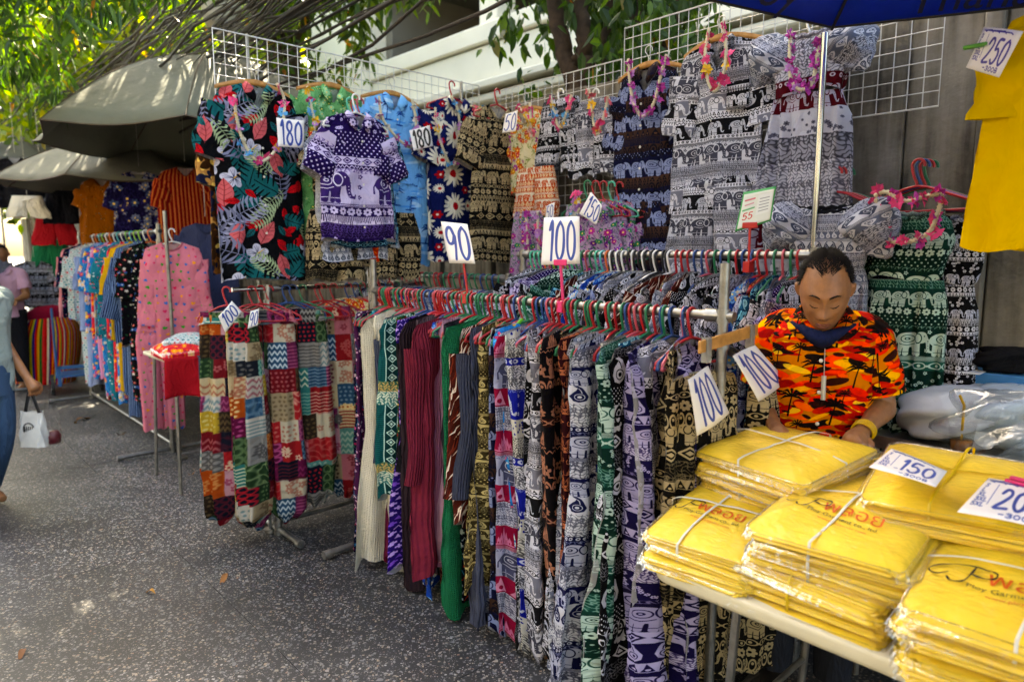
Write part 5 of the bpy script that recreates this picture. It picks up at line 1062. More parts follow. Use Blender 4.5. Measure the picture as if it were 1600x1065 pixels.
FRONT = [  # from the far left end to the near right end: cloth, kind, length, half width, sleeves, label
 ('navy_ditsy', 'dress', 1.24, .17, 0, 'navy dress with tiny pink flowers at the far end of the front rail'), ('pink_ditsy', 'dress', 1.25, .17, 0, 'plum dress with little pale flowers beside the navy flowered one'),
 ('teal_ditsy', 'dress', 1.22, .17, 0, 'turquoise dress with small flowers near the far end of the front rail'), ('black_red_ditsy', 'dress', 1.26, .18, 0, 'black dress with small red flowers left of the cream knits'), ('sky_floral', 'dress', 1.2, .16, 0, 'pale blue flowered dress beside the lilac cardigan'), ('#c9bcd2', 'cardigan', 1.05, .18, 1, 'pale lilac cardigan between the flowered dresses and the cream knits'),
 ('#d6cfb8k', 'cardigan', 1.27, .19, 0, 'cream waffle-knit long cardigan, first of the two'), ('#d9d2bdk', 'cardigan', 1.29, .2, 0, 'cream waffle-knit long cardigan hanging lowest, beside the grey-blue one'), ('#5c1230r', 'cardigan', 1.2, .18, 0, 'burgundy ribbed cardigan behind the grey-blue one'),
 ('#474f66r', 'cardigan', 1.1, .19, 1, 'grey-blue ribbed cardigan right of the cream knits'), ('#1f2a5cr', 'cardigan', 1.14, .18, 0, 'navy ribbed cardigan left of the green and gold dress'), ('green_gold_geo', 'dress', 1.18, .17, 0, 'green and gold patterned dress left of the teal batik'), ('teal_batik', 'dress', .92, .2, 0, 'teal batik skirt-dress with white diamond borders'),
 ('purple_print', 'dress', 1.15, .16, 0, 'bright purple patterned dress right of the teal batik'), ('#17171cr', 'cardigan', 1.02, .19, 1, 'black ribbed cardigan with long sleeves'), ('#2b1f26r', 'cardigan', 1.26, .2, 0, 'dark plum ribbed cardigan reaching almost to the ground'),
('#5c4c54r', 'cardigan', 1.18, .18, 0, 'taupe ribbed cardigan behind the dark plum one'),
 ('blue_floral', 'dress', 1.3, .17, 0, 'blue dress with white flowers showing below the dark cardigans'), ('#7c2338r', 'cardigan', 1.12, .2, 1, 'rose-maroon ribbed cardigan with long sleeves'), ('#9a5f80r', 'cardigan', 1.08, .18, 0, 'mauve ribbed cardigan right of the maroon one'),
('#b88aa0r', 'cardigan', 1.1, .18, 0, 'blush pink ribbed cardigan beside the mauve one'),
 ('#24242cr', 'cardigan', 1.15, .18, 0, 'charcoal ribbed cardigan between mauve and red prints'), ('red_cream_geo', 'dress', 1.22, .18, 0, 'dark red dress with cream figures'), ('teal_black_geo', 'dress', 1.18, .17, 0, 'black dress with teal figures beside the green knit'),
('#7c1626', 'dress', 1.2, .18, 0, 'plain crimson dress left of the emerald knit'),
 ('#0b6b45k', 'dress', 1.3, .21, 0, 'emerald green waffle-knit dress, the widest plain piece'), ('brown_ikat', 'cardigan', .86, .2, 1, 'brown and white feather-pattern cardigan in front of the green knit'), ('#414658r', 'cardigan', 1.22, .19, 1, 'slate ribbed cardigan right of the brown feather pattern'),
 ('olive_cream_elephant', 'pants', 1.08, .17, 0, 'olive and cream elephant-print trousers'), ('grey_white_paisley', 'pants', 1.2, .18, 0, 'silver-grey paisley trousers beside the olive pair'), ('red_white_elephant', 'pants', 1.27, .17, 0, 'red and white elephant-print trousers'), ('navy_brown_elephant', 'pants', 1.25, .17, 0, 'navy and brown elephant trousers beside the red pair'), ('sky_floral', 'dress', 1.2, .16, 0, 'bright blue flowered dress between the elephant prints'),
 ('blue_white_elephant', 'pants', 1.28, .19, 0, 'white trousers with royal blue elephant bands'), ('magenta_grey_elephant', 'pants', 1.31, .18, 0, 'magenta and grey elephant-print trousers'), ('white_elephant', 'pants', 1.26, .18, 0, 'pale grey elephant trousers right of the magenta pair'), ('black_white_paisley', 'dress', 1.25, .19, 0, 'black dress with white dots and paisley'),
('maroon_white_elephant', 'pants', 1.24, .17, 0, 'maroon and white trousers left of the peach cats'),
 ('blackwhite_elephant', 'pants', 1.28, .18, 0, 'black and white elephant trousers left of the peach cats'), ('peach_black_cat', 'dress', 1.33, .21, 0, 'black dress with peach castles and cats'), ('beige_black_elephant', 'pants', 1.24, .17, 0, 'black and beige elephant trousers right of the peach cats'), ('green_peach_cat', 'dress', 1.22, .17, 0, 'dark green dress with peach cats'),
 ('maroon_peach_cat', 'dress', 1.3, .18, 0, 'maroon dress with peach castles'), ('grey_white_paisley', 'pants', 1.22, .18, 0, 'silver-grey paisley trousers right of the maroon castles'), ('black_white_flower', 'dress', 1.2, .17, 0, 'black dress with white flowers right of the maroon castles'), ('navy_white_elephant', 'pants', 1.32, .2, 0, 'white and navy elephant-band trousers'),
 ('blackwhite_elephant', 'cardigan', .72, .2, 1, 'short black and white elephant jacket over the navy bands'), ('blue_white_elephant', 'pants', 1.25, .18, 0, 'royal blue elephant trousers right of the short jacket'), ('green_white_elephant', 'pants', 1.33, .22, 0, 'dark green trousers with large white elephants'), ('teal_mandala', 'dress', 1.2, .17, 0, 'teal blue dress with pale rosettes'),
('black_white_paisley', 'dress', 1.24, .18, 0, 'black dress with white paisley beside the teal rosettes'),
 ('purple_white_elephant', 'pants', 1.32, .21, 0, 'purple trousers with white elephants'), ('white_elephant', 'pants', 1.26, .18, 0, 'pale grey elephant trousers right of the purple pair'), ('beige_black_elephant', 'pants', 1.28, .17, 0, 'black and beige elephant trousers between the purple pairs'), ('purple_white_elephant', 'pants', 1.3, .17, 0, 'deep purple printed trousers last before the end pieces')]
def cloth(spec):
    if not spec.startswith('#'): return fabric(spec)
    if spec.endswith('k'): return plain(spec[:7], knit=34)
    if spec.endswith('r'): return plain(spec[:7], rib=26)
    return plain(spec)
rnd = random.Random(21); nF = len(FRONT); hc = ['red', 'green', 'red', 'red', 'blue', 'green', 'red', 'red', 'green', 'pink', 'red', 'green', 'blue']
for i, (spec, kind, L, W, slv, lab) in enumerate(FRONT):
    u = FU1-.06-(FU1-FU0-.16)*(i+.5)/nF+rnd.uniform(-.008, .008); p = uv(u, FD, FZ+.0165); rz = ROT_U+R_(rnd.uniform(-11, 11)+(5 if i > 28 else 0))
    hcol = hc[(i*5+i//3) % len(hc)]
    hanger(hcol, '%s plastic hanger holding the %s' % (hcol, ' '.join(lab.split()[:10])), p, rz, 'plastic hangers on the front rail')
    # garments bulge towards the street by differing amounts
    fwd = any(q in lab for q in ('cream waffle', 'teal batik', 'dark plum', 'emerald green', 'royal blue elephant bands', 'castles and cats', 'navy elephant-band', 'large white elephants', 'purple trousers with', 'rose-maroon', 'magenta and grey')); off = V*(rnd.uniform(-.06, -.04) if fwd else rnd.uniform(-.045, .03)+(.04 if any(q in lab for q in ('plum dress', 'lilac', 'burgundy', 'dark red dress')) else 0)); th = rnd.uniform(.02, .036)
    long_piece('hanging_'+kind, lab, p+off+Z*rnd.uniform(-.012, .004), rz+R_(rnd.uniform(-14, 16)), cloth(spec), min(1.31, L+.07) if L > .95 else L, W*rnd.uniform(.95, 1.15), th, 100+i, kind if kind != 'pants' else 'trousers', 'clothes packed along the front rail', bool(slv), .62 if L > .8 else .5, fold=.03, flare=rnd.uniform(.85, 1.25))
for i in range(26):                                   # hangers between, whose clothes are pressed out of sight
    u = FU1-.08-(FU1-FU0-.2)*(i+rnd.uniform(.1, .9))/26; hcol = rnd.choice(['red', 'red', 'green', 'green', 'blue', 'pink'])
    hanger(hcol, 'spare %s hanger pushed in on the front rail, %s from the far end' % (hcol, ordinal(i+1)), uv(u, FD, FZ+.0165), ROT_U+R_(rnd.uniform(-10, 10)), 'plastic hangers on the front rail')
# end pieces turned to face the camera
e0 = uv(FU0+.035, FD+.0, FZ-.005)
for k, (du, dv, W, lab) in enumerate(((.028, -.06, .17, 'black and beige elephant trousers facing out at the near rack end'), (-.045, .30, .17, 'black and beige elephant trousers hung just past the rack post'))):
    rzk = ROT_U+R_((-12, 3)[k]); pk = uv(FU0+du, FD+dv, FZ-.075)
    long_piece('hanging_pants', lab, pk, rzk, fabric('beige_black_elephant'), 1.12, W, .03, 300+k, 'trousers', 'clothes packed along the front rail', flare=1.05, fold=.02)
s = MB(); P0, P1 = uv(FU0-.02, FD-.17, FZ-.085), uv(FU0-.03, FD+.17, FZ-.055); t = thing('wooden_hanger', 'flat yellow wooden hanger bar with clear clips at the near rack end', 'hanger', P0, group='wooden hangers')
d = P1-P0; nn = np.cross(d/np.linalg.norm(d), Z); s.add([nn*x+d*y+Z*z for x in (-.006, .006) for y in (0, 1) for z in (-.02, .02)], [(0, 1, 3, 2), (4, 6, 7, 5), (0, 4, 5, 1), (2, 3, 7, 6), (0, 2, 6, 4), (1, 5, 7, 3)]); bevel(s.build('bar', WOOD, t, smooth=False), .004)
for q in (.12, .88):
    s = MB(); s.box(-.013, .013, -.012, .012, -.055, .024); o = s.build('clip', mat('clear_plastic', '#b9b8ae', .15, trans=.6, spec=.6), t, smooth=False, loc=d*q, rz=ROT_U); bevel(o, .003)

# ------------------------------------------------------------------ rear racks
RD = 2.62
rack('steel rack along the back carrying mint, black and red hangers', uv(1.12, RD), uv(2.72, RD), 1.645, .03, rr=.015)
PR = ['blackwhite_elephant', 'white_elephant', 'black_white_paisley', 'blackwhite_elephant', 'beige_black_elephant', 'navy_white_elephant', 'grey_white_paisley', 'red_white_elephant', 'black_white_flower', 'blue_floral', 'purple_elephant', 'maroon_white_elephant', 'teal_mandala', 'green_white_elephant', 'orange_print', 'navy_brown_elephant', 'brown_ikat']
DES = {'blackwhite_elephant': 'black and white elephant-print', 'white_elephant': 'pale grey elephant-print', 'black_white_paisley': 'black and white paisley', 'beige_black_elephant': 'black and beige elephant-print', 'navy_white_elephant': 'navy and white elephant-print', 'grey_white_paisley': 'silver-grey paisley', 'red_white_elephant': 'red and white printed',
       'black_white_flower': 'black and white flowered', 'blue_floral': 'blue flowered', 'purple_elephant': 'purple elephant-print', 'maroon_white_elephant': 'maroon and white printed', 'teal_mandala': 'teal rosette', 'green_white_elephant': 'dark green printed', 'orange_print': 'orange printed', 'navy_brown_elephant': 'navy and brown elephant-print', 'brown_ikat': 'brown feather-pattern'}
rnd = random.Random(5); n = 46
for i in range(n):
    f = (i+.5)/n; u = 2.66-1.5*f; p = uv(u, RD, 1.645+.0155); rz = ROT_U+R_(rnd.uniform(-14, 14))
    if f < .36: hcol = rnd.choice(['mint', 'mint', 'aqua', 'mint', 'pink', 'green', 'lime', 'orange']) if f > .03 else 'mint'
    elif f < .6: hcol = rnd.choice(['black', 'black', 'white', 'black'])
    else: hcol = rnd.choice(['red', 'red', 'green', 'blue', 'red', 'pink'])
    pr = PR[int(rnd.random()**1.5*len(PR))]
    hanger(hcol, '%s hanger on the back rail, %s from its left end' % (hcol, ordinal(i+1)), p, rz, 'plastic hangers on the back rail')
    blouse_piece('hanging_blouse', '%s blouse on the back rail, %s from its left end' % (DES[pr], ordinal(i+1)), p+V*rnd.uniform(-.05, .03)+Z*rnd.uniform(-.02, 0), rz+R_(rnd.uniform(-8, 8)), fabric(pr), rnd.uniform(.55, .68), rnd.uniform(.19, .22), .022, 500+i, 'blouse', 'blouses packed along the back rail')
    if .38 < f < .62 and i % 2: hanger(rnd.choice(['black', 'black', 'white']), 'extra dark rail hanger beside the %s one from the left on the back rail' % ordinal(i+1), uv(u+.012, RD, 1.6605), rz+.05, 'plastic hangers on the back rail')
rack('low steel rack at the back left behind the front row', uv(2.86, RD+.02), uv(4.35, RD+.02), 1.51, .03, rr=.015)
n = 27
for i in range(n):
    f = (i+.5)/n; p = uv(4.3-1.4*f, RD+.02, 1.5255); rz = ROT_U+R_(rnd.uniform(-14, 14)); hcol = rnd.choice(['red', 'green', 'red', 'green', 'blue']); pr = rnd.choice(['navy_white_elephant', 'blue_floral', 'blackwhite_elephant', 'teal_mandala', 'grey_white_paisley', 'maroon_white_elephant', 'check_blue', 'orange_print', 'white_elephant'])
    hanger(hcol, '%s hanger on the low back-left rail, %s from its far end' % (hcol, ordinal(i+1)), p, rz, 'plastic hangers on the back-left rail')
    blouse_piece('hanging_blouse', '%s blouse on the low back-left rail, %s from its far end' % (DES.get(pr, 'pale checked'), ordinal(i+1)), p+V*rnd.uniform(-.05, .03), rz+R_(rnd.uniform(-8, 8)), fabric(pr), rnd.uniform(.55, .68), rnd.uniform(.18, .21), .024, 600+i, 'blouse', 'blouses packed along the back-left rail')

# ------------------------------------------------------------------ patchwork rack, square to the street
PU_, PD0 = 3.75, 1.46
rack('steel rack square to the street carrying the patchwork trousers', uv(PU_+.02, PD0+.16), uv(PU_+.02, PD0+1.05), 1.455, .02, foot=.26, footdir=U, rail_m=CHROME, rr=.013, ext=.2)
PP = [('patchwork0', 'leftmost patchwork trousers nearest the street, with a price card on top'), ('patchwork1', 'patchwork trousers, second pair from the street'), ('patchwork2', 'patchwork trousers, third pair from the street'), ('patchwork3', 'patchwork trousers, fourth pair from the street, nearest the flowered dresses')]
for i, (pr, lab) in enumerate(PP):
    q = PD0-.07+.19*i; p = uv(PU_+.02, q, 1.455+.0135)
    rz = (-.12, .05, .2, .3)[i]
    hcol = ('red', 'red', 'blue', 'red')[i]; hanger(hcol, '%s hanger holding the %s' % (hcol, ' '.join(lab.split()[:7])), p, rz, 'plastic hangers on the patchwork rail')
    harem_pants('patchwork_pants', lab, p-Z*.045, rz, fabric(pr), (1.19, 1.25, 1.2, 1.15)[i], (.185, .195, .2, .19)[i], 700+i, 'patchwork trousers')
EX = [('cream_floral', 'cream flowered blouse on the patchwork rail, nearest the trousers'), ('coral_floral', 'coral flowered blouse among the patchwork'), ('#c9a0a8', 'dusty pink blouse on the patchwork rail'), ('orange_print', 'orange printed blouse on the patchwork rail'), ('#c8c4bc', 'off-white blouse on the patchwork rail'), ('pink_ditsy', 'plum flowered blouse on the patchwork rail'), ('check_blue', 'pale checked blouse on the patchwork rail'), ('maroon_white_elephant', 'maroon and grey blouse at the inner end of the patchwork rail')]
for i, (pr, lab) in enumerate(EX):
    q = PD0+.66+.05*i; p = uv(PU_, q, 1.455+.0135); rz = math.atan2(-U[1], -U[0])+R_(rnd.uniform(10, 40)); hcol = ('red', 'blue', 'red', 'green')[i % 4]
    hanger(hcol, '%s hanger holding the %s' % (hcol, lab), p, rz, 'plastic hangers on the patchwork rail'); blouse_piece('hanging_blouse', lab, p, rz, cloth(pr), .8, .19, .03, 720+i, 'blouse', 'blouses on the patchwork rail')
for i in range(9):
    hcol = ('red', 'red', 'blue', 'green')[i % 4]; hanger(hcol, 'spare %s hanger on the patchwork rail, %s from the street' % (hcol, ordinal(i+1)), uv(PU_, PD0+.06+.1*i, 1.4685), .2+rnd.uniform(-.3, .3), 'plastic hangers on the patchwork rail')

# ------------------------------------------------------------------ wire grids
GW = mat('white_coated_wire', '#c3c4c2', .4, var=.08)
def wire_grid(label, o, d, L, z0, z1, pitch=.06, m=GW):
    o = np.asarray(o, float); t = thing('wire_grid', label, 'wire grid', o+Z*z0, group='wire display grids'); h = z1-z0; nv, nh = int(round(L/pitch)), int(round(h/pitch)); d = np.asarray(d, float)
    s = MB(); s.tube([(0, 0, 0), (0, 0, h)], .0023, 6); mv = s.mesh('wire', m); s = MB(); s.tube([(0, 0, 0), d*L], .0023, 6); mh = s.mesh('wire', m); nn = np.cross(d, Z)*.004
    s = MB(); s.tube([(0, 0, 0), d*L, d*L+Z*h, Z*h, (0, 0, 0)], .0042, 7); s.build('frame', m, t)
    for k in range(1, nv): link('wire', mv, t, d*L*k/nv)
    for k in range(1, nh): link('wire', mh, t, nn+Z*h*k/nh)
    return t
GU = 3.83
wire_grid('wire grid running from the street to the wall above the tropical shirt', uv(GU, 1.41), V, 1.84, 1.95, 2.83)
pg0, pg1 = on_d(772, 131, WD-.05), on_d(1478, 10, WD-.05); ua, ub = pg0@U, pg1@U
wire_grid('wire grid on the fence above the black shorts', uv(ua, WD-.05), -U, ua-(on_d(972, 60, WD-.05)@U), 1.95, 2.74)
wire_grid('long wire grid on the fence behind the elephant shirts and umbrella edge', uv(on_d(976, 60, WD-.05)@U, WD-.05), -U, (on_d(976, 60, WD-.05)@U)-ub, 2.24, 2.9)
def pole(label, p, z1, r=.013, m=CHROME, z0=0):
    s = MB(); p = np.asarray(p, float)*[1, 1, 0]; s.tube([(0, 0, z0), (0, 0, z1)], r, 12); s.tube([(0, 0, 0), (0, 0, .02)], r*4, 12); o = s.build('display_pole', m, loc=p); return tag(o, label, 'pole')
pole('upright chrome pole in front of the maroon and white dress', on_d(1281, 200, 2.78), 2.5)
pole('chrome pole under the purple elephant shirt', on_u(578, 420, 3.6), 2.3, .016)
pole('thin steel post holding up the wire grid behind the tropical shirt', uv(GU+.012, 1.6), 2.84, .009, STEEL); pole('thin steel post at the inner end of the wire grid', uv(GU+.012, 3.1), 2.84, .009, STEEL)

# ------------------------------------------------------------------ clothes shown on the side grid (facing down the street)
def at_u(px, py, u=3.74): return on_u(px, py, u)
p = at_u(398, 102); wood_hanger('wooden hanger of the black tropical shirt', p, ROT_U)
shirt('tropical_shirt', 'black tropical shirt with red, teal and grey leaves and a garland', p, ROT_U, fabric('tropical_leaf'), 1.04, .25, seed=1, sl=.22, slr=.125, sang=66, th=.045, vneck=.13, nb=6, fold=.02)
p = at_u(384, 128, 3.95); hanger('blue', 'blue hanger behind the tropical shirt', p, ROT_U); shirt('brown_shirt', 'brown and navy leaf-print shirt behind the tropical shirt', p, ROT_U+.15, fabric('brown_leaf'), .96, .25, seed=2, sl=.3, slr=.1, sang=78)
p = at_u(517, 108, 3.77); wood_hanger('wooden hanger of the green shirt', p, ROT_U); shirt('green_shirt', 'pale green shirt with a garland behind the purple shirt', p, ROT_U, fabric('green_check'), .9, .25, seed=3, sl=.24, slr=.11, sang=45, th=.04)
p = at_u(612, 122, 3.74); wood_hanger('wooden hanger of the sky blue palm shirt', p, ROT_U); shirt('palm_shirt', 'sky blue shirt with palm islands and a price card', p, ROT_U, fabric('sky_palm'), .6, .25, seed=4, sl=.25, slr=.11, sang=55, th=.045)
shorts('palm_pants', 'sky blue palm trousers hanging below the palm shirt', p-Z*.6+V*.1, ROT_U, fabric('sky_palm'), .56, .19, 5, 'trousers', flare=.8)
# stack of shirts hung from the pole
for k, (pr, L, W, dx, dy, lab) in enumerate((('beige_black_elephant', .85, .24, .02, .10, 'beige and black printed shirt at the back of the hung stack'), ('orange_print', .80, .25, .03, .07, 'orange printed shirt showing at the edges of the hung stack'), ('grey_white_paisley', .80, .23, -.01, .045, 'grey paisley shirt under the purple elephant shirt'), ('teal_mandala', .72, .22, .04, .022, 'teal rosette shirt directly behind the purple elephant shirt'))):
    p = at_u(556, 152, 3.5)+U*dy+V*dx; hanger(('green', 'red', 'mint', 'pink')[k], '%s hanger of the %s' % (('green', 'red', 'mint', 'pink')[k], lab), p, ROT_U, 'hangers of the hung stack')
    shirt('stacked_shirt', lab, p, ROT_U, fabric(pr), L, W, seed=20+k, sl=.16, slr=.1, sang=55, th=.018, group='shirts hung in a stack', nb=0)
p = at_u(556, 148, 3.47); hanger('white', 'white plastic hanger of the purple elephant shirt', p, ROT_U, w=.2); shirt('elephant_shirt', 'purple and white elephant-print shirt, frontmost of the hung stack', p, ROT_U, fabric('purple_elephant', (.07, 1.14), .345), .69, .225, seed=8, sl=.17, slr=.1, sang=50, th=.045, pocket=True)
for dx, lab in ((-.19, 'left beige and black wide trousers below the hung stack'), (.22, 'right beige and black wide trousers below the hung stack')):
    p = at_u(567, 330, 3.6)+V*dx; s_ = shorts('wide_pants', lab, p, ROT_U, fabric('beige_black_elephant'), .4, .17, 31 if dx < 0 else 33, 'trousers', 'trousers below the hung stack', 1.0, th=.06)
p = at_u(706, 128, 3.66); hanger('red', 'red hanger of the daisy shirt', p, ROT_U, w=.2); shirt('daisy_shirt', 'navy shirt with big white daisies and red centres', p+V*.03, ROT_U, fabric('daisy'), 1.05, .25, seed=9, sl=.24, slr=.13, sang=62, th=.05, fold=.022)
p = at_u(777, 140, 3.42); hanger('red', 'red hanger of the black elephant-band dress', p, ROT_U, w=.2); shirt('elephant_dress', 'black dress with beige elephant bands beside the daisies', p, ROT_U-.1, fabric('beige_black_elephant'), 1.0, .2, 'dress', seed=10, sl=.22, slr=.12, sang=58, th=.05, has_collar=False, nb=0, fold=.022)
# ------------------------------------------------------------------ clothes shown on the fence grids (facing the street)
WG = WD-.11
def on_w(px, py, D=None): return on_d(px, py, D or WG)
p = on_w(822, 146); wood_hanger('wooden hanger of the cream flowered blouse', p, ROT_V); shirt('floral_blouse', 'cream blouse with orange and lilac flowers', p, ROT_V, fabric('cream_floral'), .52, .17, 'blouse', seed=41, sl=.12, slr=.08, sang=50, has_collar=False, nb=0)
p = on_w(838, 262, 3.02); shorts('elephant_shorts', 'orange and white elephant shorts under the cream blouse', p, ROT_V, fabric('orange_elephant'), .3, .17, 42, flare=1.1)
p = on_w(828, 330, 3.0); shorts('floral_shorts', 'purple flowered trousers hanging below the orange shorts', p, ROT_V, fabric('purple_paisley'), .42, .15, 43, 'trousers')
for px, pr, lab, sd in ((876, 'blackwhite_elephant', 'black and white elephant shorts with a bright garland', 44), (931, 'white_elephant', 'greyer elephant shorts right of the darker pair', 45)):
    p = on_w(px, 140, 3.08); hanger('white', 'white hanger of the %s' % lab, p, ROT_V, w=.16); shorts('elephant_shorts', lab, p-Z*.06, ROT_V, fabric(pr), .42, .17, sd, flare=1.12, group='pairs of elephant shorts')
for k in range(5):
    p = on_w(918+k*7, 283, 2.9)+V*.03*k; hcol = ('green', 'red', 'red', 'mint', 'red')[k]; hanger(hcol, '%s hanger of the purple blouses, %s from the left' % (hcol, ordinal(k+1)), p, ROT_V+.1, 'hangers of the purple blouses', .17)
    shirt('paisley_blouse', 'purple and green flowered blouse, %s of the bunch' % ('frontmost', 'second', 'third', 'fourth', 'rearmost')[k], p, ROT_V+.12+.05*k, fabric('purple_paisley'), .55, .17, 'blouse', seed=46+k, sl=.14, slr=.07, sang=55, has_collar=False, nb=0, group='bunch of purple blouses', th=.02)
p = on_w(1014, 72, 3.06); wood_hanger('wooden hanger of the navy and brown shirt', p, ROT_V, group='wooden hangers'); shirt('elephant_shirt', 'navy and brown shirt with grey elephants and a lilac garland', p, ROT_V, fabric('navy_brown_elephant'), .82, .21, seed=51, sl=.22, slr=.1, sang=68, th=.05, vneck=.14, nb=6)
shorts('elephant_shorts', 'navy and brown elephant shorts under the matching shirt', p-Z*.80+U*.01, ROT_V, fabric('navy_brown_elephant'), .38, .19, 52, group='pairs of elephant shorts')
p = on_w(1128, 26, 3.0); wood_hanger('wooden hanger of the big black and white shirt', p, ROT_V); shirt('elephant_shirt', 'big black and white elephant-band shirt with a pink garland', p, ROT_V, fabric('white_elephant'), .78, .235, seed=53, sl=.22, slr=.11, sang=66, th=.06, vneck=.15, pocket=True, nb=4, m2=fabric('blackwhite_elephant'))
shorts('elephant_shorts', 'black and white elephant trousers under the big matching shirt', p-Z*.74, ROT_V, fabric('white_elephant'), .5, .22, 54, 'trousers', 'pairs of elephant shorts', th=.06)
p = on_w(1268, 30, 2.98)+Z*.03; hanger('white', 'white hanger of the maroon and white dress', p, ROT_V, w=.17); dress('elephant_dress', 'white and maroon elephant dress with puff sleeves and lilac garland', p, ROT_V, fabric('maroon_white_elephant', (.1, .71)), 1.12, .17, 61, 1.3, waist=.26, fold=.035, m_sleeve=fabric('grey_white_paisley'))
for k in range(4):
    p = on_w(1308+3*k, 262, 2.93)+V*.02*k; hcol = ('red', 'red', 'red', 'green')[k]; hanger(hcol, '%s hanger of the off-shoulder dress, %s from the front' % (hcol, ordinal(k+1)), p, ROT_V+(-.2, 0, .15, .3)[k], 'red hangers on the fence', .18)
dress('off_shoulder_dress', 'off-shoulder silver-grey paisley dress on red hangers', on_w(1298, 268, 2.82)-Z*.06, ROT_V, fabric('grey_white_paisley'), 1.1, .17, 62, 1.25, waist=.24, fold=.035, m_neck=plain('#15161c'))
for k in range(4):
    p = on_w(1436+4*k, 250, 2.93)+V*.02*k; hcol = ('red', 'blue', 'red', 'green')[k]; hanger(hcol, '%s hanger of the green dress, %s from the front' % (hcol, ordinal(k+1)), p, ROT_V+(-.1, .1, .2, .32)[k], 'red hangers on the fence', .2)
dress('elephant_dress', 'dark green elephant dress with a pink-flowered garland', on_w(1428, 262, 2.9)-Z*.09, ROT_V, fabric('green_white_elephant'), 1.2, .15, 63, 1.15, puff=False, waist=.25, fold=.035)
dress('elephant_dress', 'black and white printed dress half hidden right of the green dress', on_w(1478, 268, 2.97)-Z*.09, ROT_V, fabric('black_white_flower'), 1.2, .14, 64, 1.2, puff=False, waist=.25, fold=.035)
dress('elephant_dress', 'navy and white printed dress behind the seller, left of the green dress', on_w(1385, 300, 3.02)-Z*.09, ROT_V, fabric('navy_white_elephant'), 1.2, .15, 65, 1.2, puff=False, waist=.25, fold=.035)
# yellow T-shirt hanging near on the right
YEL = plain('#dfb510', name='yellow_polo_cloth', wr=.25)
py_ = on_d(1748, -92, 2.5); shirt('yellow_tshirt', 'plain yellow T-shirt hanging at the right edge with a price card', py_, ROT_V+.08, YEL, .7, .27, 't-shirt', seed=71, sl=.13, slr=.115, sang=74, th=.05, has_collar=False, nb=0, vneck=.08)
hanger('white', 'white hanger of the yellow T-shirt', py_, ROT_V+.08, w=.2)
# ------------------------------------------------------------------ folding table with bundles of packed yellow shirts
TZ, TD0, TD1, TU0, TU1 = .75, 1.585, 2.26, 1.12, -.9
TABLE = mat('cream_plastic', '#cfc5a6', .45, var=.06, vscale=5, bump=.15, bscale=260)
t = thing('folding_table', 'cream plastic folding table under the bundles of yellow shirts', 'table', uv((TU0+TU1)/2, (TD0+TD1)/2)); tl = np.array(t.location)
def rrect(a, b, r, n=7):
    out = []
    for cx, cy_, a0 in ((a-r, b-r, 0), (-a+r, b-r, 90), (-a+r, -b+r, 180), (a-r, -b+r, 270)):
        for k in range(n): q = R_(a0+90*k/(n-1)); out.append((cx+r*math.cos(q), cy_+r*math.sin(q)))
    return np.array(out)
ra, rb = abs(TU0-TU1)/2, (TD1-TD0)/2; o2 = rrect(ra, rb, .07, 9); s = MB(); rings = []
for sc_, z in ((.0, TZ-.045), (.97, TZ-.045), (.992, TZ-.04), (1, TZ-.03), (1, TZ-.012), (.996, TZ-.003), (.985, TZ), (0, TZ)):
    q = np.array([[x-np.sign(x)*(1-sc_)*.3 if sc_ > .5 else 0, y-np.sign(y)*(1-sc_)*.3 if sc_ > .5 else 0] for x, y in o2]); q = np.vstack([q, q[:1]]); rings.append(np.stack([-U*a+V*b+Z*z for a, b in q]))
s.grid(np.stack(rings), None, 0, False); s.build('table_top', TABLE, t)
for a in (-ra+.25, ra-.25):
    for b in (-rb+.08, rb-.08): s = MB(); s.tube([-U*a+V*b+Z*(TZ-.045), -U*a*1.05+V*b+Z*0], .013, 8); s.build('leg', STEEL, t)
    s = MB(); s.tube([-U*a*1.03+V*(-rb+.08)+Z*.3, -U*a*1.03+V*(rb-.08)+Z*.3], .01, 8); s.build('cross_bar', STEEL, t)
def packet_mat():
    m, nt, b = nodes_mat('packed_yellow_cloth'); L = nt.links.new; tc = N_(nt, 'ShaderNodeTexCoord'); nz = N_(nt, 'ShaderNodeTexNoise'); nz.inputs['Scale'].default_value = 9; nz.inputs['Detail'].default_value = 5; L(tc.outputs['Object'], nz.inputs['Vector'])
    mx = N_(nt, 'ShaderNodeMix', data_type='RGBA'); mx.inputs[6].default_value = (*lin('#e2b414'), 1); mx.inputs[7].default_value = (*lin('#f6d63c'), 1); L(nz.outputs[0], mx.inputs[0]); L(mx.outputs[2], b.inputs['Base Color'])
    b.inputs['Roughness'].default_value = .75; b.inputs['Coat Weight'].default_value = .75; b.inputs['Coat Roughness'].default_value = .13; b.inputs['Subsurface Weight'].default_value = 0
    mp = N_(nt, 'ShaderNodeMapping'); mp.inputs['Scale'].default_value = (14, 30, 40); L(tc.outputs['Object'], mp.inputs['Vector']); n2 = N_(nt, 'ShaderNodeTexNoise'); n2.inputs['Scale'].default_value = 1.3; n2.inputs['Detail'].default_value = 4; n2.inputs['Distortion'].default_value = 1.4; L(mp.outputs[0], n2.inputs['Vector'])
    bp = N_(nt, 'ShaderNodeBump'); bp.inputs['Strength'].default_value = 1; bp.inputs['Distance'].default_value = .016; L(n2.outputs[0], bp.inputs['Height']); L(bp.outputs[0], b.inputs['Coat Normal'])
    b3 = N_(nt, 'ShaderNodeBump'); b3.inputs['Strength'].default_value = .3; b3.inputs['Distance'].default_value = .015; L(nz.outputs[0], b3.inputs['Height']); L(b3.outputs[0], b.inputs['Normal']); return m
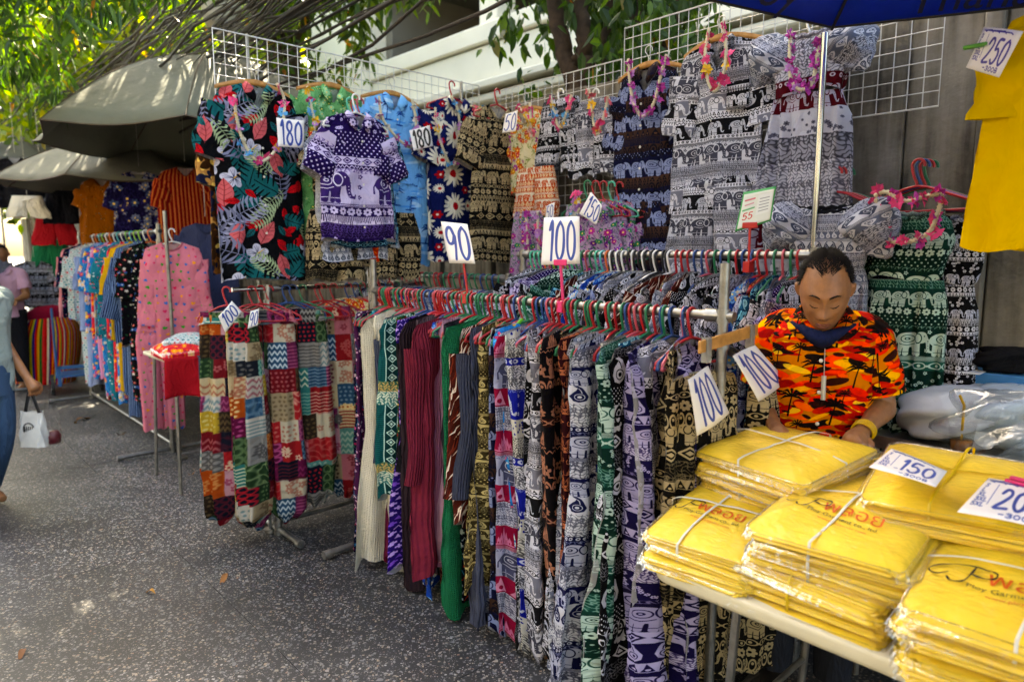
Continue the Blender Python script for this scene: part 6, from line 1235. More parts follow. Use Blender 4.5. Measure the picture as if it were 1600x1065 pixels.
def film_mat():
    m, nt, b = nodes_mat('clear_film'); L = nt.links.new; tr = N_(nt, 'ShaderNodeBsdfTransparent'); gl = N_(nt, 'ShaderNodeBsdfGlossy'); gl.inputs['Roughness'].default_value = .22; tr.inputs[0].default_value = (.97, .97, .96, 1)
    fr = N_(nt, 'ShaderNodeFresnel'); fr.inputs[0].default_value = 1.5; ms = N_(nt, 'ShaderNodeMixShader'); ml = N_(nt, 'ShaderNodeMath', operation='MULTIPLY_ADD'); ml.inputs[1].default_value = .4; ml.inputs[2].default_value = .0; L(fr.outputs[0], ml.inputs[0]); L(ml.outputs[0], ms.inputs[0]); L(tr.outputs[0], ms.inputs[1]); L(gl.outputs[0], ms.inputs[2])
    tc = N_(nt, 'ShaderNodeTexCoord'); n2 = N_(nt, 'ShaderNodeTexNoise'); n2.inputs['Scale'].default_value = 26; n2.inputs['Detail'].default_value = 5; n2.inputs['Distortion'].default_value = 1.2; L(tc.outputs['Object'], n2.inputs['Vector']); bp = N_(nt, 'ShaderNodeBump'); bp.inputs['Strength'].default_value = .6; bp.inputs['Distance'].default_value = .01; L(n2.outputs[0], bp.inputs['Height']); L(bp.outputs[0], gl.inputs['Normal']); L(bp.outputs[0], fr.inputs['Normal'])
    L(ms.outputs[0], nt.nodes['Material Output'].inputs[0]); return m
PACK, FILM = packet_mat(), film_mat(); STRING = mat('white_tape', '#d6d2c2', .5, var=.05); YTAPE = mat('yellow_tape', '#d8b410', .4, var=.05)
class Packet:
    def __init__(s, a, b, th, seed, puff=.02):
        s.a, s.b, s.th, s.puff = a, b, th, puff; r = np.random.default_rng(seed); s.k = r.uniform(8, 26, (4, 2))*r.choice([-1, 1], (4, 2)); s.p = r.uniform(0, 6.3, 4); s.am = r.uniform(.3, 1, 4); s.seed = seed; s.tw = r.uniform(-.03, .03, 2)
    def bump(s, x, y): return sum(s.am[i]*np.sin(s.k[i, 0]*x+s.k[i, 1]*y+s.p[i]) for i in range(4))*.0042+x*s.tw[0]+y*s.tw[1]+.0007*np.sin(s.k[0, 0]*3.1*x+s.k[0, 1]*2.3*y+s.p[2]+2*np.sin(9*y))+.0006*np.sin(s.k[1, 0]*4.3*y-s.k[1, 1]*2*x+2*np.sin(11*x))-.013*(abs(x)/s.a)**5-.016*(abs(y)/s.b)**5
    def top(s, x, y):
        q = np.maximum(abs(x)/s.a, abs(y)/s.b); q = np.clip(q, 0, 1); return s.th+s.puff*(1-q**2.4)+s.bump(x, y)
    def mesh(s):
        n = 64; o = rrect(s.a, s.b, .035, 17); o = np.vstack([o, o[:1]]); r = random.Random(s.seed); rings = []
        for q, f in ((.9, 0), (.985, .03), (1.0, .16), (.992, .3), (.975, .345), (.995, .4), (1.003, .56), (.99, .66), (.97, .7), (.99, .76), (.985, .9), (.965, 1)):
            lump = 1+.012*np.sin(np.arange(len(o))*.37+f*9+s.p[0])*(q < 1.01)
            x, y = o[:, 0]*q*lump, o[:, 1]*q*lump; z = s.th*f+s.bump(x, y)*(.6+.4*f)+.0025*np.sin(np.arange(len(o))*.55+f*4+s.p[1]); rings.append(np.stack([x, y, z], -1))
        for q in (.93, .86, .76, .64, .5, .36, .22, .1, .0):
            x, y = o[:, 0]*q, o[:, 1]*q; rings.append(np.stack([x, y, s.top(x, y)], -1))
        m = MB(); m.grid(np.stack(rings)); return m
    def film(s):
        o = rrect(s.a+.004, s.b+.004, .03, 22); o = np.vstack([o, o[:1]]); i = np.arange(len(o)); r = np.random.default_rng(s.seed+5); rings = []
        for q, dz in ((.955, .001), (.97, .004), (.985, .004), (1.006, -.006), (1.02, -.012)):
            j = 1+(q > 1)*.01*np.sin(i*.45+s.p[2])+(q > 1)*r.normal(0, .003, len(o)); x, y = o[:, 0]*q*j, o[:, 1]*q*j
            rings.append(np.stack([x, y, s.top(np.clip(x, -s.a*.97, s.a*.97), np.clip(y, -s.b*.97, s.b*.97))+dz+r.normal(0, .001, len(o))], -1))
        m = MB(); m.grid(np.stack(rings)); return m
def text_mesh(txt, size, surf, ox, oy, ang=0., lift=.0042, extrude=0.):
    cu = bpy.data.curves.new('lettering', 'FONT'); cu.body = txt; cu.size = size; cu.resolution_u = 3; ob = bpy.data.objects.new('lettering', cu); col.objects.link(ob)
    dg = bpy.context.evaluated_depsgraph_get(); me = bpy.data.meshes.new_from_object(ob.evaluated_get(dg)); bpy.data.objects.remove(ob); n = len(me.vertices); co = np.empty(n*3); me.vertices.foreach_get('co', co); co = co.reshape(-1, 3)
    ca, sa = math.cos(ang), math.sin(ang); x = ox+co[:, 0]*ca-co[:, 1]*sa; y = oy+co[:, 0]*sa+co[:, 1]*ca; co = np.stack([x, y, surf(x, y)+lift], -1); me.vertices.foreach_set('co', co.ravel()); me.update(); return me
INK, ORANGE_INK = mat('black_ink', '#17130f', .5), mat('orange_ink', '#d0560c', .5)
def logo(pk, parent, k=1.0, ox=-.13, oy=-.05):
    sf = pk.top; s = MB(); pts = spline([(-.05, .0), (-.062, .012), (-.05, .022), (-.028, .012), (-.012, .04), (.0, .09), (.004, .062), (-.004, .02), (-.012, -.006)], 50)
    def strokeline(pts, w):
        m = MB(); p = np.array([(ox+a*k, oy+b*k) for a, b in pts]); T = np.gradient(p, axis=0); T /= np.linalg.norm(T, axis=1)[:, None]+1e-9; nrm = np.stack([-T[:, 1], T[:, 0]], -1); w = np.broadcast_to(w, (len(p),))
        g = np.stack([np.concatenate([p+nrm*w[:, None], sf(*(p+nrm*w[:, None]).T)[:, None]+.0045], 1), np.concatenate([p-nrm*w[:, None], sf(*(p-nrm*w[:, None]).T)[:, None]+.0045], 1)]); m.grid(g); return m
    def sp2(q, n=40): q = np.array([(a, b, 0) for a, b in q]); return spline(q, n)[:, :2]
    lw = (.0012+.0014*np.sin(np.linspace(0, 9, 40))**2)*k
    strokeline(sp2([(-.012, .012), (-.03, -.004), (-.045, .008), (-.036, .03), (-.005, .044), (.03, .046), (.052, .04)]), lw).build('emblem', INK, parent); strokeline(sp2([(.03, .048), (.024, .02), (.014, -.012), (-.004, -.02), (-.012, -.006)]), lw).build('emblem', INK, parent)
    strokeline(sp2([(.05, .044), (.064, .038), (.062, .02), (.045, .014), (.026, .02)]), lw).build('emblem', INK, parent)
    link('lettering', text_mesh('พลอย', .062*k, sf, ox+.05*k, oy-.002*k), parent).data.materials.append(ORANGE_INK)
    link('lettering', text_mesh('Ploy Garment co., ltd.', .0195*k, sf, ox+.022*k, oy-.026*k), parent).data.materials.append(INK); link('lettering', text_mesh('www.ploypolo.com', .015*k, sf, ox+.055*k, oy-.046*k), parent).data.materials.append(ORANGE_INK)
def tape(pts, w, m, parent, name='tape', side=(0, 0, 1)):
    p = np.asarray(pts, float); T = np.gradient(p, axis=0); T /= np.linalg.norm(T, axis=1)[:, None]+1e-9; s = MB(); nrm = np.asarray(side, float)[None]-T*(T@np.asarray(side, float))[:, None]; nrm /= np.linalg.norm(nrm, axis=1)[:, None]+1e-9
    s.grid(np.stack([p+nrm*w, p-nrm*w])); o = s.build(name, m, parent); o.modifiers.new('solid', 'SOLIDIFY').thickness = .0014; return o
def bundle(label, u, d, z, n, a=.17, b=.22, th=.017, seed=0, rz=0., lean=.0, withlogo=False, tm=STRING, straps='xy', jit=.018, lk=1., lo=(-.12, -.06)):
    """n packed shirts tied together; returns the height of its top"""
    r = random.Random(seed); t = thing('shirt_bundle', label, 'shirt bundle', uv(u, d, z), math.atan2(-U[1], -U[0])+rz, 'bundles of packed yellow shirts'); h = 0.; pk = None
    for k in range(n):
        pk = Packet(a*r.uniform(.95, 1.02), b*r.uniform(.95, 1.02), th, seed*50+k, .012 if k == n-1 else .006); x, y = r.uniform(-jit, jit), r.uniform(-jit, jit); last = k == n-1
        if last: x = y = 0
        o = pk.mesh().build('packed_shirt', PACK, t, loc=(x, y, h)); o.rotation_euler = (lean*k/max(1, n-1)*1.0, 0, r.uniform(-.085, .085) if not last else 0)
        f = pk.film().build('plastic_film', FILM, o)
        if last:
            if withlogo: logo(pk, o, lk, *lo)
            q = np.linspace(-1, 1, 41)
            for sd in straps:
                c = r.uniform(-.02, .02); L = (a if sd == 'x' else b); top = np.array([((x_*L, c+.012*x_) if sd == 'x' else (c+.03*x_, x_*L)) for x_ in q*.985]); zt = pk.top(top[:, 0], top[:, 1])+.006
                pts = np.concatenate([[[*(top[0]*1.02), -h*.95]], [[*(top[0]*1.03), -h*.4]], np.concatenate([top, zt[:, None]], 1), [[*(top[-1]*1.03), -h*.4]], [[*(top[-1]*1.02), -h*.95]]]); tape(pts, .0034, tm, o, side=(0, 1, 0) if sd == 'x' else (1, 0, 0))
        h += th+.0015
    return z+h
bundle('bundle of yellow shirts at the table corner with a swirling emblem and orange lettering', 1.0, 1.82, TZ, 7, .17, .225, .0185, 1, rz=.1, lean=.2, withlogo=True)
z = bundle('lower bundle of yellow shirts with a yellow tape, mid table', .66, 1.86, TZ, 5, .195, .25, .0195, 2, rz=-.06, tm=YTAPE, straps='y')
bundle('upper bundle of yellow shirts stacked on the yellow-taped bundle', .66, 1.88, z+.004, 6, .2, .26, .019, 3, rz=.05, lean=.09, withlogo=True, lo=(-.1, -.1))
z = bundle('lower bundle of yellow shirts right under the hands of the seller', .98, 2.09, TZ, 8, .17, .15, .019, 4, rz=.1, straps='x')
bundle('rear bundle of yellow shirts the seller is handling', .93, 2.03, z+.004, 7, .2, .19, .019, 5, rz=-.18, lean=.14)
bundle('bundle of yellow shirts carrying the 150 price card', .48, 2.08, TZ, 15, .2, .22, .0195, 6, rz=.16, tm=YTAPE, lean=.12)
bundle('front right bundle of yellow shirts with emblem, cut off by the frame', .23, 1.83, TZ, 9, .24, .27, .0195, 7, rz=.08, lean=.1, withlogo=True, lo=(-.16, -.1), lk=1.15)
bundle('bundle of yellow shirts carrying the 200 price card at the right edge', .12, 2.1, TZ, 14, .22, .2, .019, 8, rz=-.05, lean=.06)
# ------------------------------------------------------------------ people
def ellring(c, rx, ry, n=28, axis=None):
    a = np.linspace(0, 2*math.pi, n+1); c = np.asarray(c, float); return np.stack([c[0]+rx*np.cos(a), c[1]+ry*np.sin(a), np.full(n+1, c[2])], -1)
def loft(s, rings, cap=True):
    P = np.stack(rings); s.grid(P, None, 0)
    if cap:
        for k, o in ((0, -1), (len(P)-1, 1)): s.add(P[k][:-1], [tuple(range(P.shape[1]-1))[::o]])
    return s
def head_points(nu=60, nv=46):
    """head in its own frame: face to -y, chin down; returns grid"""
    th = np.linspace(0, 2*math.pi, nu+1)[None]; ph = np.linspace(.02, math.pi-.02, nv)[:, None]
    x = np.sin(ph)*np.sin(th); y = -np.sin(ph)*np.cos(th); z = np.cos(ph)*np.ones_like(th)
    X, Y, Zz = .077*x, .097*y, .118*z
    low = np.clip(-z, 0, 1); X = X*(1-.30*low**1.4); Y = np.where(y < 0, Y*(1-.02*low), Y*(1-.42*low**1.1)); Zz = Zz-.012*low
    front = np.clip(-y, 0, 1)**1.0
    def G(cx, cz, sx, sz): return np.exp(-((X-cx)/sx)**2-((Zz-cz)/sz)**2)*(y < .15)
    d = np.zeros_like(X)
    d += .006*G(0, .032, .05, .014)+.004*(G(.03, .03, .02, .01)+G(-.03, .03, .02, .01))           # brow
    d -= .010*(G(.031, .008, .018, .014)+G(-.031, .008, .018, .014))                               # sockets
    d += .0065*(G(.031, .004, .014, .009)+G(-.031, .004, .014, .009))                              # lids
    d += .012*G(0, .0, .009, .026)+.021*G(0, -.026, .013, .013)+.009*(G(.014, -.031, .009, .009)+G(-.014, -.031, .009, .009))   # nose
    d += .006*(G(.045, -.018, .02, .018)+G(-.045, -.018, .02, .018))                               # cheekbones
    d += .007*G(0, -.058, .026, .008)+.007*G(0, -.072, .022, .007)-.007*G(0, -.065, .024, .003)    # lips
    d -= .004*G(0, -.083, .02, .006); d += .008*G(0, -.1, .024, .016)                              # chin
    d -= .003*(G(.032, -.05, .008, .02)+G(-.032, -.05, .008, .02))
    Y = Y-d
    return np.stack([X, Y, Zz], -1)
def rotx(P, a, c=(0, 0, 0)):
    c = np.asarray(c, float); q = P-c; ca, sa = math.cos(a), math.sin(a); return np.stack([q[..., 0], q[..., 1]*ca-q[..., 2]*sa, q[..., 1]*sa+q[..., 2]*ca], -1)+c
def hand(s, w, d, side, curl=.5, scale=1.0, thumb_up=False):
    """palm and five fingers from wrist w along direction d; side +1/-1 gives the thumb side"""
    w, d = np.asarray(w, float), np.asarray(d, float); d = d/np.linalg.norm(d); up = np.array([0, 0, 1.]) if not thumb_up else np.array([0, -1., 0]); q = np.cross(d, up); q /= np.linalg.norm(q); n = np.cross(q, d); k = scale; q = q*side
    s.tube(np.array([w-d*.01, w+d*.02*k, w+d*.05*k, w+d*.085*k, w+d*.095*k]), np.array([.024, .03, .036, .034, .02])*k, 12)
    for i, (off, L) in enumerate(((.030, .072), (.010, .08), (-.010, .074), (-.028, .058))):
        b = w+d*.082*k+q*off*k; p = [b-d*.02]; ang = .15
        for f in (.45, .32, .25): ang += curl*.75; p.append(p[-1]+(d*math.cos(ang)-n*math.sin(ang))*L*f*k+(d*.02*k if f == .45 else 0))
        s.tube(spline(p, 9), np.linspace(.0098, .0072, 9)*k, 8)
    b = w+d*.025*k+q*.03*k; s.tube(spline([b-q*.02*k, b+q*.012*k+d*.02*k-n*.008, b+q*.02*k+d*.048*k-n*.02, b+q*.012*k+d*.07*k-n*.032], 9), np.linspace(.0135, .0088, 9)*k, 8)
SKIN = mat('skin_tan', '#94633f', .48, var=.16, vscale=38, bump=.14, bscale=170)
def body_mesh(name, parent, J, torso, headc, pitch, skin=SKIN, curl=.6, yaw=0., hs=1., thumbs=(1, -1), legs=True, tu=False):
    s = MB(); loft(s, [ellring((0, y, z), rx, ry) for z, rx, ry, y in torso])
    hp = head_points(); hp = rotx(hp*hs, pitch); ca, sa = math.cos(yaw), math.sin(yaw); hp = np.stack([hp[..., 0]*ca-hp[..., 1]*sa, hp[..., 0]*sa+hp[..., 1]*ca, hp[..., 2]], -1)+np.asarray(headc, float); s.grid(hp, None, 0, True)
    nb = np.array([0, torso[-1][3], torso[-1][0]]); s.tube(spline([nb-Z*.04, nb+Z*.02, np.asarray(headc)+np.array([0, .03, -.03])], 8), np.linspace(.066, .056, 8), 16)
    for sd in (-1, 1):                                # ears
        hx = float(np.atleast_1d(hs)[0]); e = rotx(np.array([[sd*.078*hx, .012, .0], [sd*.083*hx, .02, .02], [sd*.084*hx, .022, .0], [sd*.079*hx, .012, -.022]]), pitch)+np.asarray(headc); s.tube(spline(e, 8), [.006, .011, .012, .012, .011, .010, .008, .005], 8)
    for i, sd in enumerate((-1, 1)):
        sh, el, wr_ = [np.asarray(p, float) for p in J[i]]
        s.tube(spline([sh*np.array([.55, 1, 1]), sh, sh*.55+el*.45, el], 14), np.array([.05, .056, .056, .054, .052, .05, .048, .047, .045, .044, .043, .043, .042, .041]), 14)
        s.tube(spline([el, el*.6+wr_*.4, wr_], 12), np.array([.042, .044, .043, .042, .04, .038, .035, .032, .03, .028, .026, .025]), 14)
        hand(s, wr_, wr_-el, thumbs[i], curl, 1., tu)
    if legs:
        for sd in (-1, 1):
            L = legs[0 if sd < 0 else 1] if isinstance(legs, (list, tuple)) else [(sd*.09, 0, .92), (sd*.1, 0, .5), (sd*.1, .01, .07)]
            s.tube(spline(L, 14), np.array([.085, .09, .088, .084, .078, .07, .062, .058, .058, .056, .05, .043, .038, .036]), 14); f = np.asarray(L[-1], float); s.tube([f+np.array([0, .05, -.035]), f+np.array([0, 0, -.03]), f+np.array([0, -.1, -.045]), f+np.array([0, -.17, -.05])], [.03, .042, .038, .022], 12)
    o = s.build(name, skin, parent); m = o.modifiers.new('remesh', 'REMESH'); m.mode = 'VOXEL'; m.voxel_size = .0042; m.use_smooth_shade = True; q = o.modifiers.new('smooth', 'SMOOTH'); q.factor = .5; q.iterations = 2
    return o
def hair_shell(parent, headc, pitch, m, yaw=0., bald=.5, hs=1., seed=0, strands=2600, length=.03):
    """thin cap of strands, high at the temples"""
    hp = head_points(90, 60)*hs; r = np.random.default_rng(seed); n = np.asarray(hp); flat = n.reshape(-1, 3); ctr = np.array([0, .01, .01]); nrm = flat-ctr; nrm /= np.linalg.norm(nrm, axis=1)[:, None]
    X, Y, Zz = flat.T; line = .078-.0*bald+.03*bald*np.exp(-((np.abs(X)-.045)/.02)**2)+.022*bald*np.exp(-(X/.032)**2)-np.clip(Y+.03, 0, 1)*1.15-.6*np.clip(np.abs(X)-.055, 0, 1)
    inside = Zz > line+.006*np.sin(X*190)+r.normal(0, .002, len(X))
    crown = np.exp(-(X/.05)**2-((Y+.04)/.065)**2)*(Zz > .03)*bald*1.25
    def tr(P): P = rotx(P, pitch); ca, sa = math.cos(yaw), math.sin(yaw); return np.stack([P[..., 0]*ca-P[..., 1]*sa, P[..., 0]*sa+P[..., 1]*ca, P[..., 2]], -1)+np.asarray(headc)
    shell = flat+nrm*(.003+.0065*(1-crown)*np.clip((Zz-line)/.03, 0, 1)+r.normal(0, .0012, len(X)))[:, None]; idx = np.arange(len(flat)).reshape(hp.shape[:2]); q = np.stack([idx[:-1, :-1], idx[1:, :-1], idx[1:, 1:], idx[:-1, 1:]], -1).reshape(-1, 4); keep = inside[q].all(1) & (crown[q].max(1) < .22); s = MB(); s.add(tr(shell), q[keep].tolist())
    ids = np.where(inside)[0]; w_ = np.clip(1-crown[ids]*.5, .05, 1); pick = r.choice(ids, strands, p=w_/w_.sum()); P0 = flat[pick]+nrm[pick]*.002+r.normal(0, .002, (strands, 3)); dirn = np.stack([np.sign(X[pick])*.5+r.normal(0, .25, strands), .7+r.normal(0, .2, strands), np.where(Y[pick] > -.03, -.55, .5)+.15*r.normal(size=strands)], -1); dirn -= nrm[pick]*(dirn*nrm[pick]).sum(1)[:, None]; dirn /= np.linalg.norm(dirn, axis=1)[:, None]; L = length*r.uniform(.5, 1.2, strands)[:, None]; P0 = P0+nrm[pick]*(.0065*(1-crown[pick])*np.clip((Zz-line)[pick]/.03, 0, 1))[:, None]; sdv = np.cross(dirn, nrm[pick])*.0008
    P = np.stack([P0-sdv, P0+sdv, P0+dirn*L*.5+nrm[pick]*.007+sdv, P0+dirn*L*.5+nrm[pick]*.007-sdv, P0+dirn*L+nrm[pick]*.004], 1); F = []
    for k in range(strands): o = 5*k; F += [(o, o+1, o+2, o+3), (o+3, o+2, o+4)]
    s.add(tr(P.reshape(-1, 3)), F); return s.build('hair', m, parent)
def face_marks(parent, headc, pitch, yaw, m, lip, hs=1.):
    """brows, lowered lashes, lip line laid on the face"""
    hp = head_points(120, 90)*hs; f = hp.reshape(-1, 3); f = f[f[:, 1] < 0]
    hv = np.broadcast_to(np.asarray(hs, float), (3,))
    def proj(x, z): x, z = x*hv[0], z*hv[2]; k = np.argmin((f[:, 0]-x)**2+(f[:, 2]-z)**2); return np.array([x, f[k, 1]-.0018, z])
    def tr(P): P = rotx(np.asarray(P), pitch); ca, sa = math.cos(yaw), math.sin(yaw); return np.stack([P[..., 0]*ca-P[..., 1]*sa, P[..., 0]*sa+P[..., 1]*ca, P[..., 2]], -1)+np.asarray(headc)
    for sd in (-1, 1):
        s = MB(); s.tube(tr([proj(sd*x, z) for x, z in ((.014, .03), (.024, .034), (.036, .034), (.047, .028))]), [.0022, .0032, .003, .0012], 6); s.build('eyebrow', m, parent)
        s = MB(); s.tube(tr([proj(sd*x, z) for x, z in ((.018, -.001), (.025, -.0035), (.034, -.004), (.044, .0)) ]), [.0008, .0016, .0017, .001], 6); s.build('eyelash', m, parent)
    lipm = mat('lips', '#7a4436', .5, var=.1)
    for zz, rr_ in ((-.0605, .0032), (-.0715, .0038)):
        s = MB(); s.tube(tr([proj(x, zz+.002*(abs(x) > .015)*(1 if zz < -.066 else -1))+np.array([0, .0022, 0]) for x in (-.022, -.012, 0, .012, .022)]), [.001, rr_*.8, rr_, rr_*.8, .001], 8); s.build('lip', lipm, parent)
    for sd in (-1, 1):
        s = MB(); s.lathe([(0, .0025), (.003, .0015), (.0038, 0), (.003, -.0015), (0, -.0025)], 10); o_ = s.build('nostril', lip, parent, loc=tr(proj(sd*.009, -.036)+np.array([0, .001, 0])))
    s = MB(); s.tube(tr([proj(x, z) for x, z in ((-.024, -.066), (-.012, -.0645), (0, -.0655), (.012, -.0645), (.024, -.066))]), [.0006, .0015, .0016, .0015, .0006], 6); s.build('mouth', lip, parent)
HAIR, LIP = mat('dark_hair', '#120d0a', .75, var=.3, spec=.2), mat('lip_line', '#4a2018', .6)
# --- the seller, standing behind the table, head bowed over his hands
mb = on_d(1288, 455, 2.42)*np.array([1, 1, 0]); MRZ = R_(-24)
man = thing('person', 'man in an orange palm-print shirt, head bowed, hands on the yellow bundles', 'person', mb, MRZ)
HC = (0.0, -.125, 1.525); HP = R_(27); HS = np.array([1.0, 1.08, 1.15])
torso = [(.84, .15, .105, 0), (.95, .15, .105, 0), (1.08, .145, .1, -.01), (1.2, .152, .108, -.015), (1.3, .162, .112, -.025), (1.37, .158, .1, -.03), (1.415, .118, .075, -.035), (1.445, .066, .06, -.042)]
J = [((-.145, -.025, 1.37), (-.2, -.03, 1.13), (-.13, -.215, 1.07)), ((.145, -.025, 1.37), (.205, -.02, 1.13), (.13, -.215, 1.08))]
body_mesh('body', man, J, torso, HC, HP, curl=.75, hs=HS)
hair_shell(man, HC, HP, HAIR, bald=1.0, seed=3, strands=4200, length=.024, hs=HS); face_marks(man, HC, HP, 0, HAIR, LIP, HS)
SH = fabric('sunset_palm')
def worn_shirt(parent, m, torso, J, hem=.86, ease=.022, slv=.8, neck=.075, vn=.09, seed=0, collar_on=True, name='shirt'):
    rows = [(z, rx+ease, ry+ease, 0, y) for z, rx, ry, y in torso if z > hem-.02][:-2]; zt = torso[-2][0]
    rows = [(hem,)+tuple(rows[0][1:])]+rows[1:]+[(zt+.012, torso[-2][1]+.012, torso[-2][2]+.016, 0, torso[-2][3]), (zt+.04, neck+.012, neck*.95, 0, torso[-1][3]+.005)]
    P, Uv = cloth_tube(rows, 44, 64, seed, .011, 4, crease=.0022, drape=.7, sq=.9, hem=.003)
    r = np.hypot(P[..., 0]/.05, 1); tt = np.linspace(0, 1, 44)[:, None]; front = (np.sin(np.linspace(0, 2*math.pi, 65))[None] < -.2)
    P[..., 2] -= np.where(front, np.clip((tt-.86)/.14, 0, 1)*vn*np.clip(1-abs(P[..., 0])/.07, 0, 1), 0)
    build_grid(name, (P, Uv), m, parent)
    for i, sd in enumerate((-1, 1)):
        sh, el = np.asarray(J[i][0]), np.asarray(J[i][1]); e = sh+(el-sh)*slv; 
        s = MB(); pth = spline([sh*np.array([.5, 1, 1])+Z*.028, sh*np.array([.95, 1, 1])+Z*.008, sh*.5+e*.5, e], 18); tq_ = np.linspace(0, 1, 18); s.tube(pth, .06+.014*np.sin(tq_*2.2)+.008*tq_+.003*np.sin(tq_*17+i), 26, cap=False); s.uv[0] = s.uv[0]*np.array([.5, 1]); s.build('sleeve', m, parent)
    if collar_on:
        zc = torso[-1][0]+.012; yc = torso[-1][3]
        for sd in (-1, 1):
            g = np.array([[[sd*.018, yc-.1, zc-.105], [sd*.045, yc-.085, zc-.04], [sd*.074, yc-.02, zc+.012], [sd*.055, yc+.055, zc+.022]], [[sd*.06, yc-.125, zc-.1], [sd*.105, yc-.105, zc-.06], [sd*.108, yc-.02, zc-.03], [sd*.075, yc+.075, zc-.022]]]); g = np.stack([spline(x, 9) for x in (g[0], (g[0]+g[1])/2+[0, -.006, .006], g[1])]); s = MB(); s.grid(g, np.stack([g[..., 0]+.1, g[..., 2]], -1)); s.build('collar', m, parent).modifiers.new('solid', 'SOLIDIFY').thickness = .003
worn_shirt(man, SH, torso, J, seed=5)
buttons(man, 4, 1.3, .98, -.172, '#5a3a20')
s = MB(); P = np.zeros((9, 21, 3))
for i in range(9):
    for jj in range(21):
        x = (jj-10)/10; v = i/8; P[i, jj] = (x*.098, -.158+.055*x*x-.03*math.sin(math.pi*v), 1.405-.052*(1-abs(x)**1.8)*v-.012*(1-abs(x))+.016*abs(x)+.02*(1-v)*0)
P[..., 2] += .0; s.grid(P, np.stack([P[..., 0], P[..., 2]], -1)); s.build('face_mask', plain('#141c3c'), man).modifiers.new('solid', 'SOLIDIFY').thickness = .004
s = MB(); a = np.linspace(0, 2*math.pi, 25); wv = np.array([.137, -.2, 1.084]); ax = np.array([-.37, -.92, -.25]); ax /= np.linalg.norm(ax); q = np.cross(ax, Z); q /= np.linalg.norm(q); w2 = np.cross(q, ax)
for k in range(3): s.tube(np.stack([wv+ax*.012*(k-1)+(q*math.cos(x)+w2*math.sin(x))*.033 for x in a]), .004, 6, cap=False)
s.build('bracelet', mat('yellow_beads', '#c9a012', .35), man)
s = MB(); s.tube([(.01, -.16, 1.34), (.012, -.172, 1.25)], .0015, 5); s.tube([(.012, -.172, 1.25), (.013, -.175, 1.17)], .0075, 8); s.build('pendant', mat('pendant_metal', '#b9b4a8', .3, metal=.4), man)
s = MB(); loft(s, [ellring((0, 0, z), rx, ry) for z, rx, ry in ((.7, .18, .13), (.85, .178, .125), (.93, .172, .118))]); s.build('waist', plain('#23262e'), man)
for sd in (-1, 1): s = MB(); s.tube(spline([(sd*.09, 0, .86), (sd*.1, 0, .5), (sd*.1, .01, .1)], 14), np.linspace(.1, .065, 14), 14); s.build('trouser_leg', plain('#23262e'), man)
for sd in (-1, 1): s = MB(); s.tube([(sd*.1, .05, .04), (sd*.1, 0, .045), (sd*.1, -.1, .035), (sd*.1, -.18, .025)], [.035, .05, .045, .026], 12); s.build('shoe', mat('dark_shoe', '#1a1715', .5), man)
# --- passer-by at the left edge, only arm, hip and shopping bag in view
pb = on_z(-14, 800)*np.array([1, 1, 0]); ped = thing('person', 'passer-by at the left edge in grey T-shirt and jeans carrying a bag', 'person', pb, R_(62))
t2 = [(.84, .16, .11, 0), (.95, .165, .115, 0), (1.08, .155, .11, 0), (1.2, .165, .115, 0), (1.3, .175, .115, 0), (1.37, .17, .1, 0), (1.42, .12, .075, 0), (1.45, .07, .06, 0)]
hd = at_y(44, 592, 4.35); M_ = np.array([[math.cos(R_(62)), math.sin(R_(62)), 0], [-math.sin(R_(62)), math.cos(R_(62)), 0], [0, 0, 1]]); hl = M_@(hd-pb); el_ = M_@(at_y(-14, 505, 4.45)-pb)
J2 = [((-.17, 0, 1.37), (-.22, .05, 1.1), (-.2, -.05, .87)), ((.17, 0, 1.37), el_, hl)]
if np.linalg.norm(hl[:2]-np.array([.17, 0])) > np.linalg.norm(hl[:2]-np.array([-.17, 0])): J2 = [((-.17, 0, 1.37), el_, hl), ((.17, 0, 1.37), (.22, .05, 1.1), (.2, -.05, .87))]
body_mesh('body', ped, J2, t2, (0, -.03, 1.58), 0., curl=1.05, legs=[[(-.09, 0, .9), (-.1, -.12, .5), (-.1, -.1, .07)], [(.09, 0, .9), (.1, .02, .5), (.1, .22, .1)]], tu=True)
worn_shirt(ped, plain('#8f9c98'), t2, J2, .78, .03, .62, collar_on=False, vn=.02, seed=9); hair_shell(ped, (0, -.03, 1.58), 0, HAIR, bald=.0, seed=4, strands=600)
s = MB(); loft(s, [ellring((0, 0, z), rx, ry) for z, rx, ry in ((.76, .18, .135), (.88, .175, .13), (.95, .17, .12))]); s.build('waist', plain('#3d5878'), ped)
for L in ([(-.09, 0, .9), (-.1, -.12, .5), (-.1, -.1, .1)], [(.09, 0, .9), (.1, .02, .5), (.1, .22, .12)]): s = MB(); s.tube(spline(L, 14), np.linspace(.105, .07, 14), 14); s.build('trouser_leg', plain('#3d5878', wr=.6), ped)
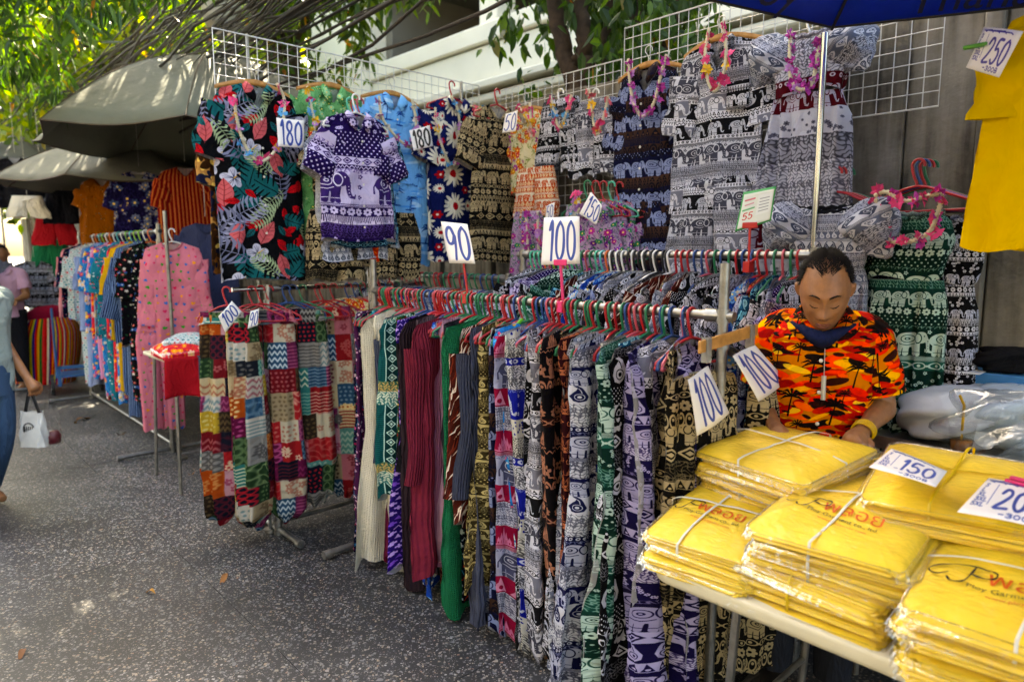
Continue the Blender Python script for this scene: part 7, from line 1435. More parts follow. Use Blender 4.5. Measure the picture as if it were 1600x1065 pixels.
# shopping bags in that hand
hb = hd-Z*.07+np.array([.02, -.02, 0])
def bag(label, o, w, h, dpt, m, handle_m, emblem=None, hl=.14, rz=.2, name='carrier_bag', flare=.0):
    t = thing(name, label, 'bag', o-Z*(h+hl), rz); r = np.random.default_rng(int(w*1e4)); s = MB(); nr, n = 16, 40; an = np.linspace(0, 2*math.pi, n+1); rings = []
    for k in range(nr):
        f = k/(nr-1); q = 1-.1*f+flare*f; x = w/2*np.sign(np.cos(an))*abs(np.cos(an))**.45*q; y = dpt/2*np.sign(np.sin(an))*abs(np.sin(an))**.6*(1-.55*f)*(.85+.15*math.sin(f*3)); jx = .006*np.sin(an*5+f*7+w*50); rings.append(np.stack([x+jx, y+.005*np.sin(an*7-f*9), np.full(n+1, h*f)+.006*np.sin(an*2)*f], -1))
    s.grid(np.stack(rings)); q = rings[0][:-1]; s.add(q, [tuple(range(n))[::-1]]); s.build('body', m, t)
    for sd in (-1, 1):
        a = np.linspace(0, 1, 15); tape(np.stack([np.array([sd*(w*.3)*(1-x)+sd*.008*x, 0, h*.97+hl*x]) for x in a]), .012, handle_m, t, 'handle', side=(1, 0, 0))
    if emblem:
        s = MB(); a = np.linspace(0, 2*math.pi, 33); y = -dpt*.36; ctr = np.array([0, y, h*.52])
        for rr_, wd in ((.042, .0022), (.036, .0012)): s.tube(np.stack([ctr+np.array([rr_*math.cos(x), 0, rr_*math.sin(x)]) for x in a]), wd, 5, cap=False)
        for k in range(5): s.tube([ctr+np.array([-.028+.014*k, -.001, -.018]), ctr+np.array([-.028+.014*k, -.001, .018])], .003, 5)
        s.tube([ctr+np.array([-.03, -.001, 0]), ctr+np.array([.03, -.001, 0])], .002, 5); s.build('emblem', INK, t)
    return t
bag('white paper carrier bag with a round black emblem in the passer-by\'s hand', hb, .17, .23, .1, mat('bag_paper', '#d0d0cc', .55), mat('bag_handle', '#17171a', .6), True, rz=-.15)
bag('clear plastic bag with red contents beside the white carrier bag', hb+np.array([.085, .06, .0]), .11, .17, .1, FILM, FILM, None, hl=.2, rz=.5, flare=-.3, name='plastic_bag')
s = MB(); s.lathe([(0, 0), (.04, .0), (.045, .05), (.03, .08), (0, .085)], 14); tag(s.build('fruit_pack', mat('dark_red_fruit', '#5c1420', .4), None, loc=hb+np.array([.085, .06, -.365])), 'dark red food pack inside the clear plastic bag', 'food')
# --- man in pink shirt far up the street
fb = at_y(12, 500, 8.2)*np.array([1, 1, 0]); fm = thing('person', 'man in a pink shirt with a lanyard badge far up the street', 'person', fb, R_(20))
J3 = [((-.17, 0, 1.4), (-.22, -.02, 1.15), (-.2, -.14, .95)), ((.17, 0, 1.4), (.23, -.05, 1.15), (.16, -.2, 1.1))]; t3 = [(z+.03, a, b, c) for z, a, b, c in t2]
body_mesh('body', fm, J3, t3, (0, -.04, 1.64), .1, curl=.6); worn_shirt(fm, plain('#c79bb0'), t3, J3, .9, .025, .7, seed=12); hair_shell(fm, (0, -.04, 1.64), .1, HAIR, bald=0, seed=6, strands=500)
for sd in (-1, 1): s = MB(); s.tube(spline([(sd*.09, 0, .98), (sd*.1, 0, .5), (sd*.1, .01, .1)], 14), np.linspace(.115, .07, 14), 14); s.build('trouser_leg', plain('#1b1c22'), fm)
s = MB(); s.tube([(-.06, -.1, 1.45), (0, -.155, 1.12), (.06, -.1, 1.45)], .004, 5); s.box(-.04, .04, -.165, -.158, 1.0, 1.1); s.build('badge', mat('badge_blue', '#2a3f7a', .5), fm)
# ------------------------------------------------------------------ the next stall up the street
LD, LZ, LU0, LU1 = 1.70, 1.83, 6.0, 8.9
rack('tall black-railed rack of bright clothes at the next stall', uv(LU0, LD), uv(LU1, LD), LZ, .06, rail_m=mat('black_tube', '#1c1b1c', .5), footdir=V, foot=.38)
LEFT = [('#c98088', 'salmon plain pyjama top at the far end of the bright rack'), ('navy_ditsy', 'navy flowered pyjamas on the bright rack'), ('#4a3a9a', 'violet plain top on the bright rack'), ('check_blue', 'white and teal checked pyjamas on the bright rack'), ('#b8aca0', 'beige plain pyjamas on the bright rack'), ('check_blue', 'second pale checked set, beside the beige pyjamas'), ('#8a9cc4', 'light denim-blue shirt dress on the bright rack'), ('#7f93bd', 'denim-blue pyjamas right of the light denim dress'), ('sky_floral', 'sky blue flowered pyjamas on the bright rack'), ('#c98ab8', 'orchid pink plain set on the bright rack'), ('coral_floral', 'coral flowered pyjamas in the middle of the bright rack'), ('sky_floral', 'turquoise flowered set right of the coral one'), ('teal_ditsy', 'teal flowered pyjamas on the bright rack'),
        ('coral_floral', 'hot coral flowered pyjamas near the striped shirt'), ('sky_floral', 'aqua flowered pyjamas next to the yellow set'), ('#c99a1c', 'mustard yellow pyjamas showing at the bottom'), ('blue_stripe', 'blue and white striped shirt near the heart pyjamas'), ('blue_stripe', 'second striped pyjama set beside the heart pyjamas'), ('black_red_ditsy', 'dark flowered pyjamas behind the heart pyjamas')]
rnd = random.Random(9); n = len(LEFT)
for i, (pr, lab) in enumerate(LEFT):
    f = (i+.5)/n; u = LU1-.05-(LU1-LU0-.2)*f; p = uv(u, LD, LZ+.0165); rz = ROT_U+R_(rnd.uniform(-18, 18)+10); hcol = rnd.choice(['white', 'aqua', 'black', 'lime', 'orange'])
    hanger(hcol, '%s hanger of the %s' % (hcol, lab), p, rz, 'hangers on the bright rack'); c_ = cloth(pr)
    shirt('pyjama_shirt', lab, p, rz, c_, .76 if i < 6 else .84, .25, 'pyjamas', seed=800+i, sl=.26 if i != 16 else .45, slr=.09, sang=68, th=.035, nb=0, group='clothes on the bright rack', vneck=.08)
    if i > 4: shorts('pyjama_trousers', 'lower half of the %s' % lab, p-Z*.7, rz, c_, rnd.uniform(.68, .88), .2, 830+i, 'pyjamas', 'trousers on the bright rack', 1.0, th=.05)
p = on_z(272, 700)*np.array([1, 1, 0])+Z*1.84; p = at_y(268, 358, 5.45); hanger('white', 'white hanger of the pink heart pyjamas', p, .12)
shirt('heart_pyjamas', 'pink pyjama top with coloured hearts facing the camera', p, .12, fabric('hearts'), .8, .25, 'pyjamas', seed=850, sl=.46, slr=.085, sang=82, th=.05, vneck=.07, has_collar=False, nb=0)
shorts('heart_pyjamas', 'pink heart-print pyjama trousers below the matching top', p-Z*.76+np.array([-.17, .02, 0]), .3, fabric('hearts'), .86, .17, 851, 'pyjamas', flare=.95, th=.05)
pole('steel post in front of the pink heart pyjamas', at_y(263, 420, 5.35), 1.98, .014, STEEL)
# side table with packed clothes
tb = at_y(338, 546, 5.0); tz = tb[2]; t = thing('side_table', 'small table under red and grey cloths beside the heart pyjamas', 'table', tb*np.array([1, 1, 0]), ROT_U)
s = MB(); s.box(-.42, .42, -.3, .3, tz-.03, tz); bevel(s.build('table_top', TABLE, t, smooth=False), .01)
for x in (-.36, .36):
    for y in (-.24, .24): s = MB(); s.tube([(x, y, tz-.03), (x*1.08, y*1.15, 0)], .012, 8); s.build('leg', STEEL, t)
s = MB(); s.tube([(-.38, -.26, .28), (.38, -.26, .28)], .01, 8); s.build('cross_bar', STEEL, t)
def drape(name, label, o, rz, m, pts_top, drop, seed, cat='cloth'):
    r = np.random.default_rng(seed); x = np.linspace(pts_top[0], pts_top[1], 34); v = np.linspace(0, 1, 16)[:, None]; P = np.stack(np.broadcast_arrays(x[None]*(1+.06*v), pts_top[2]-.03*v+.022*np.sin(x*24+r.uniform(0, 6))[None]*v-.004, pts_top[3]+.005-(v**1.05)*(drop+.05*np.sin(x*7+seed)[None])), -1)
    topv = np.stack(np.broadcast_arrays(x[None], np.array([[pts_top[2]+.2], [pts_top[2]]]), np.array([[pts_top[3]+.006]])), -1); P = np.vstack([topv, P]); s = MB(); s.grid(P, np.stack([P[..., 0], P[..., 2]], -1)); ob = s.build(name, m, None, loc=o, rz=rz); ob.modifiers.new('solid', 'SOLIDIFY').thickness = .006; return tag(ob, label, cat)
drape('draped_cloth', 'red cloth hanging over the street edge of the side table', tb*np.array([1, 1, 0]), ROT_U, plain('#a81420'), (-.45, -.2, -.31, tz), .30, 1); drape('draped_cloth', 'dark grey-blue cloth hanging over the side table next to the red one', tb*np.array([1, 1, 0]), ROT_U, plain('#3a4252'), (-.24, .46, -.33, tz), .4, 2)
rnd = random.Random(4)
for k, (pr, lab) in enumerate((('coral_floral', 'packed pink and orange clothes on the side table'), ('check_blue', 'packed checked clothes in the middle of the side table'), ('orange_print', 'packed orange clothes under clear film on the side table'), ('navy_ditsy', 'packed navy flowered clothes on the side table'), ('green_check', 'packed green clothes on the side table'))):
    o = np.array(tb)+V*(-.3+.1*k)-U*(.12-.1*(k % 2))+Z*(.008+.05*(k % 2)+.03*(k == 4)); pk = Packet(.14, .18, .05, 900+k, .03); tt = thing('packed_clothes', lab, 'packed clothes', o, rnd.uniform(0, 3)); m_ = pk.mesh(); m_.uv = [np.concatenate(m_.v)[:, :2]]; m_.build('folded_cloth', fabric(pr), tt); pk.film().build('plastic_film', FILM, tt)
# clothes hung under the far umbrellas
FARG = [('shirt', 'mustard_ditsy', 158, 262, 7.3, .78, .26, 'mustard top hanging under the far umbrella'), ('shirt', 'ele_navy_violet', 216, 252, 7.3, .8, .27, 'violet-blue printed top beside the mustard one'), ('shirt', 'red_stripe', 288, 245, 7.0, .95, .27, 'red and orange striped shirt in the shade of the umbrella'), ('shirt', 'black_lace', 22, 232, 8.6, .6, .3, 'black lace top at the far left'), ('shorts', '#d6d2c2', 42, 306, 8.4,   .26, .2, 'white flared skirt below the black lace top'), ('shorts', '#a31420', 85, 338, 8.8, .36, .24, 'red shorts right of the white skirt'), ('shorts', '#14151c', 96, 298, 8.6, .4, .2, 'black skirt above the red shorts'), ('shorts', '#0f6a44', 78, 375, 9.0, .5, .22, 'green skirt below the red shorts'), ('shirt', 'black_white_flower', 52, 395, 8.9, .6, .26, 'grey mottled shirt by the man in pink'), ('shirt', '#b9bcc4', 60, 232, 8.9, .3, .24, 'pale shirt above the red shorts'), ('shirt', '#3a3f5c', 320, 330, 6.2, .8, .24, 'dark blue shirt deep in the shade behind the heart pyjamas')]
for k, (kd, pr, px, py, y, L, W, lab) in enumerate(FARG):
    p = at_y(px, py, y); m_ = cloth(pr)
    if kd == 'shirt': shirt('hanging_shirt', lab, p, .1+.2*(k % 3), m_, L, W, 'top', seed=860+k, sl=.12 if k == 0 else .22, slr=.1, sang=60, nb=0, has_collar=False, vneck=.1, group='clothes at the far stall')
    else: shorts('hanging_skirt', lab, p, .2, m_, L, W, 870+k, 'skirt', 'clothes at the far stall', 1.15, split=.9 if k in (4, 6) else .14)
    tag(link('hanging_wire', (lambda s: (s.tube([(0, 0, -.05), (0, 0, .55 if py < 300 else .8)], .002, 5), s.mesh('hanging_wire', WIRE))[1])(MB()), None, p), 'hanging wire of the %s' % lab, 'wire', 'hanging wires of the far stall')
# striped bag, hat-red cloth and blue trolley
b0 = at_y(72, 590, 8.7)*np.array([1, 1, 0]); t = thing('striped_sack', 'bulging sack with red, yellow and blue stripes standing on the street', 'sack', b0, .3); s = MB(); an = np.linspace(0, 2*math.pi, 41); rings = []; uvs = []
for f in np.linspace(0, 1, 18):
    q = (.9+.16*math.sin(f*2.6))*(1 if f < .8 else 1-.9*(f-.8)); rings.append(np.stack([.36*np.sign(np.cos(an))*abs(np.cos(an))**.7*q+.07*f, .27*np.sign(np.sin(an))*abs(np.sin(an))**.7*q, .84*f+.02*np.sin(an*2+f*3)], -1)); uvs.append(np.stack([an*.3, 0*an+f], -1))
s.grid(np.stack(rings), np.stack(uvs)); s.build('body', fabric('multi_stripe'), t); s = MB(); rings = [ellring((.06, 0, .8), .24, .18, 24), ellring((.08, 0, .9), .25, .19, 24), ellring((.12, 0, .98), .15, .12, 24), ellring((.14, 0, 1.0), .01, .01, 24)]; s.grid(np.stack(rings)); s.build('red_bundle', plain('#8c1030'), t)
b0 = at_y(122, 598, 8.0)*np.array([1, 1, 0]); t = thing('hand_trolley', 'blue hand trolley with black wheels beside the striped sack', 'trolley', b0, .6); BL_ = mat('trolley_blue', '#1c5a94', .45)
s = MB(); s.box(-.22, .22, -.02, .36, .2, .225); s.box(-.2, -.16, -.03, .0, .1, .34); s.box(.16, .2, -.03, .0, .1, .34); s.box(-.2, .2, -.03, .0, .3, .34); s.build('frame', BL_, t, smooth=False)
for x in (-.2, .2): s = MB(); s.tube([(x, .36, .22), (x, .38, 1.0)], .014, 8); s.build('upright', BL_, t)
for x in (-.25, .25):
    for y in (.03, .3): s = MB(); s.tube([(x-.02, y, .1), (x+.02, y, .1)], .1, 18); s.build('wheel', mat('black_rubber', '#151515', .7), t)

# a further stall closing the view up the street
rack('distant rack of dark clothes at the far end of the street', uv(9.9, 1.0), uv(13.2, 1.2), 1.75, .03, footdir=V)
FR = ['#23262e', 'black_white_flower', '#5a2030', '#2f3f5c', 'navy_ditsy', '#6a6a70', 'black_lace', '#3a2a4a', 'blackwhite_elephant', '#1f3a30', '#7a6a58', 'grey_white_paisley']
for i, pr in enumerate(FR):
    p = uv(13.1-.28*i, 1.0+.2*(1-i/12), 1.766); nm = DES.get(pr, {'#23262e': 'charcoal', '#5a2030': 'wine red', '#2f3f5c': 'slate blue', 'navy_ditsy': 'navy flowered', '#6a6a70': 'mid grey', 'black_lace': 'black lace', '#3a2a4a': 'aubergine', '#1f3a30': 'bottle green', '#7a6a58': 'taupe'}.get(pr, 'plain'))
    shirt('distant_shirt', '%s shirt on the distant rack at the far end of the street' % nm, p, ROT_U+.5+.1*(i % 3), cloth(pr), .9, .25, 'shirt', seed=950+i, sl=.25, slr=.1, sang=66, nb=0, has_collar=False, group='clothes on the distant rack'); hanger('black', 'black hanger of the %s shirt on the distant rack' % nm, p, ROT_U+.5, 'hangers on the distant rack')
# ------------------------------------------------------------------ garlands
def gp(label, pxs, cols, D=None, u=None, n=11): return garland(label, [on_d(x, y, D) if u is None else on_u(x, y, u) for x, y in pxs], cols, n)
MIX = ['pink', 'yellow', 'lilac', 'white', 'blue', 'magenta']
gp('mixed flower garland on the black tropical shirt', [(366, 148), (370, 185), (382, 225), (405, 252), (430, 235), (441, 200), (444, 155), (432, 130)], MIX, u=3.64, n=13)
gp('mixed flower garland on the green shirt', [(480, 135), (486, 165), (492, 195), (486, 225)], ['yellow', 'pink', 'blue', 'lilac'], u=3.66, n=6)
gp('lilac flower garland on the sky blue palm shirt', [(592, 150), (600, 190), (640, 230), (650, 195), (644, 155)], ['lilac', 'magenta', 'white'], u=3.62, n=9)
gp('mixed flower garland on the daisy shirt', [(680, 168), (683, 200), (695, 240), (708, 260), (718, 225), (716, 175), (705, 150)], MIX, u=3.6, n=11)
gp('mixed flower garland on the black elephant-band dress', [(735, 165), (758, 178), (760, 210), (762, 245)], ['coral', 'yellow', 'blue', 'magenta'], u=3.6, n=7)
gp('pink flower garland on the cream flowered blouse', [(808, 165), (826, 185), (830, 215), (828, 160)], ['pink', 'coral', 'yellow'], D=2.98, n=7)
gp('bright flower garland on the darker elephant shorts', [(860, 150), (866, 175), (874, 200), (886, 175), (893, 148)], ['pink', 'yellow', 'blue', 'coral'], D=2.98, n=9)
gp('bright flower garland on the greyer elephant shorts', [(920, 140), (925, 175), (933, 210), (944, 180), (950, 150)], ['coral', 'yellow', 'pink', 'blue'], D=2.98, n=9)
gp('lilac flower garland on the navy and brown shirt', [(982, 92), (984, 125), (990, 160), (1004, 182), (1022, 160), (1032, 120), (1042, 85)], ['magenta', 'lilac'], D=2.97, n=11)
gp('pink flower garland on the big black and white shirt', [(1108, 45), (1102, 85), (1106, 125), (1118, 142), (1132, 110), (1134, 70), (1128, 35)], ['pink', 'coral', 'pink', 'yellow'], D=2.9, n=11)
gp('lilac flower garland on the maroon and white dress', [(1236, 48), (1234, 85), (1236, 125), (1250, 140), (1268, 132), (1276, 95), (1282, 55)], ['magenta', 'lilac'], D=2.86, n=11)
gp('pink-flowered rope garland on the dark green dress', [(1368, 310), (1372, 350), (1390, 375), (1420, 378), (1452, 362), (1466, 330), (1472, 305)], ['pink', 'magenta'], D=2.78, n=9)
gp('pink-flowered rope garland across the red hangers', [(1366, 306), (1385, 300), (1415, 314), (1450, 306), (1474, 302)], ['pink', 'magenta'], D=2.76, n=6)
gp('pale garland over the purple blouses', [(898, 300), (905, 325), (892, 345)], MIX, D=2.82, n=5)
gp('long pale garland over the purple trousers', [(822, 330), (824, 370), (826, 405)], ['magenta', 'lilac'], D=2.9, n=5); gp('second long pale garland over the purple trousers', [(840, 330), (841, 370), (842, 400)], ['lilac', 'pink'], D=2.9, n=5)
# ------------------------------------------------------------------ price cards
BLK = '#1c1c1e'; BLU = '#1f3f96'
T180, T180b, T100, T90, T50, T150 = card_tex('180', '180', .78, BLU), card_tex('180b', '180', .85, BLK, lw=.09), card_tex('100', '100', 1.12, BLU, lw=.065, m=.1), card_tex('90', '90', 1.45, BLU, lw=.1), card_tex('50', '50', 1.3, BLU, lw=.08), card_tex('150', '150', 1.1, BLU, lw=.07)
def pc(label, corners, m, D=None, u=None, seed=0, curl=.004): return quad_card('price_card', label, 'price card', [on_d(x, y, D) if u is None else on_u(x, y, u) for x, y in corners], m, 'hand-lettered price cards', seed=seed, curl=curl*2)
pc('180 price card in blue ink on the tropical shirt', [(432, 184), (476, 188), (476, 231), (434, 229)], T180, u=3.58)
pc('180 price card in black ink on the sky blue palm shirt', [(640, 204), (672, 196), (678, 228), (645, 236)], T180b, u=3.58)
pc('small 50 price card left of the cream blouse', [(790, 178), (808, 172), (804, 205), (786, 208)], T50, D=2.95)
pc('150 price card on the purple blouses', [(922, 300), (941, 322), (930, 352), (906, 334)], T150, D=2.78, seed=2)
pc('small folded 50 price card below the purple blouses', [(853, 322), (868, 316), (866, 340), (850, 346)], T50, D=2.82, seed=3)
REDP, PINKP = mat('sign_red', '#b31412', .35), mat('sign_pink', '#d8256a', .35)
def rail_sign(label, foot, top, corners, D, m, pm, k=1.):
    f = on_d(*foot, D); tp = on_d(*top, D); t = thing('rail_sign', label, 'price sign', f, group='clip-on rail signs'); q = -U; d = tp-f
    s = MB()
    s.tube([(0, 0, 0), d], .0055*k, 8); s.build('stem', pm, t)
    s = MB(); M = np.eye(4); M[:3, 0], M[:3, 1], M[:3, 2] = q, V, Z; s.box(-.032*k, .032*k, -.006, .006, -.012, .012, M=M); bevel(s.build('clamp', pm, t, smooth=False, loc=d), .003)
    s = MB(); s.box(-.014, .014, -.024, .024, -.035, .01, M=M); s.tube([(0, 0, .0), q*.03+Z*.022], .006, 8); bevel(s.build('rail_clip', pm, t, smooth=False), .004)
    cs = [on_d(x, y, D-.01) for x, y in corners]; quad_card('card', None, None, cs, m, parent=t, curl=.008, seed=int(foot[0])); return t
rail_sign('90 price sign on a red stem clipped to the front rail', (731, 462), (724, 408), [(690, 346), (728, 350), (741, 412), (704, 411)], FD, T90, REDP)
rail_sign('100 price sign on a pink stem clipped to the front rail', (880, 474), (876, 410), [(848, 340), (906, 338), (904, 412), (846, 414)], FD, T100, PINKP, 1.1)
c = Canvas(220, '#d6dcd4', 260, wrap=False); c.rect(0, 0, 1, .06, '#2f9a4a'); c.rect(0, 1.1, 1, 1.19, '#2f9a4a'); c.rect(0, 0, .04, 1.2, '#2f9a4a'); c.rect(.96, 0, 1, 1.2, '#2f9a4a'); c.rect(.5, .35, .92, 1.0, '#dde2e0')
for k in range(5): c.rect(.56, .45+.1*k, .86, .48+.1*k, '#8a9296')
c.stroke([(.12, .9), (.4, .92)], .05, '#c95a6a'); c.stroke([(.14, .75), (.38, .78)], .04, '#c98a9a'); wr(c, '55', .12, .3, .2, .14, '#c02a2a', .03); c.stroke([(.1, .6), (.42, .63)], .05, '#5aa870')
rail_sign('green-edged white card on a red stem clipped to the back rail', (1170, 412), (1172, 352), [(1160, 300), (1214, 291), (1204, 345), (1148, 362)], RD-.02, card_mat('greencard', c.a), REDP)
pc('100 price card hanging left of the rack post', [(1070, 592), (1112, 572), (1140, 645), (1086, 680)], T100, u=1.08, seed=5, curl=.006); pc('100 price card hanging right of the rack post', [(1144, 556), (1184, 540), (1236, 596), (1180, 626)], T100, u=1.06, seed=6, curl=.006)
pc('lower price card on the leftmost patchwork trousers', [(341, 494), (362, 470), (377, 487), (353, 520)], T100, u=3.52, seed=7); pc('small folded price card on the second patchwork trousers', [(392, 486), (404, 482), (402, 508), (388, 514)], T90, u=3.55, seed=8)
# cards lying on the bundles, and the card on the hanging T-shirt
S150, S200, S250 = card_tex('s150', '150', .62, BLU, small=True, lw=.045, h=.7), card_tex('s200', '200', .62, BLU, small=True, lw=.045, h=.7), card_tex('s250', '250', .72, '#3a2f8c', small=True, lw=.045, h=.75)
quad_card('price_card', '150 price card lying on the middle rear bundle of yellow shirts', 'price card', [on_z(1393, 702, 1.118), on_z(1480, 735, 1.106), on_z(1462, 762, 1.098), on_z(1358, 728, 1.106)], S150, 'hand-lettered price cards', curl=.004, seed=11)
quad_card('price_card', '200 price card lying on the right rear bundle of yellow shirts', 'price card', [on_z(1545, 748, 1.085), on_z(1650, 768, 1.085), on_z(1640, 830, 1.07), on_z(1496, 798, 1.07)], S200, 'hand-lettered price cards', curl=.004, seed=12)
q = on_z(1592, 758, 1.085); t = thing('clothes_peg', 'pink plastic clip on the 200 price card', 'clip', q, .5); s = MB(); s.box(-.007, .007, -.03, .03, 0, .01); s.box(-.007, .007, -.03, .02, .012, .02); bevel(s.build('jaw', PINKP, t, smooth=False), .003)
pc('250 price card clipped to the hanging yellow T-shirt', [(1537, 42), (1600, 50), (1562, 122), (1508, 105)], S250, D=2.37, seed=13)
q = on_d(1524, 72, 2.36); t = thing('clothes_peg', 'green plastic clip on the 250 price card', 'clip', q, ROT_V); s = MB(); s.box(-.03, .03, -.008, .0, -.005, .005); s.box(-.03, .022, .003, .009, -.005, .005); bevel(s.build('jaw', mat('peg_green', '#4f9a2a', .35), t, smooth=False), .003)
q = on_d(810, 505, FD-.05); t = thing('clothes_peg', 'small green clip on the front rail hangers', 'clip', q, .3, rot=(.5, .6, .3)); s = MB(); s.box(-.006, .006, -.006, .0, -.03, .03); s.box(-.006, .006, .002, .008, -.03, .022); bevel(s.build('jaw', mat('peg_lime', '#5ab82a', .35), t, smooth=False), .003)
# ------------------------------------------------------------------ blue umbrella overhead at the right
ub_c = np.array([1.12, .93, 2.655]); UR = 1.7
bu = umbrella('market_umbrella', 'blue umbrella with dark lettering reaching in over the seller', ub_c, UR, .5, BLUE, 8, tilt=(R_(-6), R_(2)), rot=R_(43), sag=.05, pole=False, rm=mat('dark_rib', '#171412', .5))
s = MB(); s.tube([(0, 0, .5), (.75, -.7, -2.6)], .02, 10); s.build('pole', CHROME, bu)
def usurf(x, y): q = np.hypot(x, y)/(UR*.9); return .5*(1-q**1.9)-.045
for txt, ang, r0 in (('Thana', 75, 1.5), ('oy', 99, 1.5)):
    me = text_mesh(txt, .15, lambda x, y: 0*x, 0, 0); n_ = len(me.vertices); co = np.empty(n_*3); me.vertices.foreach_get('co', co); co = co.reshape(-1, 3); x = -(co[:, 0]-co[:, 0].max()/2); y = r0-co[:, 1]; a0 = R_(ang); X = np.cos(a0)*y-np.sin(a0)*(-x); Y = np.sin(a0)*y+np.cos(a0)*(-x); X2 = math.cos(a0)*y+math.sin(a0)*x*-1; co = np.stack([math.cos(a0)*y-math.sin(a0)*x, math.sin(a0)*y+math.cos(a0)*x, usurf(math.cos(a0)*y-math.sin(a0)*x, math.sin(a0)*y+math.cos(a0)*x)-.012], -1); me.vertices.foreach_set('co', co.ravel()); me.update(); link('lettering', me, bu).data.materials.append(mat('navy_ink', '#0a1030', .6))
# ------------------------------------------------------------------ steel tray and odds and ends at the right
tp = on_z(1440, 668, .93); TR = np.array([1.86, 2.36, .97]); t = thing('steel_table', 'grey steel tray table against the fence on the right', 'table', TR*np.array([1, 1, 0]), ROT_V)
s = MB(); s.box(-.5, .5, -.3, .3, TR[2]-.012, TR[2]); s.build('top', STEEL, t, smooth=False)
for x0, x1, y0, y1 in ((-.5, .5, -.312, -.3), (-.5, .5, .3, .312), (-.512, -.5, -.312, .312), (.5, .512, -.312, .312)): s = MB(); s.box(x0, x1, y0, y1, TR[2]-.03, TR[2]+.015); s.build('rim', STEEL, t, smooth=False)
for x in (-.45, .45):
    for y in (-.26, .26): s = MB(); s.tube([(x, y, 0), (x, y, TR[2]-.012)], .014, 8); s.build('leg', STEEL, t)
def puffy(name, label, cat, o, dims, m, seed, rz=0., n=28, amp=.22, power=.8):
    r = np.random.default_rng(seed); th = np.linspace(0, 2*math.pi, n*2+1)[None]; ph = np.linspace(.01, math.pi-.01, n)[:, None]; x, y, z = np.sin(ph)*np.cos(th), np.sin(ph)*np.sin(th), np.cos(ph)+0*th; g = 1
    for k in range(6): kx = r.integers(1, 7); g = g+amp*.33*np.sin(kx*th+r.uniform(2, 9)*ph+r.uniform(0, 6))*np.sin(ph)**1.5
    P = np.stack([np.sign(x)*abs(x)**power*dims[0]*g, np.sign(y)*abs(y)**power*dims[1]*g, np.maximum(z*dims[2]*g, -dims[2]*.8)+dims[2]*.8], -1); s = MB(); s.grid(P, np.stack([P[..., 0], P[..., 2]], -1)); return tag(s.build(name, m, None, loc=o, rz=rz), label, cat)
WF = mat('white_plastic_bag', '#c8ccd0', .35, var=.05, bump=.5, bscale=22)
def on_t(px, py, D): p = on_d(px, py, D); return np.array([p[0], p[1], TR[2]+.001])
puffy('plastic_bag', 'stuffed white plastic bag on the steel tray', 'bag', on_t(1500, 640, 2.92), (.24, .17, .11), WF, 1, .5)
puffy('plastic_bag', 'pale blue plastic bag at the right edge of the tray', 'bag', on_t(1592, 600, 2.95), (.18, .15, .12), mat('blueish_bag', '#a9b9c6', .35, bump=.5, bscale=22), 2)
puffy('plastic_bag', 'crumpled clear plastic bag round the iced drink', 'bag', on_t(1560, 640, 2.68), (.15, .12, .13), FILM, 3, 0, 28, .5)
CUPP = on_t(1506, 640, 2.66); t = thing('drink_cup', 'clear takeaway cup of iced tea with a yellow straw', 'cup', CUPP); s = MB(); s.lathe([(0, .002), (.03, .002), (.04, .1), (.042, .11)], 20); s.build('cup', FILM, t); s = MB(); s.lathe([(0, .004), (.028, .004), (.033, .05), (0, .052)], 20); s.build('drink', mat('milk_tea', '#a9713a', .3), t); s = MB(); s.tube([(0, 0, .03), (.0, .0, .17), (-.018, 0, .205)], .0045, 8); s.build('straw', mat('yellow_straw', '#d8a80c', .35), t)
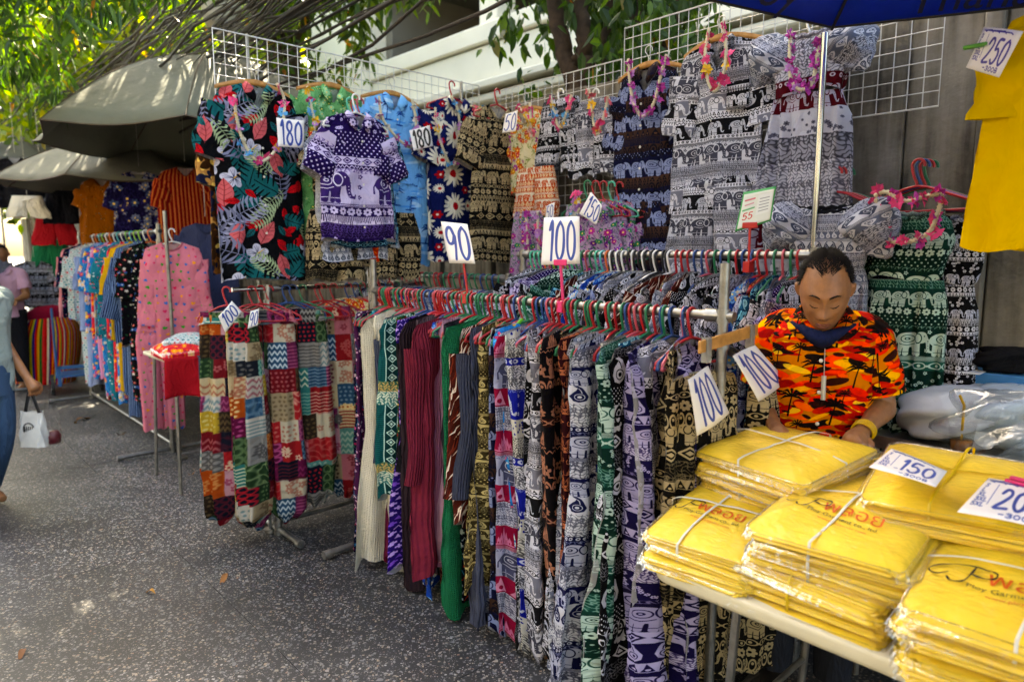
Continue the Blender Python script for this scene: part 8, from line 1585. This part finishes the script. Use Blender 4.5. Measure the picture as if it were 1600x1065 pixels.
BX = on_t(1570, 600, 3.06); t = thing('snack_box', 'blue cardboard box with a small coloured label behind the bags', 'box', BX, ROT_V); s = MB(); s.box(-.22, .22, -.07, .07, 0, .24); bevel(s.build('carton', mat('box_blue', '#2a78b4', .5), t, smooth=False), .004)
for k, c_ in enumerate(('#b9301c', '#d8a020', '#3a8a3a')): s = MB(); s.box(-.18, -.12, -.0735, -.071, .1+.03*k, .128+.03*k); s.build('label_band', mat('band%d' % k, c_, .5), t, smooth=False)
s = MB(); s.box(-.23, -.05, -.15, -.06, .242, .246); s.build('flap', mat('box_white', '#c9ccd0', .5), t, smooth=False)
puffy('black_cap', 'black knitted cap lying on the blue box', 'cap', BX+Z*.247, (.12, .07, .05), plain('#111114'), 5)
s = MB(); s.tube([(0, 0, 0), (0, 0, 2.2)], .04, 14); tag(s.build('downpipe', mat('white_pvc', '#c8c6be', .4), None, loc=uv(-.42, 3.16)), 'white plastic downpipe on the fence at the right edge', 'pipe')
# ------------------------------------------------------------------ fallen leaves
lm = [mat('dry_leaf%d' % k, c_, .8, var=.2) for k, c_ in enumerate(('#8a5a2a', '#a8772f', '#6b4526', '#b08a3c'))]; rnd = random.Random(3)
LS = [(130, 655, 'large curled brown leaf by the far rack foot'), (118, 660, 'smaller brown leaf beside the curled one'), (190, 678, 'yellow-brown leaf near the heart pyjamas'), (60, 640, 'brown leaf under the shopping bag'), (350, 905, 'yellow leaf on the pavement left of the patchwork rack'), (235, 925, 'small orange leaf in the middle of the pavement'), (35, 1022, 'pale yellow-green leaf at the bottom left'), (410, 820, 'tiny dry leaf by the patchwork trousers'), (300, 740, 'small pale leaf in front of the side table')]
for k, (px, py, lab) in enumerate(LS):
    o = on_z(px, py, .004); q = .09 if k == 0 else rnd.uniform(.025, .05); s = MB(); P = np.array([[[(x-.5)*2*q, (y-.5)*q*.7*math.sin(math.pi*min(.97, max(.03, x))), .012*math.sin(x*5+k)+.25*q*abs(y-.5)+.003] for y in (0, .25, .5, .75, 1)] for x in np.linspace(0, 1, 9)]); s.grid(P); tag(s.build('fallen_leaf', lm[k % 4], None, loc=o, rz=rnd.uniform(0, 6)), lab, 'leaf', 'fallen leaves')
